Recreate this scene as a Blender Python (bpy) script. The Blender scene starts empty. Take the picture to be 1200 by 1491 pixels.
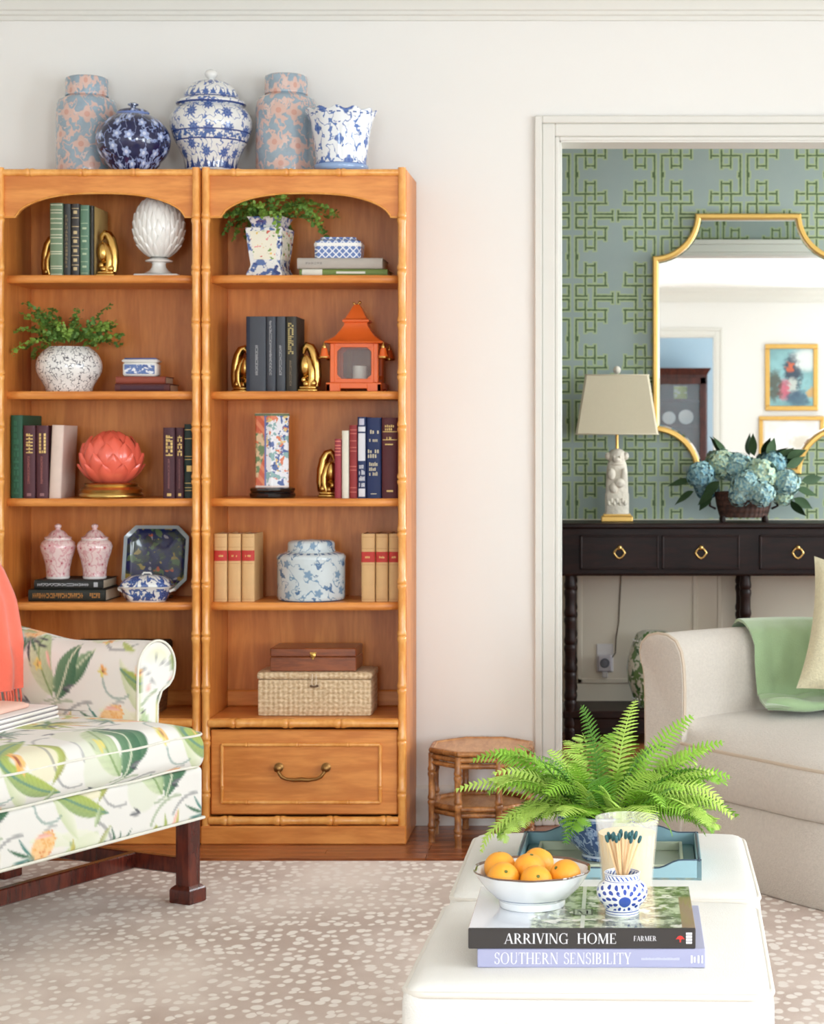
import bpy, bmesh, math, random
import numpy as np
from mathutils import Vector, Matrix, Euler

PI = math.pi
random.seed(7)
sc = bpy.context.scene
COL = sc.collection

# ------------------------------------------------------------------ camera, world, light, exposure
FPX, CX, CY, EYE = 2850.0, 897.0, 640.0, 1.21      # focal length in pixels of a 1200 x 1491 frame, vanishing point, eye height
cam_d = bpy.data.cameras.new('camera')
cam = bpy.data.objects.new('camera', cam_d)
COL.objects.link(cam)
cam.location = (0, 0, EYE)
cam.rotation_euler = (PI / 2, 0, 0)
cam_d.sensor_fit = 'AUTO'
cam_d.sensor_width = 36.0
cam_d.lens = FPX / 1491.0 * 36.0
cam_d.shift_x = (600.0 - CX) / 1491.0
cam_d.shift_y = -(745.5 - CY) / 1491.0
cam_d.clip_start = 0.05
cam_d.dof.use_dof = True
cam_d.dof.focus_distance = 3.6
cam_d.dof.aperture_fstop = 13.0
sc.camera = cam

sc.view_settings.view_transform = 'Standard'
sc.view_settings.look = 'None'
sc.view_settings.gamma = 1.0
sc.view_settings.use_curve_mapping = False
sc.view_settings.exposure = 0.46
sc.cycles.max_bounces = 8
sc.cycles.diffuse_bounces = 5
sc.cycles.glossy_bounces = 4
sc.cycles.transmission_bounces = 6
sc.cycles.transparent_max_bounces = 8
sc.cycles.sample_clamp_indirect = 6.0
sc.cycles.caustics_reflective = False
sc.cycles.caustics_refractive = False

world = bpy.data.worlds.new('world')
sc.world = world
world.use_nodes = True
bg = world.node_tree.nodes['Background']
bg.inputs['Color'].default_value = (0.93, 0.96, 1.0, 1)
bg.inputs['Strength'].default_value = 1.0

def area(name, loc, rot, sx, sy, power, col):
    d = bpy.data.lights.new(name, 'AREA')
    d.shape = 'RECTANGLE'; d.size = sx; d.size_y = sy; d.energy = power; d.color = col
    o = bpy.data.objects.new(name, d); COL.objects.link(o)
    o.location = loc; o.rotation_euler = rot
    return o
# daylight standing in the window openings: three on the right wall, two on the wall behind the camera (the first added as frontal fill), one added unseen in the dining room
WIN_R = [(-1.6, -0.3), (0.7, 2.0), (2.6, 4.0)]          # y ranges on the right wall
WIN_B = [(-1.4, -0.2), (2.05, 2.95)]                     # x ranges on the wall behind the camera; the first window is added for frontal fill
for (y0, y1), pw_ in zip(WIN_R, (8, 82, 44)):
    area('daylight', (3.22, (y0 + y1) / 2, 1.4), (0, PI / 2, 0), 1.7, y1 - y0, pw_, (0.82, 0.915, 1.0))
for (x0, x1), pw_ in zip(WIN_B, (70, 78)):
    area('daylight', ((x0 + x1) / 2, -2.67, 1.4), (PI / 2, 0, 0), x1 - x0, 1.7, pw_, (0.82, 0.915, 1.0))
area('daylight', (3.22, 7.2, 1.5), (0, PI / 2, 0), 1.4, 1.2, 104, (0.88, 0.945, 1.0))
area('daylight', (3.17, -3.9, 1.5), (0, PI / 2, 0), 1.4, 1.2, 60, (0.95, 0.965, 1.0))

# ------------------------------------------------------------------ node helpers
def C(r, g, b):
    def f(c):
        c /= 255.0
        return c / 12.92 if c <= 0.04045 else ((c + 0.055) / 1.055) ** 2.4
    return (f(r), f(g), f(b), 1.0)

class N:
    def __init__(s, name):
        s.mat = bpy.data.materials.new(name)
        s.mat.use_nodes = True
        s.t = s.mat.node_tree
        s.p = s.t.nodes['Principled BSDF']
        s._obj = None
    def put(s, sock, v):
        if v is None: return
        if isinstance(v, bpy.types.NodeSocket): s.t.links.new(v, sock)
        else: sock.default_value = v
    def node(s, typ): return s.t.nodes.new(typ)
    def m(s, op, a, b=None, c=None, clamp=False):
        n = s.node('ShaderNodeMath'); n.operation = op; n.use_clamp = clamp
        s.put(n.inputs[0], a); s.put(n.inputs[1], b); s.put(n.inputs[2], c)
        return n.outputs[0]
    def mix(s, f, a, b):
        n = s.node('ShaderNodeMix'); n.data_type = 'RGBA'
        s.put(n.inputs[0], f); s.put(n.inputs[6], a); s.put(n.inputs[7], b)
        return n.outputs[2]
    def step(s, x, lo, hi):                                   # smooth 0..1 as x goes lo -> hi
        n = s.node('ShaderNodeMapRange'); n.interpolation_type = 'SMOOTHSTEP'
        s.put(n.inputs[0], x); n.inputs[1].default_value = lo; n.inputs[2].default_value = hi
        return n.outputs[0]
    def obj(s):
        if s._obj is None: s._obj = s.node('ShaderNodeTexCoord').outputs['Object']
        return s._obj
    def sep(s, v):
        n = s.node('ShaderNodeSeparateXYZ'); s.put(n.inputs[0], v); return n.outputs[0], n.outputs[1], n.outputs[2]
    def comb(s, x, y, z=0.0):
        n = s.node('ShaderNodeCombineXYZ'); s.put(n.inputs[0], x); s.put(n.inputs[1], y); s.put(n.inputs[2], z); return n.outputs[0]
    def scale(s, v, sc3):
        n = s.node('ShaderNodeVectorMath'); n.operation = 'MULTIPLY'; s.put(n.inputs[0], v); n.inputs[1].default_value = sc3; return n.outputs[0]
    def vadd(s, a, b):
        n = s.node('ShaderNodeVectorMath'); n.operation = 'ADD'; s.put(n.inputs[0], a); s.put(n.inputs[1], b); return n.outputs[0]
    def vsub(s, a, b):
        n = s.node('ShaderNodeVectorMath'); n.operation = 'SUBTRACT'; s.put(n.inputs[0], a); s.put(n.inputs[1], b); return n.outputs[0]
    def noise(s, v, scale, detail=3.0, rough=0.55, dist=0.0):
        n = s.node('ShaderNodeTexNoise'); s.put(n.inputs['Vector'], v); n.inputs['Scale'].default_value = scale
        n.inputs['Detail'].default_value = detail; n.inputs['Roughness'].default_value = rough; n.inputs['Distortion'].default_value = dist
        return n.outputs[0]
    def vor(s, v, scale, rand=1.0, dim='2D', feat='F1'):
        n = s.node('ShaderNodeTexVoronoi'); n.voronoi_dimensions = dim; n.feature = feat
        s.put(n.inputs['Vector'], v); n.inputs['Scale'].default_value = scale; n.inputs['Randomness'].default_value = rand
        return n
    def bump(s, h, strength=0.3, dist=0.01):
        n = s.node('ShaderNodeBump'); n.inputs['Strength'].default_value = strength; n.inputs['Distance'].default_value = dist
        s.put(n.inputs['Height'], h); s.put(s.p.inputs['Normal'], n.outputs[0])
    def out(s, col=None, rough=None, metal=None, coat=None, coat_r=None, sheen=None, spec=None, trans=None, ior=None, sss=None):
        for k, v in (('Base Color', col), ('Roughness', rough), ('Metallic', metal), ('Coat Weight', coat), ('Coat Roughness', coat_r),
                     ('Sheen Weight', sheen), ('Specular IOR Level', spec), ('Transmission Weight', trans), ('IOR', ior), ('Subsurface Weight', sss)):
            s.put(s.p.inputs[k], v)
        return s.mat

def plain(name, col, rough=0.5, metal=0.0, var=0.10, vs=12.0, bump=0.0, bs=60.0, coat=None, sheen=None, spec=None):
    n = N(name)
    f = n.noise(n.obj(), vs, 3)
    dark = tuple(c * (1 - var) for c in col[:3]) + (1,)
    lite = tuple(min(1, c * (1 + var)) for c in col[:3]) + (1,)
    n.out(n.mix(f, dark, lite), rough, metal, coat=coat, sheen=sheen, spec=spec)
    if bump: n.bump(n.noise(n.obj(), bs, 3), bump, 0.004)
    return n.mat

def wood(name, a, b, stretch=(1.5, 14, 14), rough=0.35, coat=0.25, fine=90.0, blotch=0.0, bc=None):
    n = N(name)
    v = n.scale(n.obj(), stretch)
    g = n.noise(v, 3.0, 5, 0.6, 0.6)
    g2 = n.noise(n.scale(n.obj(), tuple(x * fine / 14 for x in stretch)), 2.0, 2)
    f = n.m('ADD', n.m('MULTIPLY', g, 0.75), n.m('MULTIPLY', g2, 0.25))
    col = n.mix(n.step(f, 0.35, 0.68), a, b)
    if blotch: col = n.mix(n.m('MULTIPLY', n.step(n.noise(n.obj(), 5, 3), .5, .75), blotch), col, bc)
    n.out(col, rough, coat=coat, coat_r=0.2)
    n.bump(f, 0.06, 0.002)
    return n.mat

# ------------------------------------------------------------------ mesh helpers
class G:
    def __init__(s): s.v = []; s.f = []; s.c = None
    def add(s, vs, fs, T=None):
        o = len(s.v)
        if T is not None: vs = [tuple(T @ Vector(p)) for p in vs]
        s.v.extend([tuple(p) for p in vs]); s.f.extend([tuple(i + o for i in q) for q in fs]); return s
    def merge(s, g, T=None): return s.add(g.v, g.f, T)
    def box(s, x0, x1, y0, y1, z0, z1, c=0.0, T=None):
        if c <= 0:
            vs = [(x, y, z) for z in (z0, z1) for y in (y0, y1) for x in (x0, x1)]
            return s.add(vs, [(0, 2, 3, 1), (4, 5, 7, 6), (0, 1, 5, 4), (2, 6, 7, 3), (0, 4, 6, 2), (1, 3, 7, 5)], T)
        c = min(c, (x1 - x0) * .49, (y1 - y0) * .49, (z1 - z0) * .49)
        X, Y, Z = (x0, x1), (y0, y1), (z0, z1)
        vs = []; idx = {}
        for i in (0, 1):
            for j in (0, 1):
                for k in (0, 1):
                    sx, sy, sz = (1 - 2 * i), (1 - 2 * j), (1 - 2 * k)
                    for ax in range(3):
                        p = [X[i] + sx * c, Y[j] + sy * c, Z[k] + sz * c]
                        p[ax] = (X[i], Y[j], Z[k])[ax]
                        idx[(i, j, k, ax)] = len(vs); vs.append(tuple(p))
        fs = []
        for ax in range(3):
            b, d = [(1, 2), (2, 0), (0, 1)][ax]
            for e in (0, 1):
                q = []
                for u, w in ((0, 0), (1, 0), (1, 1), (0, 1)):
                    k = [0, 0, 0]; k[ax] = e; k[b] = u; k[d] = w
                    q.append(idx[(k[0], k[1], k[2], ax)])
                fs.append(tuple(q if e else q[::-1]))
            for u in (0, 1):
                for w in (0, 1):
                    k0 = [0, 0, 0]; k1 = [0, 0, 0]
                    k0[ax] = 0; k1[ax] = 1; k0[b] = k1[b] = u; k0[d] = k1[d] = w
                    q = [idx[tuple(k0) + (b,)], idx[tuple(k1) + (b,)], idx[tuple(k1) + (d,)], idx[tuple(k0) + (d,)]]
                    fs.append(tuple(q if (u ^ w) else q[::-1]))
        for i in (0, 1):
            for j in (0, 1):
                for k in (0, 1):
                    q = [idx[(i, j, k, a)] for a in range(3)]
                    fs.append(tuple(q if (i + j + k) % 2 else q[::-1]))
        return s.add(vs, fs, T)
    def lathe(s, prof, seg=48, T=None, rf=None, cap=True):
        vs = []; fs = []; n = len(prof)
        for i in range(seg):
            a = 2 * PI * i / seg
            for (r, z) in prof:
                rr, zz = (r, z) if rf is None else rf(r, z, a)
                vs.append((rr * math.sin(a), -rr * math.cos(a), zz))
        for i in range(seg):
            j = (i + 1) % seg
            for k in range(n - 1):
                fs.append((i * n + k, j * n + k, j * n + k + 1, i * n + k + 1))
        if cap and prof[0][0] > 1e-5: fs.append(tuple(i * n for i in range(seg))[::-1])
        if cap and prof[-1][0] > 1e-5: fs.append(tuple(i * n + n - 1 for i in range(seg)))
        return s.add(vs, fs, T)
    def tube(s, pts, r, seg=8, closed=False, T=None, flat=None):
        pts = [Vector(p) for p in pts]; n = len(pts)
        rs = r if isinstance(r, (list, tuple)) else [r] * n
        vs = []; fs = []; prev = None
        for i, p in enumerate(pts):
            if closed: t = pts[(i + 1) % n] - pts[i - 1]
            else: t = pts[min(i + 1, n - 1)] - pts[max(i - 1, 0)]
            if t.length < 1e-9: t = Vector((0, 0, 1))
            t.normalize()
            if prev is None:
                up = Vector((0, 0, 1)) if abs(t.z) < 0.9 else Vector((0, 1, 0))
                u = t.cross(up).normalized()
            else:
                u = (prev - t * prev.dot(t))
                u = u.normalized() if u.length > 1e-6 else t.orthogonal().normalized()
            prev = u; w = t.cross(u)
            for k in range(seg):
                a = 2 * PI * k / seg
                vs.append(tuple(p + (u * math.cos(a) + w * math.sin(a) * (flat or 1)) * rs[i]))
        m = n if closed else n - 1
        for i in range(m):
            j = (i + 1) % n
            for k in range(seg):
                l = (k + 1) % seg
                fs.append((i * seg + k, i * seg + l, j * seg + l, j * seg + k))
        if not closed:
            fs.append(tuple(range(seg))[::-1]); fs.append(tuple((n - 1) * seg + k for k in range(seg)))
        return s.add(vs, fs, T)
    def prism(s, poly, a0, a1, axis='y', T=None, c=0.0):
        """poly in the plane across axis: axis y -> (x,z), z -> (x,y), x -> (y,z)"""
        n = len(poly)
        def P(p, a):
            return {'y': (p[0], a, p[1]), 'z': (p[0], p[1], a), 'x': (a, p[0], p[1])}[axis]
        if c > 0:
            cx = sum(p[0] for p in poly) / n; cy = sum(p[1] for p in poly) / n
            def ins(p):
                dx, dy = cx - p[0], cy - p[1]; l = math.hypot(dx, dy) or 1
                return (p[0] + dx / l * c, p[1] + dy / l * c)
            lay = [([ins(p) for p in poly], a0), (poly, a0 + c), (poly, a1 - c), ([ins(p) for p in poly], a1)]
        else: lay = [(poly, a0), (poly, a1)]
        vs = [P(p, a) for q, a in lay for p in q]
        fs = []
        for L in range(len(lay) - 1):
            for i in range(n):
                j = (i + 1) % n
                fs.append((L * n + i, L * n + j, (L + 1) * n + j, (L + 1) * n + i))
        fs.append(tuple(range(n))[::-1]); fs.append(tuple((len(lay) - 1) * n + i for i in range(n)))
        return s.add(vs, fs, T)
    def loft(s, rings, closed=True, caps=True, T=None):
        n = len(rings[0]); vs = [p for r in rings for p in r]; fs = []
        for L in range(len(rings) - 1):
            for i in range(n if closed else n - 1):
                j = (i + 1) % n
                fs.append((L * n + i, L * n + j, (L + 1) * n + j, (L + 1) * n + i))
        if caps and closed:
            fs.append(tuple(range(n))[::-1]); fs.append(tuple((len(rings) - 1) * n + i for i in range(n)))
        return s.add(vs, fs, T)
    def ball(s, c, rx, ry=None, rz=None, seg=16, rings=10, T=None):
        ry = ry or rx; rz = rz or rx
        vs = [(c[0], c[1], c[2] - rz)]; fs = []
        for i in range(1, rings):
            a = PI * i / rings
            for k in range(seg):
                b = 2 * PI * k / seg
                vs.append((c[0] + rx * math.sin(a) * math.cos(b), c[1] + ry * math.sin(a) * math.sin(b), c[2] - rz * math.cos(a)))
        vs.append((c[0], c[1], c[2] + rz))
        for k in range(seg):
            l = (k + 1) % seg
            fs.append((0, 1 + l, 1 + k))
            for i in range(rings - 2):
                o = 1 + i * seg
                fs.append((o + k, o + l, o + seg + l, o + seg + k))
            o = 1 + (rings - 2) * seg
            fs.append((o + k, o + l, len(vs) - 1))
        return s.add(vs, fs, T)

def obj(name, g, mat, parent=None, sm=40.0, loc=None, fixn=True):
    me = bpy.data.meshes.new(name)
    me.from_pydata(g.v, [], g.f)
    if fixn:
        bm = bmesh.new(); bm.from_mesh(me); bmesh.ops.recalc_face_normals(bm, faces=bm.faces); bm.to_mesh(me); bm.free()
    me.materials.append(mat)
    if sm:
        me.polygons.foreach_set('use_smooth', [True] * len(me.polygons))
        me.set_sharp_from_angle(angle=math.radians(sm))
    if g.c is not None:
        at = me.color_attributes.new('print', 'FLOAT_COLOR', 'POINT')
        at.data.foreach_set('color', np.asarray(g.c, dtype=np.float32).ravel())
    o = bpy.data.objects.new(name, me); COL.objects.link(o)
    if parent is not None: o.parent = parent
    if loc is not None: o.location = loc
    return o
def tag(o, label, cat, group=None):
    o['label'] = label; o['category'] = cat
    if group: o['group'] = group
    return o
def thing(name, label, cat, loc=(0, 0, 0), rotz=0.0, group=None):
    o = bpy.data.objects.new(name, None); COL.objects.link(o)
    o.empty_display_size = 0.05
    o.location = loc; o.rotation_euler = (0, 0, rotz)
    return tag(o, label, cat, group)
def struct(name, g, mat, parent=None, sm=30):
    o = obj(name, g, mat, parent, sm)
    if parent is None: o['kind'] = 'structure'
    return o
def dup(root, loc, rotz=None, label=None, group=None):
    r = root.copy(); COL.objects.link(r); r.location = loc
    if rotz is not None: r.rotation_euler = (0, 0, rotz)
    if label: r['label'] = label
    if group: r['group'] = group
    for ch in list(root.children):
        c = ch.copy(); COL.objects.link(c); c.parent = r
        for gch in list(ch.children):
            d = gch.copy(); COL.objects.link(d); d.parent = c
    return r
def XW(px, D): return (px - CX) / FPX * D
def ZW(py, D): return EYE - (py - CY) / FPX * D
def DF(py, z): return (EYE - z) * FPX / (py - CY)
def RX(a): return Matrix.Rotation(a, 4, 'X')
def RY(a): return Matrix.Rotation(a, 4, 'Y')
def RZ(a): return Matrix.Rotation(a, 4, 'Z')
def TR(x, y, z): return Matrix.Translation((x, y, z))

def bamboo(g, p0, p1, r, pitch, seg=10, off=0.4, flat=None, swell=1.22):
    """a cane from p0 to p1 with raised double rings at its nodes"""
    p0, p1 = Vector(p0), Vector(p1); L = (p1 - p0).length
    pos = []; t = pitch * off
    while t < L - pitch * 0.1: pos.append(t); t += pitch
    st = [(0.0, 1.0)]
    for t in pos:
        st += [(t - r * 1.6, .97), (t - r * .8, swell), (t - r * .25, swell * .95), (t, .93), (t + r * .25, swell * .95), (t + r * .8, swell), (t + r * 1.6, .97)]
    st.append((L, 1.0))
    st = [(a, b) for a, b in st if 0 <= a <= L]
    g.tube([p0 + (p1 - p0) * (a / L) for a, b in st], [r * b for a, b in st], seg, flat=flat)
    return g

def cushion(lx, ly, lz, r, step=0.02, crown=0.0, bot=0.0, pw=2.0):
    """rounded box with centred footprint, z from 0 to lz; crown lifts the middle of the top"""
    def axis(l):
        n = max(2, int(round(l / step))); return [(-.5 + i / n) * l for i in range(n + 1)]
    xs, ys = axis(lx), axis(ly)
    nz = max(3, int(round(lz / step))); zs = [-.5 * lz + lz * i / nz for i in range(nz + 1)]
    idx = {}; vs = []; fs = []
    def vid(p):
        k = (round(p[0], 5), round(p[1], 5), round(p[2], 5))
        if k not in idx: idx[k] = len(vs); vs.append(p)
        return idx[k]
    def face(A, B, mk):
        for i in range(len(A) - 1):
            for j in range(len(B) - 1):
                fs.append(tuple(vid(mk(a, b)) for a, b in ((A[i], B[j]), (A[i + 1], B[j]), (A[i + 1], B[j + 1]), (A[i], B[j + 1]))))
    for e in (-.5, .5):
        face(xs, ys, lambda a, b: (a, b, e * lz)); face(xs, zs, lambda a, b: (a, e * ly, b)); face(ys, zs, lambda a, b: (e * lx, a, b))
    V = np.array(vs)
    half = np.array([lx / 2 - r, ly / 2 - r, lz / 2 - r])
    inn = np.clip(V, -half, half); d = V - inn
    l = np.linalg.norm(d, axis=1); l[l < 1e-9] = 1
    O = inn + d / l[:, None] * np.minimum(r, np.linalg.norm(d, axis=1) * 9)[:, None]
    cr = (1 - np.abs(2 * O[:, 0] / lx) ** pw).clip(0, 1) * (1 - np.abs(2 * O[:, 1] / ly) ** pw).clip(0, 1)
    up = (O[:, 2] / lz + .5).clip(0, 1)
    O[:, 2] += np.sqrt(cr) * crown * up - np.sqrt(cr) * bot * (1 - up)
    O[:, 2] += lz / 2
    g = G(); g.v = [tuple(p) for p in O]; g.f = fs
    return g

# ------------------------------------------------------------------ materials of the setting
M = {}
M['wall'] = plain('wall_paint', C(236, 234, 229), 0.75, var=0.015, vs=3)
M['ceil'] = plain('ceiling_paint', C(243, 241, 236), 0.8, var=0.01, vs=3)
M['trim'] = plain('trim_paint', C(224, 222, 214), 0.45, var=0.01, vs=4)
M['blue_wall'] = plain('blue_wall_paint', C(186, 206, 216), 0.7, var=0.02, vs=3)
M['wainscot'] = plain('wainscot_paint', C(226, 216, 198), 0.5, var=0.02, vs=3)
M['hardwood'] = wood('hardwood_floor', C(122, 62, 30), C(176, 104, 58), (1.2, 18, 18), 0.32, 0.3)
M['plank_a'] = wood('oak_plank', C(128, 66, 32), C(184, 112, 62), (1.6, 20, 20), 0.3, 0.35)
M['plank_b'] = wood('oak_plank_dark', C(112, 56, 28), C(168, 98, 54), (1.6, 22, 20), 0.3, 0.35)

def make_wallpaper():
    n = N('trellis_wallpaper')
    x, y, z = n.sep(n.obj())
    K = 0.0003324
    u = n.m('PINGPONG', n.m('DIVIDE', n.m('SUBTRACT', x, XW(833.7, 8.12)), K), 535.0)
    v = n.m('PINGPONG', n.m('DIVIDE', n.m('SUBTRACT', z, ZW(314.2, 8.12)), K), 512.0)
    segs = [(275, 490, 22, 22), (45, 180, 22, 22), (45, 45, 22, 150), (160, 160, 40, 270), (45, 150, 150, 150), (190, 425, 152, 152),
            (280, 280, 22, 150), (280, 280, 205, 425), (45, 280, 272, 272), (320, 410, 276, 276), (410, 410, 155, 300), (45, 45, 272, 512),
            (165, 165, 300, 425), (170, 280, 402, 402), (500, 500, 15, 58), (62, 62, 490, 512)]
    d = None
    for (u0, u1, v0, v1) in segs:
        a = n.m('SUBTRACT', n.m('ABSOLUTE', n.m('SUBTRACT', u, (u0 + u1) / 2)), (u1 - u0) / 2)
        b = n.m('SUBTRACT', n.m('ABSOLUTE', n.m('SUBTRACT', v, (v0 + v1) / 2)), (v1 - v0) / 2)
        e = n.m('MAXIMUM', a, b)
        d = e if d is None else n.m('MINIMUM', d, e)
    wob = n.m('MULTIPLY', n.m('SUBTRACT', n.noise(n.obj(), 70, 2), .5), 14)
    d = n.m('ADD', d, wob)
    base = n.mix(n.noise(n.obj(), 9, 3), C(144, 158, 156), C(156, 168, 162))
    col = n.mix(n.step(d, 34, 24), base, C(164, 178, 138))
    col = n.mix(n.step(d, 13, 7), col, C(78, 98, 60))
    n.out(col, 0.6)
    return n.mat
M['paper'] = make_wallpaper()

# ------------------------------------------------------------------ room shell
WY = 6.15                  # living room face of the wall with the cased opening
WT = 0.12                  # its thickness
DY = 8.12                  # far wall of the dining room
LX, RXW, BY, CH = -3.3, 3.1, -2.55, 2.66
OX0, OX1, OZ = XW(815, WY), 1.5, ZW(206, WY)
fl = struct('floor', G().box(LX - .15, RXW + .15, BY - 4, DY + .15, -0.1, -0.012), M['hardwood'])
# oak strips of the floor between rug and wall, and through the opening
prim = {}
rnd = random.Random(3)
def plank(x0, x1, y0, y1):
    L = round(x1 - x0, 3); key = (L, rnd.choice('ab'))
    if key not in prim:
        g = G().box(0, L - .0012, 0, y1 - y0 - .0012, 0, .0118, .0012)
        o = obj('plank', g, M['plank_' + key[1]], fl, 0); prim[key] = o
    else:
        o = prim[key].copy(); COL.objects.link(o)
    o.location = (x0, y0, -.012)
    return o
row = 0; y = 5.66
PW = 0.0572
while y < DY - 0.02:
    xs0 = -1.75 if y < WY - .03 else OX0 - .1
    xe = 1.4 if y < WY - .03 else 0.75
    x = xs0 - rnd.choice([0, .3, .6])
    while x < xe:
        L = rnd.choice([.6, .9, 1.2]); plank(x, x + L, y, y + PW); x += L
    y += PW; row += 1

struct('ceiling', G().box(LX - .15, RXW + .15, BY - .15, DY + .15, CH, CH + .1), M['ceil'])
struct('wall_left', G().box(LX - .12, LX, BY - .12, DY, 0, CH), M['wall'])
# wall with the opening (living room face plain, dining room face papered)
struct('wall_far', G().box(LX, OX0, WY, WY + WT, 0, CH).box(OX1, RXW, WY, WY + WT, 0, CH).box(OX0, OX1, WY, WY + WT, OZ, CH), M['wall'])
pg = G().box(LX, OX0 - .1, WY + WT, WY + WT + .004, .92, CH).box(OX1 + .1, RXW, WY + WT, WY + WT + .004, .92, CH).box(OX0 - .1, OX1 + .1, WY + WT, WY + WT + .004, OZ + .02, CH)
struct('wall_dining_near', pg, M['paper'])
# right wall with three windows
def wall_x(name, x0, x1, ya, yb, wins, z0, z1, mat):
    g = G(); y = ya
    for (a, b) in wins:
        g.box(x0, x1, y, a, 0, CH); g.box(x0, x1, a, b, 0, z0); g.box(x0, x1, a, b, z1, CH); y = b
    g.box(x0, x1, y, yb, 0, CH)
    return struct(name, g, mat)
wall_x('wall_right', RXW, RXW + .12, BY, WY, WIN_R, .55, 2.25, M['wall'])
wall_x('wall_dining_right', RXW, RXW + .12, WY, DY, [(6.6, 7.8)], .8, 2.2, M['paper'])
# wall behind the camera: two windows, one of them added for fill light, and a doorway to the blue room
BDX0, BDX1, BDZ = 0.30, 0.935, 2.19
g = G()
x = LX
for a, b, za, zb in [(WIN_B[0][0], WIN_B[0][1], .55, 2.25), (BDX0, BDX1, 0, BDZ), (WIN_B[1][0], WIN_B[1][1], .55, 2.25)]:
    g.box(x, a, BY - .12, BY, 0, CH); g.box(a, b, BY - .12, BY, zb, CH); x = b
    if za > 0: g.box(a, b, BY - .12, BY, 0, za)
g.box(x, RXW, BY - .12, BY, 0, CH)
struct('wall_near', g, M['wall'])
struct('wall_blue_room', G().box(-1.2, 3.2, -5.1, -5.0, 0, CH).box(-1.3, -1.2, -5.1, BY - .12, 0, CH).box(3.2, 3.3, -5.1, BY - .12, 0, .8).box(3.2, 3.3, -5.1, BY - .12, 2.2, CH).box(3.2, 3.3, -5.1, -4.5, .8, 2.2).box(3.2, 3.3, -3.3, BY - .12, .8, 2.2).box(-1.3, 3.3, -5.1, BY - .12, CH, CH + .1), M['blue_wall'])
# dining room far wall: paper above, painted wainscot below
struct('wall_dining_far', G().box(LX, RXW, DY, DY + .12, 0, CH), M['paper'])
wz = .88
wn = struct('wall_dining_wainscot', G().box(LX, RXW, DY - .012, DY, 0, wz), M['wainscot'])
obj('chair_rail', G().box(LX, RXW, DY - .035, DY - .012, wz - .05, wz, .006), M['wainscot'], wn, 30)
def picture_mould(g, x0, x1, z0, z1, y, w=.022, t=.007):
    for (a, b, c, d) in ((x0, x1, z0, z0 + w), (x0, x1, z1 - w, z1), (x0, x0 + w, z0, z1), (x1 - w, x1, z0, z1)):
        g.box(a, b, y - t, y, c, d, .004)
    return g
xx = XW(830, DY) - .55
for k in range(4):
    obj('panel_moulding', picture_mould(G(), xx, xx + .50, .2, .80, DY - .012), M['wainscot'], wn, 30); xx += .58
# windows: frame, sash bars and a glass pane
M['glass'] = N('window_glass').out((1, 1, 1, 1), 0.0, trans=1.0, ior=1.01, spec=0.2)
def window(nm, axis, a, b, z0, z1, p0, p1):
    g = G(); w = .05
    def bar(u0, u1, za, zb, q0, q1):
        if axis == 'x': g.box(q0, q1, u0, u1, za, zb, .004)
        else: g.box(u0, u1, q0, q1, za, zb, .004)
    bar(a, b, z0, z0 + w, p0, p1); bar(a, b, z1 - w, z1, p0, p1); bar(a, a + w, z0, z1, p0, p1); bar(b - w, b, z0, z1, p0, p1)
    pm = (p0 + p1) / 2
    bar(a + w, b - w, (z0 + z1) / 2 - .02, (z0 + z1) / 2 + .02, pm - .02, pm + .02)
    for i in (1, 2):
        u = a + (b - a) * i / 3; bar(u - .011, u + .011, z0 + w, z1 - w, pm - .012, pm + .012)
    return struct(nm, g, M['trim'])
k = 1
for a, b in WIN_R: window('window_%d' % k, 'x', a, b, .55, 2.25, RXW + .01, RXW + .1); k += 1
for a, b in WIN_B: window('window_%d' % k, 'y', a, b, .55, 2.25, BY - .1, BY - .01); k += 1
window('window_%d' % k, 'x', 6.6, 7.8, .8, 2.2, RXW + .01, RXW + .1)  # unseen window added to light the dining room

# crown mouldings
def crown(prof, x0, x1, y, sgn=-1):
    ring = lambda X: [(X, y + sgn * d, z) for d, z in prof]
    return G().loft([ring(x0), ring(x1)])
cp = [(0, CH - .135), (.010, CH - .135), (.012, CH - .122), (.018, CH - .118), (.020, CH - .108), (.026, CH - .104), (.03, CH - .085), (.045, CH - .055),
      (.068, CH - .034), (.072, CH - .03), (.074, CH - .022), (.085, CH - .018), (.09, CH), (0, CH)]
struct('trim_1', crown(cp, LX, RXW, WY), M['trim'], sm=25)
struct('trim_2', crown(cp, LX, RXW, BY, 1), M['trim'], sm=25)
# casing of the wide opening, with jambs and head lining
cz = ZW(172, WY)
cw = OX0 - XW(779, WY)
def casing(g, x0, x1, z1, w, y0, y1):
    """mitred three-step casing round an opening; y0 the wall face, y1 the front"""
    dy = y1 - y0
    for (i0, i1, f) in ((0.0, .18, .55), (.18, .70, .70), (.70, 1.0, 1.0)):
        a, b = i0 * w, i1 * w
        ya, yb = sorted((y0, y0 + dy * f))
        g.box(x0 - b, x0 - a, ya, yb, 0, z1 + b, .003)
        g.box(x1 + a, x1 + b, ya, yb, 0, z1 + b, .003)
        g.box(x0 - a, x1 + a, ya, yb, z1 + a, z1 + b, .003)
    return g
struct('trim_3', casing(G(), OX0, OX1, OZ, cw, WY, WY - .024), M['trim'], sm=25)
struct('trim_4', casing(G(), OX0, OX1, OZ, cw, WY + WT + .004, WY + WT + .026), M['trim'], sm=25)
struct('trim_5', G().box(OX0 - .001, OX0 + .004, WY - .01, WY + WT + .01, 0, OZ).box(OX1 - .004, OX1 + .001, WY - .01, WY + WT + .01, 0, OZ).box(OX0, OX1, WY - .01, WY + WT + .01, OZ - .004, OZ + .001), M['trim'])
struct('trim_6', casing(G(), BDX0, BDX1, BDZ, .09, BY, BY + .022), M['trim'], sm=25)
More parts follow.
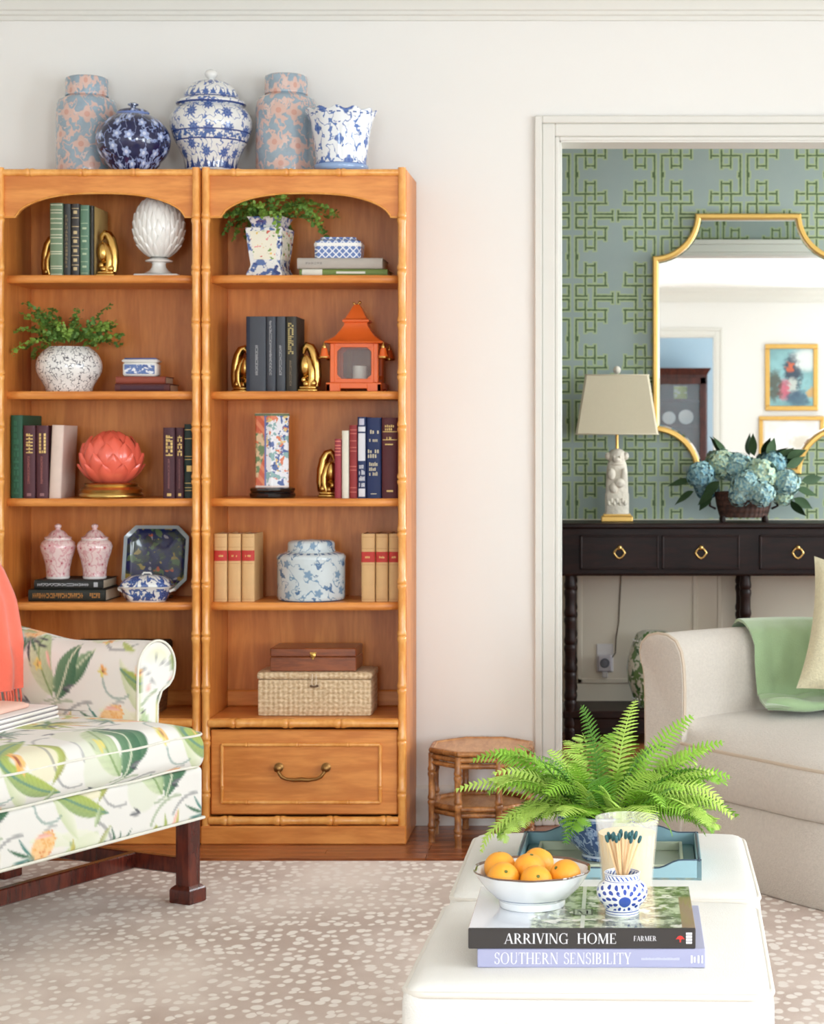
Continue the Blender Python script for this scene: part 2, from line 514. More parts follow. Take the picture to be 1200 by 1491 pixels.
def base_prof(y, s): return [(y, 0), (y + s * .016, 0), (y + s * .016, .095), (y + s * .011, .115), (y + s * .006, .12), (y, .125)]
def baseboard(nm, x0, x1, y, s):
    return struct(nm, G().loft([[(X, a, b) for a, b in base_prof(y, s)] for X in (x0, x1)]), M['trim'], sm=25)
baseboard('baseboard_far', LX, OX0 - cw, WY, -1)
baseboard('baseboard_near', BDX1 + .09, RXW, BY, 1)
baseboard('baseboard_dining', LX, RXW, DY - .012, -1)
baseboard('baseboard_left', LX, BDX0 - .09, BY, 1)

# ------------------------------------------------------------------ rug
def make_rug():
    n = N('antelope_rug')
    p = n.obj()
    w = n.vadd(p, n.scale(n.comb(n.noise(p, 9, 2), n.noise(n.scale(p, (1, 1.3, 1)), 11, 2), 0), (.03, .03, 0)))
    vo = n.vor(n.scale(w, (1.0, .74, 1)), 30, .85)
    r = n.sep(vo.outputs['Color'])[0]
    spot = n.m('LESS_THAN', vo.outputs['Distance'], n.m('MULTIPLY_ADD', r, .23, .18))
    ed = n.m('MULTIPLY_ADD', r, .17, .20)
    spot = n.step(n.m('SUBTRACT', vo.outputs['Distance'], ed), .08, -.06)
    patch = n.noise(n.scale(p, (1.0, .8, 1)), 1.9, 4, .6)
    base = n.mix(n.step(patch, .34, .68), C(182, 152, 133), C(229, 210, 196))
    base = n.mix(n.step(n.noise(p, 420, 2), .3, .75), base, n.mix(.32, base, C(238, 228, 218)))
    dens = n.m('MULTIPLY', spot, n.m('MULTIPLY_ADD', n.step(patch, .75, .40), .6, .38))
    col = n.mix(dens, base, C(246, 236, 226))
    n.out(col, 0.95, sheen=0.3, spec=0.1)
    n.bump(n.m('ADD', n.noise(p, 650, 2), n.m('MULTIPLY', spot, .3)), .5, .004)
    return n.mat
M['rug'] = make_rug()
RUGY = 5.63
RUGY = DF(1253, 0.012)
rg = G().box(-3.1, 2.95, -2.3, RUGY, 0.0, .012, .004)
tag(obj('area_rug', rg, M['rug']), 'large beige antelope-print rug with cream spots covering the wooden floor', 'rug')

# ------------------------------------------------------------------ bookcases
M['honeyx'] = wood('honey_maple', C(206, 124, 54), C(234, 156, 78), (1.2, 9, 9), 0.4, 0.12, blotch=.25, bc=C(180, 98, 40))
M['honeyz'] = wood('honey_maple_upright', C(198, 116, 48), C(224, 144, 68), (9, 9, 1.0), 0.42, 0.1, blotch=.25, bc=C(172, 92, 36))
M['cane'] = wood('honey_bamboo_turning', C(226, 150, 70), C(246, 180, 98), (6, 6, 3), 0.26, 0.4)
M['brass_old'] = plain('antique_brass', C(150, 112, 66), 0.38, 1.0, .2, 60)
M['gold'] = plain('polished_gold', C(206, 164, 92), 0.22, 1.0, .08, 30)
M['gilt'] = plain('gilt_print', C(214, 182, 112), 0.42, 0.35, .1, 80)

BCY, BS = 5.85, FPX / 5.85
BCX = XW(292, BCY); BW = XW(592, BCY) - BCX; BD = 0.298
def bz(py): return (1230 - py) / BS
def bx_(px): return (px - 292) / BS
SH = [None, bz(400), bz(570), bz(727), bz(879), bz(1047)]
def make_bookcase(label):
    t = thing('bookcase', label, 'bookcase', (BCX, BCY, 0), 0, 'honey wood bamboo-trimmed bookcases')
    for x0 in (0.001, BW - .0245):
        obj('side_panel', G().box(x0, x0 + .0235, .010, BD, .02, bz(246), .002), M['honeyz'], t, 30)
    obj('top_panel', G().box(.0245, BW - .0245, .012, BD, bz(246) - .02, bz(246), .002), M['honeyx'], t, 30)
    obj('back_panel', G().box(.0245, BW - .0245, BD - .014, BD - .004, .05, bz(250), .001), M['honeyz'], t, 30)
    for xc in (.0146, BW - .0146):
        obj('bamboo_post', bamboo(G(), (xc, .008, .055), (xc, .008, bz(244)), .0118, .1565, 12, .62), M['cane'], t, 50)
    obj('bamboo_rail', bamboo(G(), (.024, .010, bz(251)), (BW - .024, .010, bz(251)), .0105, .158, 12, .5), M['cane'], t, 50)
    obj('bamboo_rail', bamboo(G(), (.024, .006, bz(1054)), (BW - .024, .006, bz(1054)), .0125, .158, 12, .5), M['cane'], t, 50)
    obj('bamboo_rail', bamboo(G(), (.024, .006, bz(1196)), (BW - .024, .006, bz(1196)), .0125, .158, 12, .35), M['cane'], t, 50)
    # arched apron
    x0, x1 = .0245, BW - .0245
    za, zt, zs = bz(283), bz(256), bz(316)
    xa, xb = bx_(321), bx_(568)
    pts = [(x0, zt), (x0, zs), (xa, zs)]
    for i in range(0, 41):
        s_ = -1 + 2 * i / 40.0
        zz = zs + (za - zs) * max(0.0, 1 - abs(s_) ** 2.6) ** (1 / 1.5)
        pts.append(((xa + xb) / 2 + s_ * (xb - xa) / 2, zz + .004))
    pts += [(xb, zs), (x1, zs), (x1, zt)]
    g = G(); n = len(pts)
    # strips between the top line and the lower outline
    low = pts[1:-1]
    for i in range(len(low) - 1):
        (xa_, z_a), (xb_, z_b) = low[i], low[i + 1]
        if xb_ - xa_ < 1e-6: continue
        v = [(xa_, .012, z_a), (xb_, .012, z_b), (xb_, .012, zt), (xa_, .012, zt), (xa_, .032, z_a), (xb_, .032, z_b), (xb_, .032, zt), (xa_, .032, zt)]
        g.add(v, [(0, 1, 2, 3), (4, 7, 6, 5), (0, 4, 5, 1), (3, 2, 6, 7)])
    obj('arched_apron', g, M['honeyx'], t, 30)
    obj('apron_bead', G().tube([(a, .0125, b) for a, b in low], .0032, 6), M['cane'], t, 60)
    # shelves with a shaped, rounded front edge
    for k in (1, 2, 3, 4):
        zt_, th = SH[k], .023
        m = 28
        def outline(ins):
            o = []
            for i in range(m + 1):
                f = i / m; X = .0245 + (BW - .049) * f
                e = min(f, 1 - f) * (BW - .049)
                y = .020 + .022 * (1 - min(1, e / .07)) ** 1.5
                o.append((X, y + ins))
            return o + [(BW - .0245, BD - .015), (.0245, BD - .015)]
        lay = []
        for dz, ins in ((0, .007), (.004, .0025), (.0115, 0), (.019, .0025), (.023, .007)):
            lay.append([(a, b, zt_ - th + dz) for a, b in outline(ins)])
        obj('shelf', G().loft(lay), M['honeyx'], t, 40)
    obj('deck', G().box(.0245, BW - .0245, .004, BD - .015, SH[5] - .02, SH[5], .003), M['honeyx'], t, 30)
    obj('back_cleat', G().box(.0245, BW - .0245, BD - .034, BD - .014, SH[5], SH[5] + .052, .005), M['honeyx'], t, 30)
    # drawer
    dz0, dz1 = bz(1188), bz(1064)
    d = obj('drawer', G().box(.027, BW - .027, .014, .03, dz0, dz1, .004).box(.05, BW - .05, .03, .25, dz0 + .01, dz1 - .01), M['honeyx'], t, 30)
    a, b, c, e = bx_(322), bx_(553), bz(1170), bz(1086)
    for p0, p1 in (((a, c), (b, c)), ((a, e), (b, e)), ((a, c), (a, e)), ((b, c), (b, e))):
        obj('bamboo_moulding', bamboo(G(), (p0[0], .0125, p0[1]), (p1[0], .0125, p1[1]), .0058, .152, 8, .5 if p0[1] == p1[1] else .3), M['cane'], d, 50)
    hx0, hx1, hz = bx_(405), bx_(474), bz(1119)
    g = G()
    for X, s_ in ((hx0, 1), (hx1, -1)):
        g.lathe([(.014, 0), (.014, .003), (.008, .006), (.007, .014), (.011, .018), (.012, .023), (.007, .028), (0, .029)], 16, TR(X, .014, hz) @ RX(PI / 2))
    zb = bz(1134)
    pth = [(hx0, -.008, hz)]
    for i in range(9):
        f = i / 8; pth.append((hx0 + .004 + .016 * f * 1.0, -.010, hz + (zb - hz) * (f ** .8)))
    pth = [(hx0, -.006, hz), (hx0 + .003, -.010, hz - .012), (hx0 + .013, -.012, zb + .006), (hx0 + .026, -.012, zb), ((hx0 + hx1) / 2 - .02, -.012, zb - .003), ((hx0 + hx1) / 2, -.012, zb - .001),
           ((hx0 + hx1) / 2 + .02, -.012, zb - .003), (hx1 - .026, -.012, zb), (hx1 - .013, -.012, zb + .006), (hx1 - .003, -.010, hz - .012), (hx1, -.006, hz)]
    g.tube(pth, [.0045, .005, .0055, .0045, .006, .007, .006, .0045, .0055, .005, .0045], 8)
    obj('bail_handle', g, M['brass_old'], d, 50)
    obj('plinth', G().box(.0005, BW - .0005, -.006, BD - .01, 0, .055, .004), M['honeyx'], t, 30)
    return t
case_r = make_bookcase('honey wood bookcase nearest the doorway, with fern vase on its top shelf')
case_l = dup(case_r, (BCX - BW - .0006, BCY, 0), label='honey wood bookcase partly behind the floral settee, with coral lotus ornament')

# ------------------------------------------------------------------ printed botanical fabric: colours per vertex from a repeating drawing (u, v in metres)
def sstep(x, lo, hi):
    t = np.clip((x - lo) / (hi - lo), 0, 1); return t * t * (3 - 2 * t)
def lin(r, g, b): return np.array(C(r, g, b)[:3])
PER = 0.62
def floral(u, v):
    u = np.asarray(u, dtype=float); v = np.asarray(v, dtype=float)
    col = np.ones((len(u), 3)) * lin(232, 229, 222)
    sx = .004
    def wrap(cx, cy):
        du = (u - cx + PER / 2) % PER - PER / 2
        dv = (v - cy + PER / 2) % PER - PER / 2
        return du, dv
    def blend(a, c):
        nonlocal col
        a = a[:, None]; col = col * (1 - a) + c * a
    def leaf(x, y, ang, L, W, c, c2=None, bend=0.0, vein=None, ribs=0, op=1.0, pw=1.0):
        du, dv = wrap(x, y)
        ca, sa = math.cos(ang), math.sin(ang)
        s = du * ca + dv * sa; t = -du * sa + dv * ca
        t = t - bend * (s / L) ** 2 * L
        f = np.clip(s / L, 0, 1)
        w = W * np.sin(PI * f ** pw) ** .8
        a = sstep(w - np.abs(t), -sx * .4, sx * .8) * (s > 0) * (s < L)
        cc = np.ones((len(u), 3)) * c
        if c2 is not None:
            m = np.clip(t / np.maximum(w, 1e-4) * .5 + .5, 0, 1)[:, None]; cc = c * (1 - m) + c2 * m
        if ribs:
            rb = (np.abs(((s - np.abs(t) * .9) / L * ribs) % 1 - .5) < .2)[:, None] * .16
            cc = cc * (1 - rb) + (cc * .55) * rb
        blend(a * op, cc)
        if vein is not None:
            blend(.8 * sstep(-np.abs(t), -.0048, -.0015) * (s > 0) * (s < L * .97), vein)
    def stroke(pts, w, c, op=1.0):
        d = np.full(len(u), 9.0)
        for i in range(len(pts) - 1):
            (x0, y0), (x1, y1) = pts[i], pts[i + 1]
            du, dv = wrap((x0 + x1) / 2, (y0 + y1) / 2)
            ex, ey = (x1 - x0), (y1 - y0); l2 = ex * ex + ey * ey
            tt = np.clip((du * ex + dv * ey) / l2 + .5, 0, 1) - .5
            d = np.minimum(d, np.hypot(du - tt * ex, dv - tt * ey))
        blend(sstep(w - d, -.0015, .0015) * op, c)
    def curl(x, y, ang, L, k, w, c, op=1.0, n=7):
        p = [(x, y)]; a = ang
        for i in range(n):
            p.append((p[-1][0] + math.cos(a) * L / n, p[-1][1] + math.sin(a) * L / n)); a += k / n
        stroke(p, w, c, op)
    def disc(x, y, r, c, op=1.0, e=1.0, ang=0):
        du, dv = wrap(x, y); ca, sa = math.cos(ang), math.sin(ang)
        s = du * ca + dv * sa; t = (-du * sa + dv * ca) * e
        blend(sstep(r - np.hypot(s, t), -.003, .003) * op, c)
    DG, MG, LG, PG = lin(70, 112, 84), lin(122, 152, 92), lin(176, 190, 96), lin(206, 216, 178)
    OL, YE, OR, PK = lin(152, 150, 66), lin(226, 212, 122), lin(238, 172, 96), lin(232, 160, 148)
    CH_, GR, TE = lin(74, 76, 84), lin(150, 150, 150), lin(92, 138, 128)
    # washes
    for x, y, r, c in ((.10, .46, .06, YE), (.40, .12, .07, PG), (.54, .40, .06, PG), (.26, .30, .06, lin(240, 226, 210)), (.02, .06, .06, PG)):
        disc(x, y, r, c, .35)
    for k in range(16):
        rw_ = random.Random(40 + k)
        leaf(rw_.uniform(0, PER), rw_.uniform(0, PER), rw_.uniform(0, 6.28), rw_.uniform(.12, .2), rw_.uniform(.018, .034), [PG, lin(222, 226, 196), lin(226, 222, 172), lin(196, 208, 156)][k % 4], lin(234, 234, 214), rw_.uniform(-.3, .3), None, 0, .8)
    # thin sketched stems
    r2 = random.Random(5)
    for k in range(26):
        curl(r2.uniform(0, PER), r2.uniform(0, PER), r2.uniform(0, 2 * PI), r2.uniform(.09, .17), r2.uniform(-2.6, 2.6), r2.choice([.0032, .0042]), r2.choice([GR, lin(110, 112, 116), TE, MG]), .6)
    # large banana leaves
    leaf(.34, .50, -.9, .19, .034, DG, lin(150, 178, 140), .25, lin(214, 222, 190), 13)
    leaf(.46, .36, 2.1, .17, .036, lin(112, 146, 112), DG, -.2, lin(224, 228, 200), 12)
    leaf(.47, .37, .95, .20, .042, PG, lin(168, 190, 140), .22, MG, 10, .9)
    leaf(.05, .36, .25, .21, .026, lin(150, 172, 120), LG, .18, TE, 12)
    leaf(.52, .10, 1.9, .20, .040, LG, lin(214, 214, 140), -.2, OL, 9)
    leaf(.22, .03, 3.0, .16, .028, MG, LG, .3, DG, 9)
    # bromeliad rosettes
    for (x, y, sc_, rot) in ((.17, .16, 1.0, 0), (.44, .22, .72, .3), (.05, .55, .6, -.2)):
        for k, (a, L, W, c, b) in enumerate(((.35, .12, .012, OL, .3), (2.7, .13, .013, OL, -.3), (.95, .15, .014, LG, .12), (2.2, .15, .014, lin(196, 178, 80), -.12),
                                          (1.57, .16, .017, lin(214, 202, 110), 0), (-.1, .10, .013, MG, .5), (3.25, .10, .013, MG, -.5), (-.6, .08, .016, DG, .3), (3.9, .09, .014, lin(106, 140, 70), -.3))):
            leaf(x, y, a + rot, L * sc_, W * sc_, c, c * .72, b, None, 0, .95, .8)
    # proteas: orange cones under spiky dark leaves
    for (x, y, a) in ((.30, .30, 2.6), (.58, .52, 1.2), (.02, .24, 5.4)):
        ca, sa = math.cos(a), math.sin(a)
        disc(x + ca * .035, y + sa * .035, .043, lin(240, 196, 140), .95, 1.45, a)
        for i in range(7):
            for j in range(-2, 3):
                px_, py_ = .004 + i * .011, (j + (i % 2) * .5) * .011
                if abs(py_) > .028 * math.sin(PI * min(1, (i + 1) / 8.0)) + .002: continue
                leaf(x + ca * px_ - sa * py_, y + sa * px_ + ca * py_, a, .012, .0038, r2.choice([OR, lin(226, 142, 84), lin(246, 206, 150)]))
        for k in range(7):
            leaf(x, y, a + PI + (k - 3) * .34, .07 + .02 * (k % 2), .0052, r2.choice([TE, DG, CH_]), None, (k - 3) * .12)
    # small flowers, charcoal buds, pink flecks
    for k in range(9):
        x, y = r2.uniform(0, PER), r2.uniform(0, PER)
        for j in range(5):
            leaf(x, y, j * 1.256 + k, .019, .006, r2.choice([OR, YE, lin(240, 190, 120)]))
        disc(x, y, .004, lin(150, 70, 60))
    for k in range(7):
        x, y, a = r2.uniform(0, PER), r2.uniform(0, PER), r2.uniform(0, 6)
        leaf(x, y, a, .045, .006, CH_, GR); leaf(x, y, a + .5, .032, .004, CH_)
    for k in range(6):
        leaf(r2.uniform(0, PER), r2.uniform(0, PER), r2.uniform(0, 6), .06, .006, PK, lin(244, 206, 196), .2, None, 0, .9)
    for k in range(10):
        leaf(r2.uniform(0, PER), r2.uniform(0, PER), r2.uniform(0, 6), r2.uniform(.05, .09), .010, r2.choice([LG, MG, PG, OL]), r2.choice([LG, PG]), r2.uniform(-.4, .4), None, 0, .9)
    return np.concatenate([col, np.ones((len(u), 1))], axis=1)

nf = N('botanical_linen')
ca_ = nf.node('ShaderNodeVertexColor'); ca_.layer_name = 'print'
nf.out(ca_.outputs['Color'], 0.85, sheen=0.15, spec=0.15)
nf.bump(nf.noise(nf.obj(), 700, 2), .25, .002)
M['floral'] = nf.mat
M['floral_pipe'] = plain('piping_linen', C(228, 225, 212), .85, var=.12, vs=40)
M['mahog'] = wood('mahogany', C(66, 22, 16), C(112, 44, 28), (10, 10, 2), .25, .4)

# ------------------------------------------------------------------ floral settee.  a runs along the front towards the camera, b runs back
SA = Vector((-1.078, 5.085, 0)); SE1 = Vector((-.458, -.889, 0)); SE2 = Vector((-.889, .458, 0))
settee = thing('settee', 'white settee printed with green leaves and orange proteas, on dark mahogany legs', 'settee', (SA.x, SA.y, 0))
def sw(a, b, z): p = SE1 * a + SE2 * b; return (p.x, p.y, z)
def paint(g, abz, uf):                   # place local (a, b, z) points and print the fabric on them
    A = np.array(abz)
    u, v = uf(A[:, 0], A[:, 1], A[:, 2])
    g.c = floral(u, v); g.v = [sw(*p) for p in abz]
    return g
SL = 1.36
# seat cushion with a T-shaped ear in front of each arm
def seat():
    W, Dp = SL + .02, .62
    g = cushion(W, Dp, .100, .040, .0046, .034, 0, 5.0)
    P = np.array(g.v)
    A = P[:, 0] + SL / 2; B = P[:, 1] + Dp / 2 - .022; Z = P[:, 2] + .360
    back = sstep(B, .105, .118)
    A = np.where(A < .10, A * (1 - back) + .10 * back, A)
    A = np.where(A > SL - .10, A * (1 - back) + (SL - .10) * back, A)
    Z = Z - .010 * np.clip(1 - A / .12, 0, 1)
    return paint(g, [tuple(x) for x in np.stack([A, B, Z], 1)], lambda a, b, z: (a + .14, (z - .455) * 1.0 - b * 1.0 + .42))
so = obj('seat_cushion', seat(), M['floral'], settee, 60, fixn=True)
for zz, off, ins_ in ((.447, -.017, .003), (.366, -.010, .006)):
    pipe_path = [sw(-.009 + ins_, .10, zz)] + [sw(-.009 + .040 + ins_ - .040 * math.cos(t_), off + .040 - .040 * math.sin(t_), zz) for t_ in np.linspace(0, PI / 2, 8)]
    pipe_path += [sw(.06 + (SL - .12) * i / 30, off + .0025 * math.sin(i * 1.1), zz + .0015 * math.sin(i * .8)) for i in range(31)]
    pipe_path += [sw(SL + .009 - .040 - ins_ + .040 * math.sin(t_), off + .040 - .040 * math.cos(t_), zz) for t_ in np.linspace(0, PI / 2, 8)] + [sw(SL + .009 - ins_, .10, zz)]
    obj('piping', G().tube(pipe_path, .0032, 6), M['floral_pipe'], so, 60)
# front and side rails
def rail(a0, a1, b0, b1, z0, z1, uf):
    g = cushion(a1 - a0, b1 - b0, z1 - z0, .012, .005)
    P = np.array(g.v)
    return paint(g, [(p[0] + (a0 + a1) / 2, p[1] + (b0 + b1) / 2, p[2] + z0) for p in P], uf)
obj('front_rail', rail(0, SL, -.008, .05, .228, .362, lambda a, b, z: (a + .31, z + b * .3 + .06)), M['floral'], settee, 60)
obj('side_rail', rail(0.005, .05, .05, .68, .228, .362, lambda a, b, z: (b + .1, z + .3)), M['floral'], settee, 60)
obj('side_rail', rail(SL - .05, SL - .005, .05, .68, .228, .362, lambda a, b, z: (b + .2, z + .1)), M['floral'], settee, 60)
obj('welt', G().tube([sw(-.002, .05, .230)] + [sw(.0 + SL * i / 10, -.010, .230) for i in range(11)] + [sw(SL + .002, .05, .230)], .004, 6), M['floral_pipe'], settee, 60)
# rolled arms: section swept from front to back
def arm(near):
    prof = [(.105, .34), (.105, .40), (.105, .46), (.105, .52), (.105, .56), (.105, .59)]      # inner face, bottom to top
    prof += [(.034 + .071 * math.cos(t), .614 + .070 * math.sin(t)) for t in np.linspace(0, PI + .55, 34)]
    prof += [(-.014, .566), (.006, .558), (.022, .548), (.032, .52), (.034, .46), (.034, .40), (.034, .34)]
    dense = []
    for i in range(len(prof) - 1):
        p, q = prof[i], prof[i + 1]; L = math.hypot(q[0] - p[0], q[1] - p[1]); k = max(1, int(L / .005))
        dense += [(p[0] + (q[0] - p[0]) * j / k, p[1] + (q[1] - p[1]) * j / k) for j in range(k)]
    dense.append(prof[-1])
    arc = [0.0]
    for i in range(1, len(dense)): arc.append(arc[-1] + math.hypot(dense[i][0] - dense[i - 1][0], dense[i][1] - dense[i - 1][1]))
    pts = []; U = []; Vv = []
    bs = np.arange(.118, .72, .005); nb = len(bs)
    for b in bs:
        e = max(0.0, (.130 - b) / .012)                                                        # softened front rim
        rise = .034 * max(0, (b - .42) / .28) ** 1.4 - .010 * math.exp(-((b - .38) / .12) ** 2)
        for (a, z), s_ in zip(dense, arc):
            aa = a + (.045 - a) * e * .07; z2 = z + (.60 - z) * e * .05
            if z > .5: z2 += rise
            pts.append((aa, b, z2)); U.append(b + .06); Vv.append(s_ * 1.0 + .17)
    g = G(); n = len(dense)
    for i in range(nb - 1):
        for j in range(n - 1): g.f.append((i * n + j, i * n + j + 1, (i + 1) * n + j + 1, (i + 1) * n + j))
    # front panel and back closure as fans of rings
    for ib, b_ in ((0, .116), (nb - 1, .722)):
        base = [ib * n + j for j in range(n)]
        cur = base
        for f in (.72, .44, .18):
            new = []
            for j in range(n):
                a, _, z = pts[base[j]]
                cz = min(max(z, .36), .612); ca = .045 if z > .54 else .07
                new.append(len(pts)); pts.append((ca + (a - ca) * f, b_, cz + (z - cz) * f)); U.append(ca + (a - ca) * f + .43); Vv.append(cz + (z - cz) * f + .02)
            for j in range(n - 1): g.f.append((cur[j], cur[j + 1], new[j + 1], new[j]))
            cur = new
        for j in range(n // 2):
            k = n - 1 - j
            if k - 1 > j + 1: g.f.append((cur[j], cur[j + 1], cur[k - 1], cur[k]))
    g.c = floral(U, Vv)
    g.v = [sw(a if not near else SL - a, b, z) for a, b, z in pts]
    return g
obj('arm', arm(False), M['floral'], settee, 65)
obj('arm', arm(True), M['floral'], settee, 65)
def arm_welt(near):
    p = [(.107, .40), (.107, .50), (.107, .58)] + [(.034 + .072 * math.cos(t), .614 + .071 * math.sin(t)) for t in np.linspace(0, PI + .5, 24)] + [(-.014, .565), (.014, .553), (.030, .52), (.033, .40)]
    return G().tube([sw(a if not near else SL - a, .119, z) for a, z in p], .0035, 6)
for q in (False, True): obj('arm_piping', arm_welt(q), M['floral_pipe'], settee, 60)
# camel back
def back():
    g = cushion(SL - .06, .13, .62, .05, .010)
    P = np.array(g.v); A = P[:, 0] + SL / 2; B = P[:, 1] + .70; Z = P[:, 2] + .34
    f = (A / SL)
    Z = Z + (np.sin(np.clip(f, 0, 1) * PI) - .75) * .12 * (P[:, 2] / .62)
    B = B + (Z - .4) * .16
    return paint(g, [tuple(x) for x in np.stack([A, B, Z], 1)], lambda a, b, z: (a + .2, z + .31 - b * .2))
obj('back', back(), M['floral'], settee, 65)
# legs and stretchers
def leg(a, b):
    g = G(); h = .023
    R_ = math.atan2(SE1.y, SE1.x)
    T = TR(*sw(a, b, 0)) @ RZ(R_)
    g.box(-h, h, -h, h, .045, .30, .003, T)
    g.loft([[(x * s, y * s, z) for x, y in ((-1, -1), (1, -1), (1, 1), (-1, 1))] for s, z in ((.031, .0125), (.033, .016), (.033, .046), (.030, .052), (.023, .058))], T=T)
    return g
for a in (.026, SL - .026):
    for b in (.022, .66): obj('leg', leg(a, b), M['mahog'], settee, 30)
def bar(a0, b0, a1, b1, z, w, h):
    p0, p1 = Vector(sw(a0, b0, z)), Vector(sw(a1, b1, z)); L = (p1 - p0).length; ang = math.atan2(p1.y - p0.y, p1.x - p0.x)
    return G().box(0, L, -w / 2, w / 2, -h / 2, h / 2, .003, TR(*p0) @ RZ(ang))
for a in (.026, SL - .026): obj('stretcher', bar(a, .03, a, .65, .105, .022, .042), M['mahog'], settee, 30)
obj('stretcher', bar(.03, .20, SL - .03, .20, .105, .024, .042), M['mahog'], settee, 30)

# coral throw hanging over the settee back
M['coral'] = plain('coral_wool', C(240, 112, 88), .9, var=.10, vs=40, bump=.3, bs=300, sheen=.4)
thr = thing('throw_blanket', 'coral wool throw with a fringed edge hanging over the settee back', 'throw', (SA.x, SA.y, 0))
def wavy(a, s): return .010 * math.sin(a * 46 + s * 5) + .006 * math.sin(a * 93 + 1.3)
def throw_prof(s):         # drape path (b, z): from the fringe at the seat up the back, over the top and down behind
    pts = [(.520, .545), (.520, .62), (.535, .70), (.560, .78), (.600, .86), (.66, .925), (.735, .955), (.80, .93), (.835, .80), (.85, .62)]
    x = s * (len(pts) - 1); i = min(int(x), len(pts) - 2); f = x - i
    return (pts[i][0] * (1 - f) + pts[i + 1][0] * f, pts[i][1] * (1 - f) + pts[i + 1][1] * f)
g = G(); na, ns = 60, 46
for th in (0, .007):
    for i in range(na + 1):
        a = .085 + .46 * i / na
        for j in range(ns + 1):
            b, z = throw_prof(j / ns)
            g.v.append(sw(a + .004 * math.sin(z * 30), b - th * (1 if j < ns * .55 else -1) + wavy(a, z) - .004 * (1 - j / ns), z + th * .4))
K = (na + 1) * (ns + 1)
for i in range(na):
    for j in range(ns):
        q = (i * (ns + 1) + j, (i + 1) * (ns + 1) + j, (i + 1) * (ns + 1) + j + 1, i * (ns + 1) + j + 1)
        g.f.append(q); g.f.append(tuple(K + x for x in q[::-1]))
def rim(idx):
    for p, q in zip(idx, idx[1:]): g.f.append((p, q, q + K, p + K))
rim([j for j in range(ns + 1)]); rim([na * (ns + 1) + j for j in range(ns + 1)]); rim([i * (ns + 1) for i in range(na + 1)]); rim([i * (ns + 1) + ns for i in range(na + 1)])
obj('blanket', g, M['coral'], thr, 60)
g = G(); r3 = random.Random(2)
for i in range(44):
    a = .088 + .455 * i / 43; b = .518 + wavy(a, .545); L = r3.uniform(.048, .062)
    g.tube([sw(a, b, .552), sw(a + r3.uniform(-.003, .003), b - .004, .552 - L * .5), sw(a + r3.uniform(-.006, .006), b - .006, .552 - L)], [.0035, .0030, .0018], 5)
fr = obj('fringe', g, M['coral'], thr, 60); fr['kind'] = 'stuff'

# folded striped cloth on the seat
def stripes():
    n = N('ticking_stripe')
    x, y, z = n.sep(n.obj())
    s_ = n.m('ABSOLUTE', n.m('SUBTRACT', n.m('FRACT', n.m('MULTIPLY', z, 96)), .5))
    n.out(n.mix(n.step(s_, .40, .44), C(242, 236, 230), C(120, 112, 118)), .9, sheen=.2)
    return n.mat
M['ticking'] = stripes()
M['blush'] = plain('blush_bounce_tint', C(240, 196, 178), .9, var=.06, vs=30, bump=.2)  # pink bounce light from the coral throw, put into the cloth colour
fc = thing('folded_cloth', 'folded white cloth with grey stripes and a top layer tinted blush for coral bounce light, lying on the settee seat', 'cloth', sw(.26, .40, .484) if False else (SA.x + sw(.345, .385, 0)[0], SA.y + sw(.345, .385, 0)[1], .4870), math.atan2(SE1.y, SE1.x) + .25)
for k in range(3):
    gg = cushion(.30 - .006 * k, .21, .0125, .006, .012)
    obj('fold', gg, M['ticking'], fc, 60, loc=(0, .0, .0122 * k))
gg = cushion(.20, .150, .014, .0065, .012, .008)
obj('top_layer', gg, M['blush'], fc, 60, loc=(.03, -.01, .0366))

# ------------------------------------------------------------------ ottomans
M['ivory'] = plain('ivory_linen', C(225, 222, 215), .88, var=.03, vs=18, bump=.35, bs=420, sheen=.15)
M['ivory_pipe'] = plain('ivory_piping', C(222, 216, 206), .85, var=.03, vs=30)
def make_ottoman(label, loc, rot, w, d):
    t = thing('ottoman', label, 'ottoman', loc, rot, 'ivory piped ottomans')
    top = cushion(w, d, .16, .022, .0125, .012, 0, 4.0)
    s_ = obj('seat_pad', top, M['ivory'], t, 60, loc=(0, 0, .284))
    def ring(o, z, r=.0045):
        rr = .035; p = []
        for (sx, sy, a0) in ((1, 1, 0), (-1, 1, PI / 2), (-1, -1, PI), (1, -1, 1.5 * PI)):
            for k in range(7):
                a = a0 + PI / 2 * k / 6
                p.append((sx * (w / 2 - rr) + (rr + o) * math.cos(a), sy * (d / 2 - rr) + (rr + o) * math.sin(a), z))
        return G().tube(p, r, 6, closed=True)
    obj('piping', ring(-.0035, .1515, .0052), M['ivory_pipe'], s_, 60)
    obj('piping', ring(.001, .008), M['ivory_pipe'], s_, 60)
    b = cushion(w - .008, d - .008, .17, .02, .03)
    obj('base', b, M['ivory'], t, 60, loc=(0, 0, .118))
    for sx in (-1, 1):
        for sy in (-1, 1):
            obj('leg', G().lathe([(.014, .012), (.020, .07), (.024, .125), (.024, .13)], 14, TR(sx * (w / 2 - .06), sy * (d / 2 - .06), 0)), M['mahog'], t)
    return t
ott1 = make_ottoman('ivory linen ottoman carrying the coffee table books and orange bowl', (-.032, 2.980, 0), math.radians(-1.8), .522, .526)
ott2 = make_ottoman('ivory linen ottoman carrying the blue tray with the potted fern', (-.016, 3.540, 0), math.radians(-.6), .526, .526)

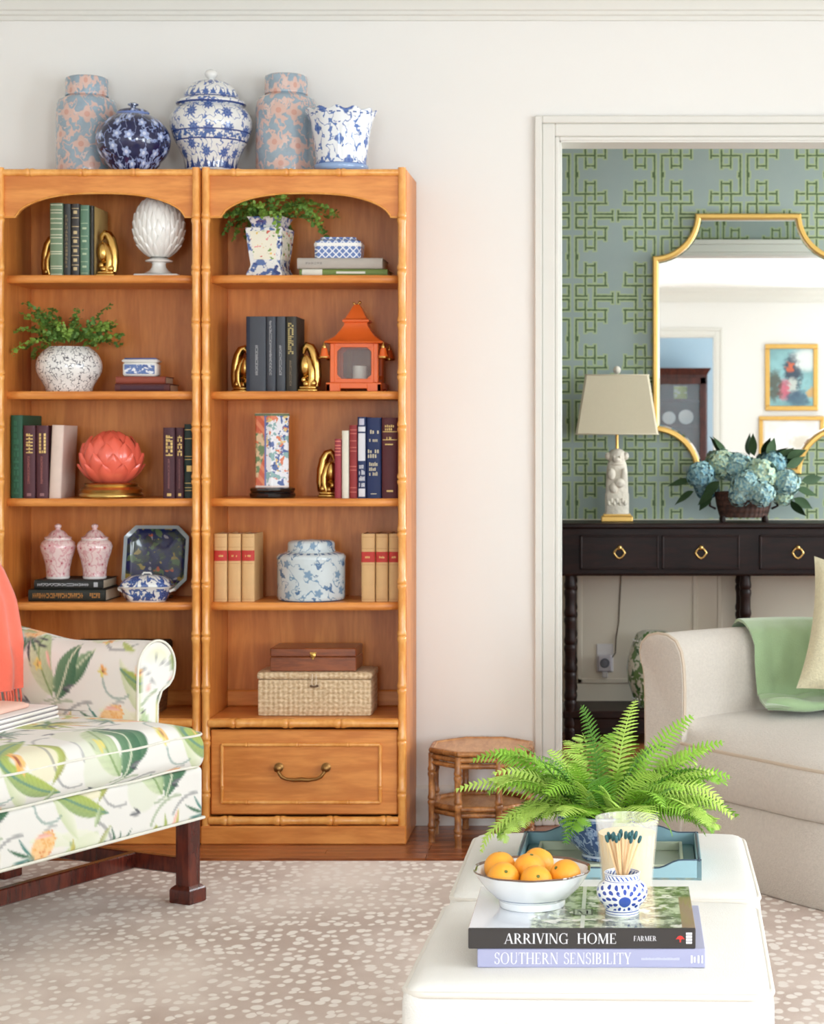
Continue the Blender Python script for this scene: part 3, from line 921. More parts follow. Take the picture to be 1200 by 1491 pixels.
# ------------------------------------------------------------------ bow-fronted sofa
M['oat'] = plain('oatmeal_chenille', C(210, 201, 190), .92, var=.13, vs=130, bump=.7, bs=220, sheen=.3)
M['oat_pipe'] = plain('oatmeal_piping', C(205, 188, 168), .9, var=.05, vs=60)
SC = 1.36                                                    # mirror axis of the sofa
sofa = thing('sofa', 'oatmeal chenille sofa with rolled arms and bowed seat, in front of the wide opening', 'sofa', (SC, 5.3, 0))
def mir(pts): return pts + [(2 * SC - x, y) for x, y in pts[::-1]]
def smooth_path(pts, n):
    P = [Vector((p[0], p[1], 0)) for p in pts]; out = []
    for i in range(len(P) - 1):
        p0, p1, p2, p3 = P[max(i - 1, 0)], P[i], P[i + 1], P[min(i + 2, len(P) - 1)]
        for k in range(n):
            t = k / n
            q = .5 * ((2 * p1) + (p2 - p0) * t + (2 * p0 - 5 * p1 + 4 * p2 - p3) * t * t + (3 * p1 - p0 - 3 * p2 + p3) * t ** 3)
            out.append((q.x, q.y))
    out.append((P[-1].x, P[-1].y)); return out
front = smooth_path(mir([(.185, 5.44), (.262, 5.32), (.37, 5.175), (.53, 4.965), (.74, 4.80), (1.02, 4.70)]), 6)
inner = smooth_path(mir([(.190, 5.435), (.30, 5.535), (.385, 5.60), (.44, 5.628), (.56, 5.635), (.9, 5.64), (1.2, 5.645)]), 6)
def SL_(p, z): return (p[0] - SC, p[1] - 5.3, z)
def seatloft(outline, back_y, levels):
    """levels: (z, inset of front outline)"""
    rings = []
    n = len(outline)
    for z, ins in levels:
        r = []
        for i, (x, y) in enumerate(outline):
            x0, y0 = outline[max(i - 1, 0)]; x1, y1 = outline[min(i + 1, n - 1)]
            tx, ty = x1 - x0, y1 - y0; l = math.hypot(tx, ty)
            r.append(SL_((x - ty / l * ins, y + tx / l * ins), z))
        rings.append(r)
    return rings
# base
lv = [(.014, .0), (.02, -.004), (.12, -.002), (.22, .0), (.232, .006)]
rg_ = [r + [SL_((2 * SC - .40, 5.70), z), SL_((.40, 5.70), z)] for r, (z, i) in zip(seatloft(front, 0, lv), lv)]
obj('base', G().loft(rg_), M['oat'], sofa, 50)
# seat cushion: side wall from the front outline, crowned top filled towards the back line
g = G(); cols = len(front)
lv = [(.232, .012), (.236, -.004), (.25, -.014), (.30, -.020), (.345, -.016), (.366, -.004), (.378, .012)]
rows = seatloft(front, 0, lv)
ins_b = [inner[min(len(inner) - 1, int(round(i * (len(inner) - 1) / (cols - 1))))] for i in range(cols)]
top0 = rows[-1]
for k in range(1, 15):
    f = k / 14.0; r = []
    for i in range(cols):
        a = Vector(top0[i]); b = Vector(SL_((ins_b[i][0], ins_b[i][1] + .02), .438))
        p = a.lerp(b, f); p.z = .378 + (.436 - .378) * (1 - (1 - f) ** 2.2)
        r.append(tuple(p))
    rows.append(r)
g.loft(rows, closed=False)
sc_o = obj('seat_cushion', g, M['oat'], sofa, 60)
for r_, zz in ((rows[5], 0), (rows[0], .002)):
    obj('piping', G().tube([(p[0], p[1], p[2] + zz) for p in r_], .0048, 6), M['oat_pipe'], sc_o, 60)
# arms and back in one sweep: section (outward offset, z)
sec = [(.0, .20), (.0, .40), (-.002, .52), (.002, .58), (.012, .620), (.032, .648), (.065, .662), (.105, .664), (.145, .655), (.170, .634), (.177, .608), (.172, .585), (.163, .565), (.158, .54), (.155, .48), (.153, .30), (.152, .014), (.02, .014)]
def off(path, i, o):
    x0, y0 = path[max(i - 1, 0)]; x1, y1 = path[min(i + 1, len(path) - 1)]; tx, ty = x1 - x0, y1 - y0; l = math.hypot(tx, ty)
    return (path[i][0] - ty / l * o, path[i][1] + tx / l * o)
rings = []
for i in range(len(inner)): rings.append([SL_(off(inner, i, o), z) for o, z in sec])
obj('arms_and_back', G().loft(rings, caps=True), M['oat'], sofa, 50)
for i in (0, len(inner) - 1):
    obj('arm_piping', G().tube([SL_((off(inner, i, o)[0], off(inner, i, o)[1]), z) for o, z in sec[1:-2]], .0048, 6), M['oat_pipe'], sofa, 60)
# darker panel on the end of each arm
for i, d in ((0, -1), (len(inner) - 1, 1)):
    x0, y0 = inner[0] if i == 0 else inner[-1]; x1, y1 = inner[1] if i == 0 else inner[-2]
    tx, ty = (x0 - x1), (y0 - y1); l = math.hypot(tx, ty); tx, ty = tx / l * .006, ty / l * .006
    cxm, czm = .075, .36
    def pt(o, z, k): p = off(inner, i, o); return SL_((p[0] + tx * k, p[1] + ty * k), z)
    s2 = [(cxm + (o - cxm) * .95, czm + (z - czm) * .985) for o, z in sec]
    obj('arm_front', G().loft([[pt(o, z, 0) for o, z in sec], [pt(o, z, 1) for o, z in s2]]), M['oat'], sofa, 50)
for (x, y) in ((.42, 5.42), (2 * SC - .42, 5.42), (.6, 5.72), (2 * SC - .6, 5.72)):
    obj('leg', G().lathe([(.02, .0122), (.022, .02)], 12, TR(*SL_((x, y), 0))), M['mahog'], sofa)

# green throw over the back corner
M['sage'] = plain('sage_wool', C(160, 186, 142), .92, var=.06, vs=25, bump=.35, bs=280, sheen=.5)
gt = thing('throw_blanket', 'sage green wool throw draped over the back of the oatmeal sofa', 'throw', (.8, 5.6, 0))
drape = [(-.16, .449), (-.10, .452), (-.055, .456), (-.035, .478), (-.028, .52), (-.022, .58), (-.010, .630), (.018, .664), (.065, .680), (.12, .682), (.165, .668), (.196, .63), (.20, .57), (.16, .50), (.150, .42)]
g = G(); nx, ns = 52, 50
def dr(s_):
    x = s_ * (len(drape) - 1); i = min(int(x), len(drape) - 2); f = x - i
    return drape[i][0] * (1 - f) + drape[i + 1][0] * f, drape[i][1] * (1 - f) + drape[i + 1][1] * f
for th in (0, .008):
    for i in range(nx + 1):
        f = i / nx
        for j in range(ns + 1):
            s_ = j / ns; o, z = dr(s_)
            X = .395 + .62 * f + .03 * (1 - f) * max(0, .35 - s_) * 2 - .09 * (1 - f) * max(0, s_ - .42) * 2
            corner = max(0, (.50 - X) / .11)
            Y = 5.630 + o - .035 * corner ** 1.6
            rip = (.010 * math.sin(X * 31 + s_ * 4) + .006 * math.sin(X * 71 + s_ * 9)) * (1 - .6 * corner)
            if s_ < .22: Y += -.02 * math.sin(X * 17) ; z += abs(.010 * math.sin(X * 23 + 1)) + .006
            else: Y -= abs(rip)
            g.v.append((X - .8, Y - 5.6 - th * (1 if s_ < .5 else 0), z + (th if (s_ < .2 or .45 < s_ < .7) else 0)))
K = (nx + 1) * (ns + 1)
for i in range(nx):
    for j in range(ns):
        q = (i * (ns + 1) + j, (i + 1) * (ns + 1) + j, (i + 1) * (ns + 1) + j + 1, i * (ns + 1) + j + 1)
        g.f.append(q); g.f.append(tuple(K + x for x in q[::-1]))
rim([j for j in range(ns + 1)]); rim([nx * (ns + 1) + j for j in range(ns + 1)]); rim([i * (ns + 1) for i in range(nx + 1)]); rim([i * (ns + 1) + ns for i in range(nx + 1)])
obj('blanket', g, M['sage'], gt, 70)
obj('hem_fold', G().tube([(.425 - .8 + .60 * i / 24, 5.478 - 5.6 - .016 * math.sin(i * .5), .468 + .004 * math.sin(i * .9)) for i in range(25)], [.016 + .004 * math.sin(i * .7) for i in range(25)], 10), M['sage'], gt, 70)

# woven pillow leaning on the throw
M['woven'] = plain('straw_weave', C(208, 200, 168), .9, var=.18, vs=120, bump=.6, bs=200)
def pillow(w, h, t):
    g = G(); n = 26
    for sgn in (-1, 1):
        for i in range(n + 1):
            for j in range(n + 1):
                x, z = -1 + 2 * i / n, -1 + 2 * j / n
                pinch = 1 - .10 * (1 - abs(x) ** 2) * (abs(z) ** 3) ; pz = 1 - .10 * (1 - z * z) * abs(x) ** 3
                y = ((1 - x ** 4) * (1 - z ** 4)) ** .55 * t / 2
                g.v.append((x * w / 2 * pz, sgn * y, z * h / 2 * pinch))
    K = (n + 1) ** 2
    for i in range(n):
        for j in range(n):
            q = (i * (n + 1) + j, (i + 1) * (n + 1) + j, (i + 1) * (n + 1) + j + 1, i * (n + 1) + j + 1)
            g.f.append(q); g.f.append(tuple(K + x for x in q[::-1]))
    return g
pl = thing('throw_pillow', 'straw coloured woven square pillow leaning on the sage throw', 'pillow', (.722, 5.44, .4705))
g = pillow(.40, .38, .12)
T = TR(0, 0, .185) @ RZ(.10) @ RX(-.30) @ RY(math.radians(11))
po = obj('pillow_case', G().merge(g, T), M['woven'], pl, 60)
zmin = min(v[2] for v in po.data.vertices.data.vertices) if False else min(v.co.z for v in po.data.vertices)
pl.location.z = .4540 - zmin

# ------------------------------------------------------------------ painted ceramics (patterns wrap round the upright axis of each piece)
def chino(name, bg, c1, c2, R=.1, fs=14.0, petals=6, flower=.34, vine=.03, blot=.62, bands=(), rough=.15, ns=30.0, wob=.25, c3=None, bgv=0.0, ring=True):
    n = N(name)
    x, y, z = n.sep(n.obj())
    th = n.m('ARCTAN2', x, n.m('MULTIPLY', y, -1.0))
    u = n.m('MULTIPLY', th, R)
    p = n.comb(u, z, 0)
    pw = n.vadd(p, n.scale(n.comb(n.noise(p, 25, 2), n.noise(n.scale(p, (1.3, .9, 1)), 27, 2), 0), (wob * .06, wob * .06, 0)))
    col = bg if not bgv else n.mix(n.step(n.noise(p, 18, 3), .35, .65), bg, tuple(c * (1 - bgv) for c in bg[:3]) + (1,))
    if blot: col = n.mix(n.step(n.noise(pw, ns, 3, .6), blot, blot + .03), col, c2)
    if vine: col = n.mix(n.step(n.m('ABSOLUTE', n.m('SUBTRACT', n.noise(pw, ns * .62, 2, .5), .5)), vine, vine * .5), col, c1)
    if flower:
        vo = n.vor(p, fs, .55)
        d = vo.outputs['Distance']
        lx, ly, _ = n.sep(n.vsub(p, vo.outputs['Position']))
        an = n.m('ARCTAN2', ly, lx)
        edge = n.m('MULTIPLY_ADD', n.m('COSINE', n.m('MULTIPLY', an, float(petals))), flower * .2, flower * .85)
        fl_ = n.step(n.m('SUBTRACT', d, edge), .03, -.03)
        fc = c1 if not ring else n.mix(n.step(n.m('SINE', n.m('MULTIPLY', d, 46.0)), -.2, .5), c1, c2)
        if c3 is not None: fc = n.mix(n.step(d, flower * .40, flower * .3), fc, c3)
        col = n.mix(fl_, col, fc)
    for (z0, z1, kind, c) in bands:
        inb = n.m('MULTIPLY', n.m('GREATER_THAN', z, z0), n.m('LESS_THAN', z, z1))
        if kind == 'dash':
            inb = n.m('MULTIPLY', inb, n.step(n.m('SINE', n.m('MULTIPLY', th, 26.0)), -.1, .2))
        elif kind == 'petal':
            w = n.m('MULTIPLY_ADD', n.m('ABSOLUTE', n.m('SINE', n.m('MULTIPLY', th, 11.0))), -(z1 - z0), z1)
            inb = n.m('MULTIPLY', n.m('MULTIPLY', n.m('GREATER_THAN', z, z0), n.m('LESS_THAN', z, w)), 1.0)
        elif kind == 'scroll':
            inb = n.m('MULTIPLY', inb, n.step(n.noise(p, 70, 2), .46, .54))
        col = n.mix(inb, col, c)
    n.out(col, rough, coat=.5, coat_r=.05)
    return n.mat
WH, CB, DB, NB = C(232, 232, 228), C(78, 106, 164), C(46, 68, 130), C(20, 28, 72)
M['white_glaze'] = plain('white_glaze', C(238, 237, 232), .14, var=.02, coat=.5)

def jar(name, label, cat, loc, prof, mat, lid=None, lidmat=None, seg=64, group=None, knob=None, rotz=0):
    t = thing(name, label, cat, loc, rotz, group)
    obj('body', G().lathe(prof, seg), mat, t, 50)
    if lid:
        lo = obj('lid', G().lathe(lid, seg), lidmat or mat, t, 50)
        if knob: obj('knob', G().lathe(knob, 24), M['white_glaze'], lo, 50)
    return t
TZ = bz(246)
def rng(p0, p1, n, f): return [f(p0 + (p1 - p0) * i / n) for i in range(n + 1)]
# two tall pink and blue tea jars
pk = chino('pink_blue_tea_jar_glaze', C(158, 178, 192), C(218, 186, 174), C(222, 196, 186), .093, 12, 4, .30, .030, .57, (), .25, 26, 1.1, C(212, 164, 148), .14, False)
jp = [(.0, 0), (.088, 0), (.092, .006), (.0925, .02), (.0925, .205), (.0905, .222), (.084, .236), (.066, .245), (.062, .248), (.061, .262)]
jl = [(.0655, .250), (.0658, .256), (.0650, .2566), (.0650, .298), (.063, .304), (.055, .308), (.0, .311)]
jar('tea_jar', 'tall pink and blue cylindrical tea jar beside the dark navy melon jar', 'jar', (XW(127, 6.05), 6.047, TZ), jp, pk, jl, pk, group='pink and blue tea jars')
jar('tea_jar', 'tall pink and blue cylindrical tea jar behind the scalloped cachepot', 'jar', (XW(417, 6.05), 6.047, TZ), [(r * 1.01, z * 1.02) for r, z in jp], pk, [(r * 1.01, z * 1.02) for r, z in jl], pk, group='pink and blue tea jars', rotz=2.2)
# navy prunus jar
nav = chino('navy_prunus_glaze', NB, C(150, 166, 206), C(128, 146, 194), .11, 22, 5, .33, .012, .62, ((.172, .180, 'solid', C(120, 140, 190)),), .1, 30, .8, C(206, 214, 232), 0, False)
bp = [(0, 0), (.060, 0), (.064, .006), (.078, .020)] + rng(-.75, 1.12, 20, lambda a: (.112 * math.cos(a), .0935 + .0905 * math.sin(a))) + [(.045, .178)]
lp = [(.047, .176), (.049, .180), (.044, .187), (.028, .192), (.010, .195), (.008, .197), (.0085, .201), (.0155, .203), (.016, .207), (.009, .211), (0, .212)]
jar('melon_jar', 'round navy blue lidded jar painted with white prunus blossom', 'jar', (XW(194, 5.935), 5.935, TZ), bp, nav, lp, nav)
# temple jar
tj = chino('temple_jar_glaze', WH, C(96, 120, 176), C(70, 94, 156), .12, 17, 9, .30, .020, .69,
           ((.0, .012, 'solid', DB), (.018, .052, 'petal', DB), (.012, .016, 'solid', WH), (.100, .104, 'solid', DB), (.127, .131, 'solid', DB), (.104, .127, 'scroll', CB), (.212, .216, 'solid', DB)), .1, 46, .35)
tb = [(0, 0), (.078, 0), (.080, .004), (.0795, .03), (.085, .055), (.100, .085), (.115, .115), (.1245, .145), (.126, .165), (.121, .185), (.108, .203), (.092, .212), (.089, .220)]
tl = [(.094, .212), (.105, .216), (.107, .220), (.105, .226), (.090, .232), (.084, .238), (.083, .248), (.074, .266), (.056, .282), (.034, .291), (.014, .295), (.0, .296)]
tlm = chino('temple_lid_glaze', WH, C(86, 112, 172), C(58, 84, 152), .08, 26, 7, .28, .03, .68, ((.214, .219, 'solid', DB), (.234, .238, 'solid', DB), (.240, .262, 'petal', CB)), .1, 50, .3)
jar('temple_jar', 'large white and blue lidded temple jar with a white knob', 'jar', (XW(308, 6.02), 6.015, TZ), tb, tj, tl, tlm,
    knob=[(.010, .293), (.009, .298), (.013, .302), (.019, .309), (.0195, .316), (.015, .323), (.006, .3265), (0, .327)])
# scalloped cachepot
cpg = chino('cachepot_glaze', C(232, 236, 238), C(92, 122, 182), C(66, 96, 164), .09, 12, 4, .20, .022, .635, ((.0, .018, 'solid', C(140, 168, 208)), (.020, .023, 'solid', CB), (.168, .172, 'dash', CB)), .1, 34, .8)
t = thing('cachepot', 'white scalloped-rim cachepot with blue landscape painting on the bookcase top', 'planter', (XW(497, 5.935), 5.935, TZ))
def scal(r, z, a):
    k = max(0, (z - .13) / .05)
    return r * (1 + .035 * k * math.cos(12 * a)), z + .004 * k * math.cos(12 * a)
obj('body', G().lathe([(0, .004), (.078, .004), (.080, .008), (.076, .03), (.078, .05), (.086, .11), (.093, .15), (.103, .176), (.106, .182), (.103, .184), (.098, .176), (.088, .15), (.080, .11), (.07, .03), (0, .025)], 96, rf=scal), cpg, t, 50)
obj('saucer_foot', G().lathe([(0, 0), (.074, 0), (.080, .004), (.083, .016), (.081, .020), (.076, .021)], 64), plain('blue_foot_glaze', C(142, 170, 210), .15, coat=.5), t, 50)

# ------------------------------------------------------------------ books
M['paper_edge'] = plain('page_edges', C(226, 214, 188), .85, var=.12, vs=200)
_bm = {}
def cloth(c, rough=.6):
    k = tuple(c) + (rough,)
    if k not in _bm: _bm[k] = plain('book_cloth_%d' % len(_bm), C(*c), rough, var=.10, vs=30, bump=.15, bs=300)
    return _bm[k]
def book(label, x, z, w, h, d, cov, deco=(), yf=5.925, lean=0.0, group=None, flat=False, rotz=0.0, side=None, pages=True, name='book', cat='book', y0=None):
    """upright: spine faces the room (-Y), w thick, h tall, d deep.  x = left edge.  flat: lies on its side, spine to the room, x = left end, h long"""
    t = thing(name, label, cat, (x, yf, z), rotz, group)
    if flat: T = TR(0, 0, w) @ RY(PI / 2)           # (thick, deep, tall) -> tall runs along +X, thick runs down
    elif lean: T = TR(max(0, -lean) * 0, 0, 0) @ RY(lean)
    else: T = Matrix.Identity(4)
    bt = .0026
    arc = rng(0, PI, 8, lambda a: (w / 2 - w / 2 * math.cos(a), .006 - .006 * math.sin(a)))
    inner = [(w - bt, .010), (bt, .010)]
    poly = arc + [(w, .008)] + [(w - bt, .012)] + [(bt, .012), (0, .008)]
    g = G().prism(arc + [(w, .011), (0, .011)], 0, h, 'z').box(0, bt, .010, d, 0, h, .0008).box(w - bt, w, .010, d, 0, h, .0008)
    g2 = G().merge(g, T)
    obj('cover', g2, cov, t, 35)
    if side is not None: obj('front_board', G().box(w - .0004, w + .0006, .011, d - .001, .001, h - .001, 0, T), side, t, 0)
    obj('page_block', G().box(bt, w - bt, .011, d - .004, .003, h - .003, 0, T), M['paper_edge'], t, 0)
    for (nm, mat, rects) in deco:
        gg = G()
        for (f0, f1, z0, z1) in rects:               # fractions across the spine and up it
            n = 12
            for i in range(n):
                a, b = f0 + (f1 - f0) * i / n, f0 + (f1 - f0) * (i + 1) / n
                def sp(f): return (w * f, .006 - .006 * math.sqrt(max(0, 1 - (2 * f - 1) ** 2)) - .0009)
                (xa, ya), (xb, yb) = sp(a), sp(b)
                gg.add([(xa, ya, h * z0), (xb, yb, h * z0), (xb, yb, h * z1), (xa, ya, h * z1)], [(0, 1, 2, 3)], T)
        do_ = obj(nm, gg, mat, t, 0)
        if len(rects) > 2: do_['kind'] = 'stuff'
    return t
def bands(zs, th=.008, f0=.06, f1=.94): return [(f0, f1, z, z + th) for z in zs]
def squig(z0, z1, f0, f1, n, seed=1, across=False):
    """small bars that read as lettering: n strokes between z0 and z1"""
    r = random.Random(seed); o = []
    for i in range(n):
        a = z0 + (z1 - z0) * i / n; L = (z1 - z0) / n
        if across:
            m = 5
            for k in range(m):
                if r.random() < .8:
                    ff = f0 + (f1 - f0) * k / m; o.append((ff, ff + (f1 - f0) / m * .62, a, a + L * r.uniform(.5, .8)))
        else:
            k = r.random()
            if k < .45: o.append((f0, f1, a, a + L * .34))
            if k > .25: o.append((f0, f0 + (f1 - f0) * .3, a, a + L * .8))
            if k > .6: o.append((f1 - (f1 - f0) * .3, f1, a, a + L * .8))
            if k < .7: o.append(((f0 + f1) / 2 - .05, (f0 + f1) / 2 + .05, a, a + L * .75))
    return o
GI = M['gilt']
SIL = plain('silver_print', C(178, 180, 184), .5, .2)
YF = 5.915
def bx0(px, yf=YF): return XW(px, yf)
PXM = YF / FPX
# top shelf, left case: green leather set
z1 = SH[1]
greens = [(72, 91.5, 292, (112, 134, 104), 'striped light green leather', [bands([.02, .1, .13, .30, .33, .44, .52, .56, .64, .72, .78, .86, .90, .97], .012)], C(206, 204, 176)),
          (92, 103, 293, (48, 50, 48), 'dark olive leather', [squig(.12, .86, .3, .6, 14, 3)], C(128, 112, 84)),
          (103.3, 115.5, 293, (52, 48, 46), 'charcoal leather', [[(.3, .75, z, z + .045) for z in (.08, .2, .33, .46, .58, .86)], bands([.15, .28, .41, .53, .68, .8, .93], .01)], C(196, 176, 132)),
          (116, 130, 295, (92, 128, 104), 'sage green leather', [[(.28, .72, z, z + .028) for z in (.12, .3, .48, .66)], bands([.04, .2, .38, .56, .74, .93], .008, .1, .85)], C(176, 194, 160)),
          (130.5, 136.5, 296, (38, 36, 26), 'dark brown', [], C(160, 140, 90))]
for i, (a, b, top, c, desc, dec, gc) in enumerate(greens):
    gm = plain('spine_tooling_%d' % i, gc, .5, .15)
    book(desc + ' book standing between gold bookends beside the white artichoke', bx0(a), z1, (b - a) * PXM - .0004, (398.5 - top) * PXM, .165, cloth(c, .45), [('spine_tooling', gm, d) for d in dec], YF,
         side=cloth((196, 168, 106)) if i == 4 else None, group='books between gold bookends, top shelf')

# gold scrolled bookends
def make_bookend():
    g = G()
    g.box(-.026, .030, -.028, .028, 0, .008, .002)
    g.box(-.022, .026, -.024, .024, .008, .016, .002)
    arch = [(.022, .016), (.024, .045), (.022, .080), (.015, .110), (.006, .126), (-.004, .130), (-.012, .122), (-.014, .108)]
    g.tube([(a, 0, b) for a, b in arch], [.012, .014, .0145, .014, .013, .0115, .009, .005], 12)
    arch2 = [(.006, .016), (.012, .035), (.012, .060), (.005, .085), (-.004, .100)]
    g.tube([(a, -.012, b) for a, b in arch2], [.010, .012, .012, .010, .005], 12)
    g.ball((-.008, -.010, .074), .0150, .0155, .030, 16, 12)
    g.ball((-.012, -.008, .034), .010, .012, .011, 14, 8)
    g.ball((-.004, -.018, .022), .010, .010, .010, 14, 8)
    g.ball((.016, -.014, .024), .011, .011, .012, 14, 8)
    g.lathe([(.020, .026), (.022, .030), (.018, .034)], 18, TR(.004, 0, 0))
    g.lathe([(.019, .040), (.021, .044), (.017, .048)], 18, TR(.006, 0, 0))
    return g
beg = make_bookend()
def bookend(label, px, z, mirror=False, s=1.0, yf=YF + .035, x=None):
    gg = G().merge(beg, Matrix.Diagonal((-s if mirror else s, s, s, 1)))
    return tag(obj('bookend', gg, M['gold'], None, 60, (XW(px, yf) if x is None else x, yf, z)), label, 'bookend', 'gold scrolled bookends')
bookend('gold scrolled bookend beside the white artichoke finial', 155, z1, s=1.02)
bookend('gold scrolled bookend on the outer side of the green leather books', 59, z1, True, yf=YF + .15, x=bx0(72) - .032)
def globe_petals(t, rx, rz, zc, rows, mat, name='petal', joined=False, lift=.010, flat=.9):
    '''overlapping petals laid on an ellipsoid; rows: (elevation of the petal base, elevation of its tip, count, phase, half width)'''
    obj('core', G().ball((0, 0, zc), rx * .95, rx * .95, rz * .95, 32, 20), mat, t, 60)
    for (e0, e1, cnt, ph, hw) in rows:
        gr = G()
        for k in range(cnt):
            a = 2 * PI * (k + ph) / cnt; n = 8; vs = []
            for i in range(n + 1):
                s_ = i / n; e = e0 + (e1 - e0) * s_
                lf = lift * (.15 + .85 * s_ ** 1.5)
                w = hw * math.sin(PI * (.22 + .78 * s_)) ** .8 if s_ < 1 else 0.0008
                for q in (-1, -.5, 0, .5, 1):
                    rr = (rx + lf) * math.cos(e) - abs(q) ** 2 * .006 + (.0012 if q == 0 else 0)
                    aa = a + q * w / max((rx + lf) * math.cos(e), .022)
                    vs.append((rr * math.sin(aa), -rr * math.cos(aa), zc + (rz + lf * .6) * math.sin(e)))
            (gr if joined else G()).add([], [])
            gp = G().add(vs, [(i * 5 + j, i * 5 + j + 1, (i + 1) * 5 + j + 1, (i + 1) * 5 + j) for i in range(n) for j in range(4)])
            obj(name, gp, mat, t, 70, fixn=False)
# white artichoke finial
t = thing('artichoke_finial', 'white ceramic artichoke finial on a stepped pedestal, top shelf', 'finial', (XW(231, 5.96), 5.965, z1))
obj('pedestal', G().box(-.067, .067, -.05, .05, 0, .008, .003).lathe([(.06, .008), (.045, .012), (.030, .020), (.022, .030), (.020, .040), (.022, .044), (.040, .047), (.042, .051), (.03, .056), (.024, .060)], 40), M['white_glaze'], t, 50)
globe_petals(t, .074, .098, .060 + .092, [(-1.15 + .235 * r, -.55 + .245 * r, 15 if r < 7 else 10, .5 * (r % 2), .0175 if r < 7 else .014) for r in range(9)], M['white_glaze'], 'scale', lift=.006)

# ------------------------------------------------------------------ small-leaved ferns
M['leaf_mid'] = plain('fern_leaf', C(124, 158, 62), .55, var=.3, vs=40)
M['leaf_dark'] = plain('fern_leaf_dark', C(88, 126, 50), .55, var=.35, vs=40)
M['leaf_lime'] = plain('fern_leaf_lime', C(150, 186, 70), .5, var=.25, vs=60)
M['stem'] = plain('fern_stem', C(70, 78, 36), .6)
def spray(seed, L, az, el, droop, leaf, n, base=(0, 0, 0), fork=True, keep=None):
    """a wiry stem with round leaflets in pairs; keep(p) may refuse leaflets"""
    r = random.Random(seed); g = G(); p = Vector(base); a = el; pts = [p.copy()]
    for i in range(10):
        d = Vector((math.cos(az) * math.cos(a), math.sin(az) * math.cos(a), math.sin(a)))
        p = p + d * L / 10; a -= droop / 10; pts.append(p.copy())
    if keep: pts = [q for q in pts if keep(q)] or pts[:2]
    g.tube(pts, .0009, 4)
    m = len(pts)
    for i in range(n):
        f = (.22 + .78 * i / n) * (m - 1); k = min(int(f), m - 2); q = pts[k].lerp(pts[k + 1], f - k)
        for s_ in (-1, 1):
            o = Vector((r.gauss(0, 1), r.gauss(0, 1), r.gauss(.1, .6))) * leaf * .95
            c = q + o
            if keep and not keep(c): continue
            nrm = Vector((r.gauss(0, .6), r.gauss(-.7, .5), r.gauss(.8, .5))).normalized(); u = nrm.orthogonal().normalized(); w = nrm.cross(u)
            R_ = leaf * r.uniform(.55, 1.0)
            vs = [c + (u * math.cos(t_) + w * math.sin(t_)) * R_ * (1 + .22 * math.cos(3 * t_)) + nrm * R_ * .15 * math.cos(2 * t_) for t_ in [2 * PI * j / 7 for j in range(7)]]
            g.add([tuple(c)] + [tuple(v) for v in vs], [(0, 1 + j, 1 + (j + 1) % 7) for j in range(7)])
    return g
# speckled pot with fern, second shelf
z2 = SH[2]
def speckle():
    n = N('speckled_glaze')
    x, y, z = n.sep(n.obj()); th = n.m('ARCTAN2', x, n.m('MULTIPLY', y, -1.0)); p = n.comb(n.m('MULTIPLY', th, .095), z, 0)
    v = n.vor(n.vadd(p, n.scale(n.comb(n.noise(p, 60, 2), n.noise(p, 71, 2), 0), (.02, .02, 0))), 90, 1.0, feat='DISTANCE_TO_EDGE')
    f = n.m('MULTIPLY', n.step(v.outputs['Distance'], .12, .05), n.step(n.noise(p, 55, 2), .44, .54))
    n.out(n.mix(f, C(240, 238, 234), C(66, 66, 76)), .14, coat=.5)
    return n.mat
t = thing('potted_fern', 'button fern in a round white pot with black speckles', 'plant', (XW(100, 5.97), 5.975, z2))
obj('pot', G().lathe([(0, 0), (.066, 0), (.070, .006), (.072, .016), (.080, .030)] + rng(-.55, .95, 14, lambda a: (.099 * math.cos(a) ** .9, .078 + .072 * math.sin(a))) + [(.062, .137), (.060, .138), (.058, .130), (0, .12)], 64), speckle(), t, 50)
ok = lambda lo=.0: (lambda q: -.17 < q.x < .17 and -.10 < q.y < .125 and q.z > .085 and q.z < .305 and (q.z > .145 or math.hypot(q.x, q.y) > .097))
for k in range(40):
    r = random.Random(100 + k); az = 2 * PI * k / 40 * 2.6 + r.uniform(-.1, .1)
    L = r.uniform(.11, .21) * (1.0 if abs(math.cos(az)) > .5 else .75)
    g = spray(100 + k, L, az, r.uniform(.55, 1.5), r.uniform(.5, 1.9), .0068, 20, (.03 * math.cos(az), .03 * math.sin(az), .128), keep=ok())
    obj('frond', g, M['leaf_dark'] if k % 3 else M['leaf_mid'], t, 0, fixn=False)
# burgundy book stack with a lidded porcelain box
book('brown burgundy book lying under the small blue and white box', bx0(167), z2, .0235, 80 * PXM, .13, cloth((92, 44, 42)), [('spine_label', cloth((70, 34, 46)), [(.2, .8, .1, .9)])], YF, flat=True, group='burgundy books under the porcelain box')
book('reddish brown book on top of a stack under the small blue and white box', bx0(168), z2 + .0238, .0225, 72 * PXM, .12, cloth((140, 66, 48)), [], YF + .004, flat=True, group='burgundy books under the porcelain box')
bwm = chino('small_box_glaze', C(226, 230, 236), C(96, 122, 176), C(70, 98, 160), .03, 40, 5, .4, .04, .5, (), .15, 60)
t = thing('porcelain_box', 'small white porcelain box with a blue panel on burgundy books', 'box', (XW(206, 5.95), 5.955, z2 + .0466))
obj('body', G().box(-.052, .052, -.03, .03, 0, .042, .006), M['white_glaze'], t, 50)
obj('painted_panel', G().box(-.046, .046, -.0312, -.029, .007, .036, .001), bwm, t, 30)
lo = obj('lid', G().box(-.055, .055, -.033, .033, .042, .052, .005), M['white_glaze'], t, 50)
obj('lid_panel', G().box(-.048, .048, -.027, .027, .052, .056, .003), plain('blue_lid_glaze', C(84, 104, 158), .2, coat=.4), lo, 40)

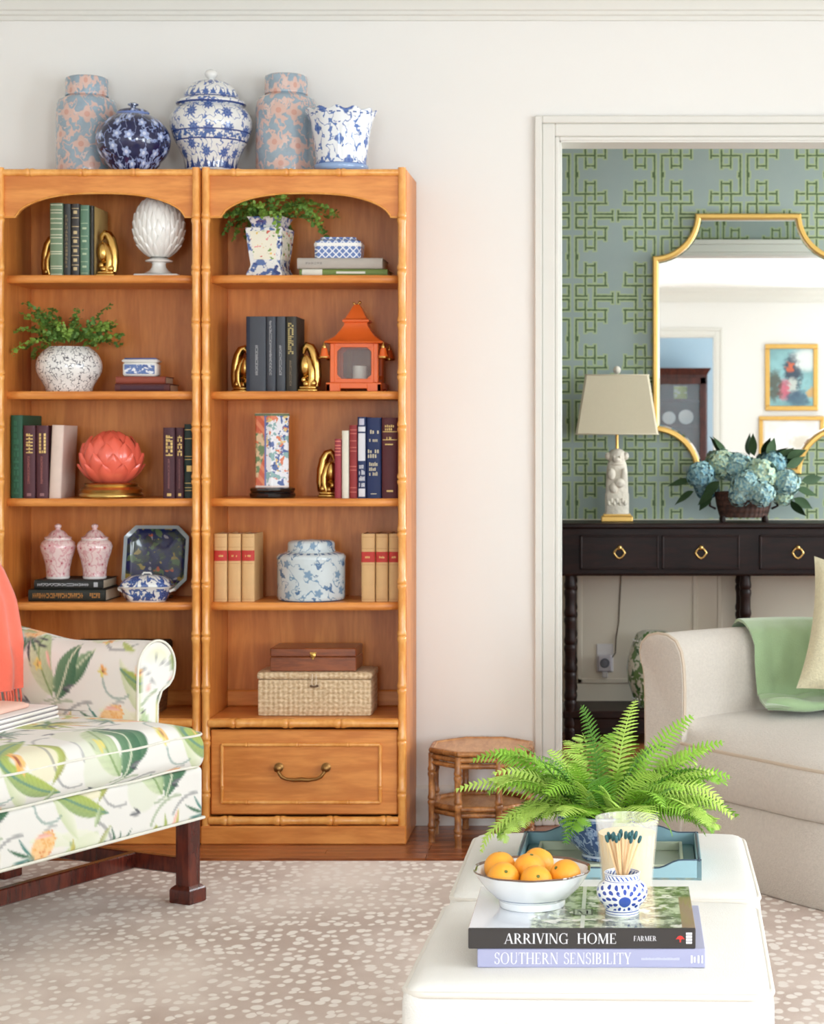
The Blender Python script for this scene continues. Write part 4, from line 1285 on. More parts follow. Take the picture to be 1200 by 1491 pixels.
# ------------------------------------------------------------------ third shelf, left case
z3 = SH[3]
def b3(label, a, b, top, c, deco=(), **k):
    return book(label, bx0(a), z3, (b - a) * PXM - .0005, (721 - top) * PXM, k.pop('d', .155), cloth(c), deco, YF, **k)
b3('tall dark green book at the end of the row beside maroon books', 15, 32.5, 600, (34, 84, 60), [('spine_tooling', cloth((48, 104, 76)), squig(.05, .95, .3, .7, 12, 8))], d=.2)
for i, (a, b) in enumerate(((33, 51), (52, 70))):
    b3('maroon book with gold lettering touching the ' + ('tall green book' if i == 0 else 'cream book'), a, b, 615, (82, 42, 50), [('gilt_lettering', GI, squig(.62, .90, .28, .82, 6, 4 + i)), ('spine_title', cloth((150, 90, 84)), squig(.20, .58, .40, .58, 22, 6 + i)), ('emblem', cloth((150, 110, 112)), [(.35, .7, .03, .07)])], group='maroon books left of the coral lotus')
b3('plain cream book leaning beside the maroon books', 70.5, 88, 614, (222, 200, 186), [], lean=.045)
for i, (a, b) in enumerate(((237, 255), (255.5, 267.5))):
    b3('maroon book with gold lettering, ' + ('outer one facing the coral lotus' if i == 0 else 'touching the dark green gilt book'), a, b, 618, (76, 40, 50), [('gilt_lettering', GI, squig(.60, .90, .25, .80, 6, 14 + i)), ('spine_title', cloth((140, 92, 92)), squig(.14, .56, .42, .58, 22, 16 + i)), ('emblem', GI, [(.35, .7, .03, .07)])], group='maroon books right of the coral lotus')
b3('dark green gilt-tooled book tucked behind the bamboo post', 268, 281, 613, (26, 46, 42), [('spine_tooling', GI, bands([.10, .14, .20, .52, .56, .80, .92], .008) + [(.3, .9, .36, .44)])])
# coral lotus on a gold base
t = thing('lotus_ornament', 'coral red ceramic lotus ornament on a round gold base', 'ornament', (XW(161.5, 5.96), 5.965, z3))
M['coral_glaze'] = plain('coral_glaze', C(238, 104, 82), .25, var=.08, vs=20, coat=.4)
obj('base', G().lathe([(0, 0), (.092, 0), (.096, .004), (.096, .010), (.090, .016), (.092, .022), (.094, .026), (.086, .032), (.078, .036), (.080, .042), (.074, .046), (0, .046)], 56), plain('brass_base', C(206, 170, 100), .28, 1.0), t, 50)
globe_petals(t, .086, .082, .046 + .068, [(-1.0, -.12, 10, 0, .034), (-.75, .25, 10, .5, .034), (-.35, .62, 9, .1, .034), (.05, .95, 8, .5, .033), (.5, 1.32, 6, .2, .030), (.9, 1.5, 4, .6, .022)], M['coral_glaze'], lift=.016)

# ------------------------------------------------------------------ fourth shelf, left case
z4 = SH[4]
M['pages_w'] = plain('white_page_edges', C(214, 204, 188), .8, var=.1, vs=300)
OG = plain('orange_gilt', C(176, 122, 60), .5, .2)
book('dark green book with orange title at the bottom of the stack under pink jars', bx0(41), z4, .036, 112 * PXM, .19, cloth((32, 36, 30)), [('spine_title', OG, squig(.06, .72, .30, .72, 26, 31) + squig(.80, .94, .3, .7, 5, 33))], YF, flat=True, group='dark books under the pink jars')
book('black book with grey title on top of the stack under pink jars', bx0(49), z4 + .0363, .0285, 100 * PXM, .18, cloth((28, 30, 28)), [('spine_title', SIL, squig(.05, .80, .35, .65, 30, 32) + [(.25, .75, .87, .93)])], YF + .004, flat=True, group='dark books under the pink jars')
pkj = chino('pink_jar_glaze', C(232, 206, 202), C(218, 166, 168), C(220, 182, 182), .05, 24, 5, .18, .04, .60, ((.0, .007, 'solid', C(240, 232, 228)), (.118, .122, 'solid', C(240, 232, 228))), .14, 60, .4, C(176, 60, 76))
pj = [(0, 0), (.034, 0), (.036, .004), (.035, .012), (.036, .030), (.042, .058), (.050, .082), (.0535, .098), (.050, .110), (.040, .119), (.034, .122)]
pjl = [(.037, .119), (.041, .122), (.041, .126), (.030, .131), (.026, .137), (.018, .145), (.008, .149), (.007, .153), (.0105, .157), (.010, .163), (.004, .167), (0, .1675)]
for px in (84.5, 138):
    o = jar('ginger_jar', 'small pink toile ginger jar ' + ('nearer the octagonal plate' if px > 100 else 'farther from the octagonal plate'), 'jar', (XW(px, 5.985), 5.985, z4 + .065), pj, pkj, pjl, pkj, 48, 'pair of pink ginger jars', rotz=px)
# octagonal imari plate on its stand
def imari_plate():
    n = N('imari_plate_glaze'); p = n.obj(); x, y, z = n.sep(p); q = n.comb(x, z, 0)
    col = n.mix(n.step(n.noise(q, 22, 3), .48, .56), C(24, 36, 82), C(52, 66, 62))
    for sd, c, sz in ((0.0, C(150, 134, 70), .60), (3.1, C(86, 110, 76), .58), (7.7, C(182, 92, 62), .66), (11.3, C(150, 150, 160), .66)):
        col = n.mix(n.step(n.noise(n.vadd(q, (sd, sd, 0)), 26, 2), sz, sz + .02), col, c)
    n.out(col, .15, coat=.5); return n.mat
t = thing('plate', 'octagonal dark blue imari plate with pale rim standing upright', 'plate', (XW(229, 6.06), 6.045, z4), -.06)
def octa(w, c): return [(-w + c, -w), (w - c, -w), (w, -w + c), (w, w - c), (w - c, w), (-w + c, w), (-w, w - c), (-w, -w + c)]
tilt = TR(0, 0, .122) @ RX(-.20)
W_ = .102
obj('plate_face', G().loft([[(x, y0, z) for x, z in octa(w, w * .34)] for w, y0 in ((W_ * .90, -.006), (W_ * .80, .004), (W_ * .72, .009), (.001, .010))], caps=False, T=tilt), imari_plate(), t, 30)
obj('rim', G().loft([[(x, y0, z) for x, z in octa(w, w * .34)] for w, y0 in ((W_ * .90, -.0062), (W_, -.010), (W_ * 1.005, -.007), (W_ * .86, .010), (W_ * .7, .016), (.001, .016))], caps=False, T=tilt), plain('celadon_rim_glaze', C(150, 162, 166), .15, coat=.5), t, 30)
obj('stand', G().tube([(-.05, .0, .006), (-.05, -.035, .006), (-.05, -.038, .02)], .004, 6).tube([(.05, .0, .006), (.05, -.035, .006), (.05, -.038, .02)], .004, 6).tube([(-.05, 0, .006), (0, .055, .006), (.05, 0, .006)], .004, 6).tube([(0, .055, .004), (0, .040, .10)], .004, 6), plain('dark_stand', C(40, 24, 18), .4), t, 50)
# covered dish
dg = chino('covered_dish_glaze', WH, CB, DB, .07, 22, 5, .36, .04, .56, ((.0, .004, 'solid', WH), (.040, .046, 'solid', WH)), .1, 40, .5)
t = thing('covered_dish', 'small blue and white covered dish in front of the octagonal plate', 'dish', (XW(214, 5.93), 5.932, z4))
def orect(w, d, c): return [(-w + c, -d), (w - c, -d), (w, -d + c), (w, d - c), (w - c, d), (-w + c, d), (-w, d - c), (-w, -d + c)]
obj('bowl', G().loft([[(x, y, z) for x, y in orect(w, d, .02)] for w, d, z in ((.055, .036, 0), (.058, .038, .004), (.066, .045, .02), (.072, .050, .040), (.078, .054, .045), (.078, .054, .048))]), dg, t, 40)
lo = obj('lid', G().loft([[(x, y, z) for x, y in orect(w, d, .02)] for w, d, z in ((.074, .051, .048), (.074, .051, .052), (.066, .044, .066), (.050, .034, .076), (.030, .022, .080))]), dg, t, 40)
obj('knob', G().tube([(-.014, 0, .080), (-.010, 0, .086), (.010, 0, .086), (.014, 0, .080)], .003, 6), M['white_glaze'], lo, 50)
for s_ in (-1, 1): obj('handle', G().tube([(s_ * .070, -.012, .030), (s_ * .083, -.010, .036), (s_ * .086, 0, .038), (s_ * .083, .010, .036), (s_ * .070, .012, .030)], .004, 6), M['white_glaze'], t, 50)
# hamper on the lowest shelf behind the settee
z5 = SH[5]
def weave(name, a, b, sx=70.0, sz=70.0, vert='z'):
    n = N(name); x, y, z = n.sep(n.obj())
    h = n.m('ADD', x, y)
    s1 = n.m('SINE', n.m('MULTIPLY', n.m('ADD', h, z), sx * 2.2)); s2 = n.m('SINE', n.m('MULTIPLY', n.m('SUBTRACT', h, z), sz * 2.2))
    f = n.m('MULTIPLY_ADD', n.m('MULTIPLY', s1, s2), .5, .5)
    f2 = n.m('ADD', n.m('MULTIPLY', f, .35), n.m('MULTIPLY', n.step(n.noise(n.scale(n.obj(), (1, 1, 1.6)), 95, 3), .3, .7), .65))
    n.out(n.mix(f2, a, b), .75); n.bump(f, .8, .004); return n.mat
M['wicker_brown'] = weave('brown_wicker', C(112, 70, 36), C(176, 124, 72), 120, 120)
t = thing('wicker_hamper', 'brown wicker hamper with a dark lid on the shelf behind the settee arm', 'basket', (XW(165, 5.93), 5.99, z5))
obj('basket_body', G().loft([[(x, y, z) for x, y in orect(.138 + k, .09, .012)] for k, z in ((-.008, 0), (0, .10), (.0, .185))]), M['wicker_brown'], t, 40)
obj('lid', G().box(-.145, .145, -.098, .098, .185, .215, .006), plain('dark_hamper_lid', C(52, 40, 28), .6, var=.3, vs=60, bump=.4), t, 40)

# ------------------------------------------------------------------ right case: top shelf
def tile_glaze(name, bgc):
    n = N(name); x, y, z = n.sep(n.obj()); q = n.comb(n.m('ADD', x, y), z, 0)
    col = n.mix(n.step(n.noise(q, 40, 3), .5, .55), bgc, CB)
    col = n.mix(n.step(n.noise(n.vadd(q, (5, 2, 0)), 44, 2), .60, .63), col, DB)
    n.out(col, .12, coat=.5); return n.mat
def famille():
    n = N('famille_panel_glaze'); x, y, z = n.sep(n.obj()); q = n.comb(n.m('ADD', x, y), z, 0)
    col = C(238, 234, 214)
    for sd, c, lo_ in ((0, C(126, 160, 84), .60), (4.4, C(208, 88, 72), .66), (9.2, C(226, 190, 86), .67), (2.7, C(232, 150, 150), .64), (6.1, C(76, 110, 80), .68)):
        col = n.mix(n.step(n.noise(n.vadd(q, (sd, sd, 0)), 46, 2), lo_, lo_ + .02), col, c)
    n.out(col, .12, coat=.5); return n.mat
bwt = tile_glaze('blue_white_tile_glaze', WH)
t = thing('potted_fern', 'maidenhair fern in a square blue and white vase with floral panels', 'plant', (XW(392, 5.96), 5.975, z1), math.radians(-9))
sq = lambda w: [(-w, -w), (w, -w), (w, w), (-w, w)]
obj('pot', G().loft([[(x, y, z) for x, y in sq(w)] for w, z in ((.056, 0), (.056, .010), (.050, .022), (.046, .034), (.046, .040), (.052, .085), (.0575, .145), (.0575, .148), (.045, .151), (.043, .158), (.052, .178), (.055, .182), (.050, .182), (.045, .170), (.040, .160))], caps=True), bwt, t, 30)
for a in (0, PI / 2, -PI / 2):
    T = RZ(a)
    obj('painted_panel', G().loft([[(x, y, z) for x, y, z in ((-w, -d, zz), (w, -d, zz), (w, -d + .004, zz), (-w, -d + .004, zz))] for w, d, zz in ((.034, .0487, .052), (.0445, .0578, .138))], T=T), famille(), t, 0)
obj('soil', G().box(-.042, .042, -.042, .042, .150, .168), plain('soil', C(52, 38, 26), .95, var=.4, vs=80), t, 0)
zc_ = SH[1]
okr = lambda q: (q.z > .162 or math.hypot(q.x, q.y) > .085) and q.z < .285 and -.155 < q.x < .215 and -.12 < q.y < .125 and q.z > .045
for k in range(30):
    r = random.Random(300 + k); az = 2 * PI * k / 30 + r.uniform(-.1, .1)
    L = r.uniform(.13, .24) if abs(math.cos(az)) > .45 else r.uniform(.08, .13)
    obj('frond', spray(300 + k, L, az, r.uniform(.45, 1.3), r.uniform(1.2, 2.6), .0070, 22, (.025 * math.cos(az), .025 * math.sin(az), .175), keep=okr), M['leaf_mid'] if k % 3 else M['leaf_dark'], t, 0, fixn=False)
book('green and white book lying at the bottom under the grey book', bx0(436), z1, .022, 128 * PXM, .15, cloth((112, 132, 66)), [('spine_title', cloth((222, 220, 206)), [(.02, .98, .03, .26), (.35, .65, .42, .75)])], YF, flat=True, group='books under the blue lattice box')
book('grey jacketed book lying on the green book under the lattice box', bx0(433), z1 + .0223, .033, 124 * PXM, .16, cloth((178, 170, 160)), [('spine_title', cloth((150, 144, 138)), squig(.1, .3, .4, .6, 6, 41))], YF - .004, flat=True, group='books under the blue lattice box')
def lattice():
    n = N('lattice_glaze'); x, y, z = n.sep(n.obj()); h = n.m('ADD', x, n.m('MULTIPLY', y, .6))
    a = n.m('ABSOLUTE', n.m('SINE', n.m('MULTIPLY', n.m('ADD', h, z), 150.0))); b = n.m('ABSOLUTE', n.m('SINE', n.m('MULTIPLY', n.m('SUBTRACT', h, z), 150.0)))
    f = n.step(n.m('MINIMUM', a, b), .42, .30)
    n.out(n.mix(f, C(96, 122, 178), C(226, 230, 236)), .15, coat=.4); return n.mat
lat = lattice()
t = thing('porcelain_box', 'blue and white lattice porcelain box on the grey book', 'box', (XW(494, 5.96), 5.965, z1 + .0556))
obj('body', G().loft([[(x, y, z) for x, y in orect(.070, .045, .010)] for z in (0, .040)]), lat, t, 30)
obj('rim', G().loft([[(x, y, z) for x, y in orect(.0715, .0465, .010)] for z in (.036, .046)]), M['white_glaze'], t, 30)
obj('lid', G().loft([[(x, y, z) for x, y in orect(w, d, .010)] for w, d, z in ((.069, .044, .046), (.069, .044, .052), (.054, .034, .060), (.054, .034, .064))]), lat, t, 30)

# ------------------------------------------------------------------ right case: second shelf
def b2(label, a, b, top, c, deco=(), **k):
    return book(label, bx0(a), z2, (b - a) * PXM - .0004, (568.5 - top) * PXM, .15, cloth(c), deco, YF, **k)
gy = cloth((150, 150, 152))
b2('wide slate book with navy edge standing between gold bookends', 358, 387, 459, (62, 66, 74), [('spine_edge', cloth((32, 40, 60)), [(.02, .2, 0, 1)]), ('spine_title', gy, squig(.22, .62, .48, .62, 20, 51))])
b2('slim slate book with grey title next to the wide slate book', 387.5, 401.5, 459, (60, 64, 72), [('spine_title', gy, squig(.22, .95, .35, .6, 34, 52))])
b2('slim slate book with grey title next to the gilt black book', 402, 415.5, 459, (64, 68, 74), [('spine_title', gy, squig(.22, .62, .35, .62, 18, 53))])
b2('black book with tall gilt letters standing against the gold bookend', 416, 432, 459, (50, 46, 38), [('gilt_lettering', plain('dull_gilt', C(176, 158, 104), .5, .2), squig(.50, .92, .22, .72, 15, 54)), ('spine_title', cloth((110, 96, 74)), squig(.08, .42, .35, .55, 14, 55))])
bookend('gold scrolled bookend between the black gilt book and the pagoda lantern', 449, z2, s=1.08)
bookend('gold scrolled bookend on the inner side of the slate books', 345.5, z2, True, s=1.05, yf=YF + .135, x=bx0(358) - .033)
# pagoda lantern
lg_ = N('lantern_glass'); lgl = lg_.out((.40, .40, .40, 1), .05, spec=.5); lg_.p.inputs['Alpha'].default_value = .16
t = thing('pagoda_lantern', 'orange pagoda lantern with gold bells and a white candle inside', 'lantern', (XW(519, 5.965), 5.985, z2))
M['tang'] = plain('orange_lacquer', C(222, 100, 36), .38, var=.06, vs=20, coat=.25)
M['tang_gold'] = plain('orange_gold_edge', C(226, 160, 88), .4, .2)
s3 = lambda w: [(-w, -w), (w, -w), (w, w), (-w, w)]
g = G()
for a in range(4):                            # feet skirt with a cut-out
    T = RZ(a * PI / 2)
    g.box(-.084, -.040, -.084, -.070, 0, .024, .002, T).box(.040, .084, -.084, -.070, 0, .024, .002, T).box(-.0415, .0415, -.084, -.070, .009, .024, .002, T)
g.box(-.084, .084, -.084, .084, .020, .027, .002)
obj('base', g, M['tang'], t, 30)
hgt0, hgt1 = .027, .146
g = G()
for a in range(4):
    T = RZ(a * PI / 2); w = .073
    g.box(-w, -w + .0145, -w, -w + .0145, hgt0, hgt1, .002, T)
    g.box(-w + .014, w - .014, -w + .002, -w + .010, hgt0, hgt0 + .012, .001, T); g.box(-w + .014, w - .014, -w + .002, -w + .010, hgt1 - .012, hgt1, .001, T)
    for sx in (-1, 1):
        g.box(sx * (w - .017) - .0045, sx * (w - .017) + .0045, -w + .002, -w + .010, hgt0 + .010, hgt1 - .010, .001, T)
        for zc, sz in ((hgt0 + .012, 1), (hgt1 - .012, -1)):      # notched inner corners
            xk = sx * (w - .0205)
            g.prism([(xk, zc), (xk - sx * .014, zc), (xk - sx * .010, zc + sz * .004), (xk - sx * .004, zc + sz * .009), (xk, zc + sz * .014)], -w + .002, -w + .010, 'y', T)
obj('housing', g, M['tang'], t, 30)
for a in (0, PI / 2, PI, -PI / 2):
    obj('glass_pane', G().box(-.056, .056, -.0655, -.0645, hgt0 + .008, hgt1 - .008, 0, RZ(a)), lgl, t, 0)
obj('roof', G().loft([[(x, y, z) for x, y in s3(w)] for w, z in ((.068, hgt1 - .001), (.086, hgt1 + .001), (.089, hgt1 + .005), (.078, hgt1 + .010), (.060, hgt1 + .022), (.046, hgt1 + .040), (.036, hgt1 + .056), (.034, hgt1 + .066))]), M['tang'], t, 30)
obj('roof', G().loft([[(x, y, z) for x, y in s3(w)] for w, z in ((.034, hgt1 + .064), (.040, hgt1 + .068), (.041, hgt1 + .073), (.032, hgt1 + .078), (.022, hgt1 + .096), (.013, hgt1 + .114), (.007, hgt1 + .122))]), M['tang'], t, 30)
obj('finial', G().tube([(-.010, 0, hgt1 + .124), (0, 0, hgt1 + .121), (.008, 0, hgt1 + .126)], .003, 8).ball((.008, 0, hgt1 + .128), .005).ball((-.010, 0, hgt1 + .126), .004).ball((.012, -.010, hgt1 + .112), .003), M['gold'], t, 50)
for sx in (-1, 1):
    for sy in (-1, 1):
        T = TR(sx * .089, sy * .078, hgt1 - .044)
        b_ = obj('bell', G().lathe([(.0155, 0), (.0155, .004), (.012, .010), (.009, .026), (.007, .030), (0, .031)], 16, T), M['tang'], t, 50)
        obj('bell_rim', G().lathe([(.0150, -.002), (.0170, 0), (.0165, .004), (.0150, .004)], 16, T, cap=False), M['gold'], b_, 50)
        obj('bell_hook', G().lathe([(.006, .029), (.007, .034), (.004, .040), (.0025, .047)], 10, T), M['gold'], b_, 50)
c_ = obj('candle', G().lathe([(0, hgt0), (.0225, hgt0), (.0225, hgt0 + .050), (.0205, hgt0 + .053), (0, hgt0 + .051)], 32, TR(.010, -.01, 0)), plain('candle_wax', C(236, 234, 222), .5, var=.02), t, 50)
obj('wick', G().tube([(.010, -.01, hgt0 + .050), (.011, -.01, hgt0 + .060)], .0008, 5), plain('wick', C(30, 28, 26), .9), c_, 0)

# ------------------------------------------------------------------ right case: third shelf
def imari_vase():
    n = N('imari_vase_glaze'); x, y, z = n.sep(n.obj())
    th = n.m('ADD', n.m('ARCTAN2', x, n.m('MULTIPLY', y, -1.0)), .40)
    p = n.comb(n.m('MULTIPLY', th, .055), z, 0)
    red = n.mix(n.step(n.m('SINE', n.m('MULTIPLY', n.m('ADD', n.m('MULTIPLY', th, 9.0), n.m('MULTIPLY', z, 160.0)), 1.0)), -.4, .6), C(206, 96, 62), C(226, 136, 96))
    wob = n.m('ADD', th, n.m('MULTIPLY', n.m('SINE', n.m('MULTIPLY', z, 30.0)), .22))
    gm = n.m('MULTIPLY', n.step(n.m('ABSOLUTE', n.m('ADD', wob, .45)), .36, .30), n.step(n.m('ABSOLUTE', n.m('SUBTRACT', z, .13)), .07, .064))
    grn = n.mix(n.step(n.noise(p, 38, 3), .45, .55), C(106, 136, 92), C(222, 190, 150))
    red = n.mix(gm, red, grn)
    red = n.mix(n.step(n.noise(n.vadd(p, (3, 1, 0)), 45, 2), .62, .65), red, C(222, 120, 80))
    wht = C(232, 232, 236)
    for sd, c, lo_ in ((0, C(86, 106, 160), .53), (4.1, C(222, 130, 96), .58), (8.3, C(140, 176, 176), .56), (2.2, C(226, 196, 130), .60), (6.6, C(52, 66, 116), .65)):
        wht = n.mix(n.step(n.noise(n.vadd(p, (sd, sd, 0)), 34, 3), lo_, lo_ + .025), wht, c)
    sect = n.m('PINGPONG', n.m('ADD', th, PI), 2.094)
    col = n.mix(n.step(n.m('ABSOLUTE', n.m('SUBTRACT', th, 1.05)), .92, .88), red, wht)
    blu = n.step(n.m('ABSOLUTE', n.m('SUBTRACT', n.m('ABSOLUTE', n.m('SUBTRACT', th, 1.05)), .90)), .07, .05)
    col = n.mix(blu, col, C(110, 120, 176))
    for z0, z1_, c in ((.0, .010, C(232, 214, 206)), (.221, .228, C(104, 120, 90)), (.228, .240, C(238, 224, 196))):
        col = n.mix(n.m('MULTIPLY', n.m('GREATER_THAN', z, z0 + .028), n.m('LESS_THAN', z, z1_ + .028)), col, c)
    n.out(col, .12, coat=.6, coat_r=.04); return n.mat
t = thing('vase', 'hexagonal imari vase in orange, white and blue on a black stand', 'vase', (XW(396, 5.965), 5.97, z3))
def hexring(r, z, s=12):
    o = []
    for k in range(6):
        a0 = PI / 6 + k * PI / 3 + .16
        p0 = (r * math.cos(a0), r * math.sin(a0)); a1 = a0 + PI / 3; p1 = (r * math.cos(a1), r * math.sin(a1))
        for f in (.06, .94): o.append((p0[0] * (1 - f) + p1[0] * f, p0[1] * (1 - f) + p1[1] * f, z))
    return o
obj('body', G().loft([hexring(r, z + .030) for r, z in ((.052, 0), (.0585, .003), (.0575, .010), (.0575, .212), (.060, .218), (.061, .224), (.059, .227), (.054, .222), (.053, .20))]), imari_vase(), t, 25)
obj('stand', G().lathe([(0, 0), (.066, 0), (.070, .004), (.071, .012), (.066, .018), (.070, .024), (.069, .030), (.060, .033), (0, .033)], 12), plain('black_lacquer', C(16, 15, 17), .18, coat=.5), t, 25)
bookend('gold scrolled bookend on the inner side of the red and navy books', 481, z3, True, s=1.06, yf=YF + .12, x=bx0(487) - .033)
def b3r(label, a, b, top, c, deco=(), **k):
    return book(label, bx0(a), z3, (b - a) * PXM - .0004, (726.5 - top) * PXM, .15, cloth(c), deco, YF, **k)
b3r('short crimson book with coral bands next to the gold bookend', 487, 497, 640, (150, 46, 58), [('spine_tooling', cloth((214, 120, 100)), bands([.72, .78, .83, .88, .95], .018))])
b3r('slim cream book between two red books', 497.5, 508, 628, (224, 218, 200))
b3r('red book with pale ruled bands between cream and blue-white books', 508.5, 520, 620, (142, 40, 40), [('spine_tooling', cloth((200, 110, 96)), bands([.08, .14, .38, .43, .64, .69, .78, .88, .93], .01))])
b3r('navy book with a long white spine label', 520.5, 533, 608, (34, 50, 92), [('spine_label', cloth((218, 218, 222)), [(.1, .92, .46, .80), (.1, .92, .82, .88), (.14, .9, .02, .12)] + squig(.14, .44, .2, .9, 4, 61, True)), ('spine_mark', cloth((190, 190, 204)), [(.2, .8, .90, .98)])])
b3r('thick navy book with gilt title next to the maroon book', 533.5, 555, 609, (24, 42, 88), [('gilt_lettering', plain('pale_gilt', C(206, 196, 166), .5), squig(.80, .86, .1, .9, 1, 62, True) + squig(.70, .76, .2, .8, 1, 63, True) + squig(.50, .62, .1, .9, 2, 64, True) + squig(.28, .46, .2, .8, 3, 65, True) + [(.3, .7, .05, .06)])])
b3r('thick maroon book with gilt title against the bookcase side', 556, 579.5, 609, (88, 34, 40), [('gilt_lettering', GI, squig(.84, .92, .2, .8, 2, 66, True) + [(.05, .95, .82, .83), (.05, .95, .72, .73)] + squig(.73, .77, .3, .7, 1, 67, True) + [(.2, .7, .66, .675), (.3, .7, .08, .10)])])

# ------------------------------------------------------------------ right case: fourth shelf
tan = (214, 172, 118)
for i, (a, b) in enumerate(((311, 330.5), (331.5, 350.5), (351.5, 370.5))):
    book('tan book with red spine band, ' + ('touching the inner bamboo post', 'middle of the trio by the inner post', 'in the trio by the inner post, its cover bare')[i], bx0(a), z4, (b - a) * PXM - .0006, (877.5 - 779) * PXM, .15, cloth(tan), [('red_band', cloth((190, 52, 44)), [(.0, 1.0, .60, .755)]), ('band_lettering', GI, squig(.66, .70, .3, .75, 1, 70 + i, True)), ('spine_rule', cloth((186, 136, 84)), bands([.03, .56, .80, .95], .006))], YF, group='tan law books by the inner post')
for i, (a, b) in enumerate(((526, 546), (547, 565), (566, 581))):
    book('tan book with red spine band, ' + ('in the outer trio, facing the squat blue jar', 'middle of the trio by the outer post', 'half hidden by the outer bamboo post')[i], bx0(a), z4, (b - a) * PXM - .0006, (877.5 - 779) * PXM, .15, cloth(tan), [('red_band', cloth((190, 52, 44)), [(.0, 1.0, .58, .735)]), ('band_lettering', GI, squig(.64, .68, .3, .75, 1, 75 + i, True)), ('spine_rule', cloth((186, 136, 84)), bands([.03, .54, .78, .95], .006))], YF, group='tan law books by the outer side')
cj = chino('crackle_jar_glaze', C(206, 216, 218), C(120, 150, 176), C(84, 116, 152), .1, 13, 5, .17, .010, .575, ((.142, .146, 'dash', C(90, 116, 150)), (.0, .004, 'solid', C(80, 110, 150))), .15, 22, 1.0, None, .08, False)
jar('lidded_jar', 'squat blue and grey lidded jar with scattered flowers between tan books', 'jar', (XW(453, 5.97), 5.975, z4),
    [(0, 0), (.096, 0), (.101, .004), (.103, .014), (.103, .120), (.1045, .128), (.1045, .134), (.098, .142), (.076, .148), (.070, .150)], cj,
    [(.0725, .148), (.0735, .152), (.0715, .154), (.0715, .172), (.069, .178), (.060, .183), (0, .186)], cj)

# ------------------------------------------------------------------ right case: lowest shelf
M['seagrass'] = weave('pale_seagrass', C(186, 152, 110), C(236, 212, 176), 95, 95)
t = thing('wicker_box', 'pale woven seagrass box with a toggle under the wooden box', 'basket', (XW(460, 5.93), 5.985, z5))
SGW = 166 / 2 * PXM
obj('body', G().merge(cushion(SGW * 2, .17, .112, .008, .02)), M['seagrass'], t, 40)
obj('lid', G().merge(cushion(SGW * 2 + .004, .174, .024, .008, .02), TR(0, 0, .110)), M['seagrass'], t, 40)
obj('toggle', G().tube([(-.012, -.090, .092), (0, -.092, .090), (.013, -.090, .093)], .0035, 8), plain('toggle', C(92, 66, 44), .5), t, 50)
obj('loop', G().tube([(-.005, -.088, .128), (-.007, -.091, .100), (0, -.093, .088), (.007, -.091, .100), (.005, -.088, .128)], .0016, 6), plain('cord_loop', C(226, 206, 180), .8), t, 50)
t = thing('wooden_box', 'polished reddish brown wooden box with brass latch on the woven box', 'box', (XW(459, 5.95), 5.985, z5 + .1345))
rw = wood('rosewood_box', C(104, 48, 22), C(150, 80, 40), (2, 14, 14), .3, .35)
obj('body', G().box(-.130, .130, -.075, .075, 0, .043, .002), rw, t, 30)
obj('lid', G().box(-.130, .130, -.075, .075, .0438, .070, .003), rw, t, 30)
obj('latch', G().lathe([(.008, 0), (.008, .002), (.004, .004), (0, .004)], 16, TR(0, -.075, .048) @ RX(PI / 2)).box(-.010, .010, -.0765, -.075, .052, .058, .0005).box(-.003, .003, -.077, -.075, .036, .052, .0005), M['gold'], t, 40)

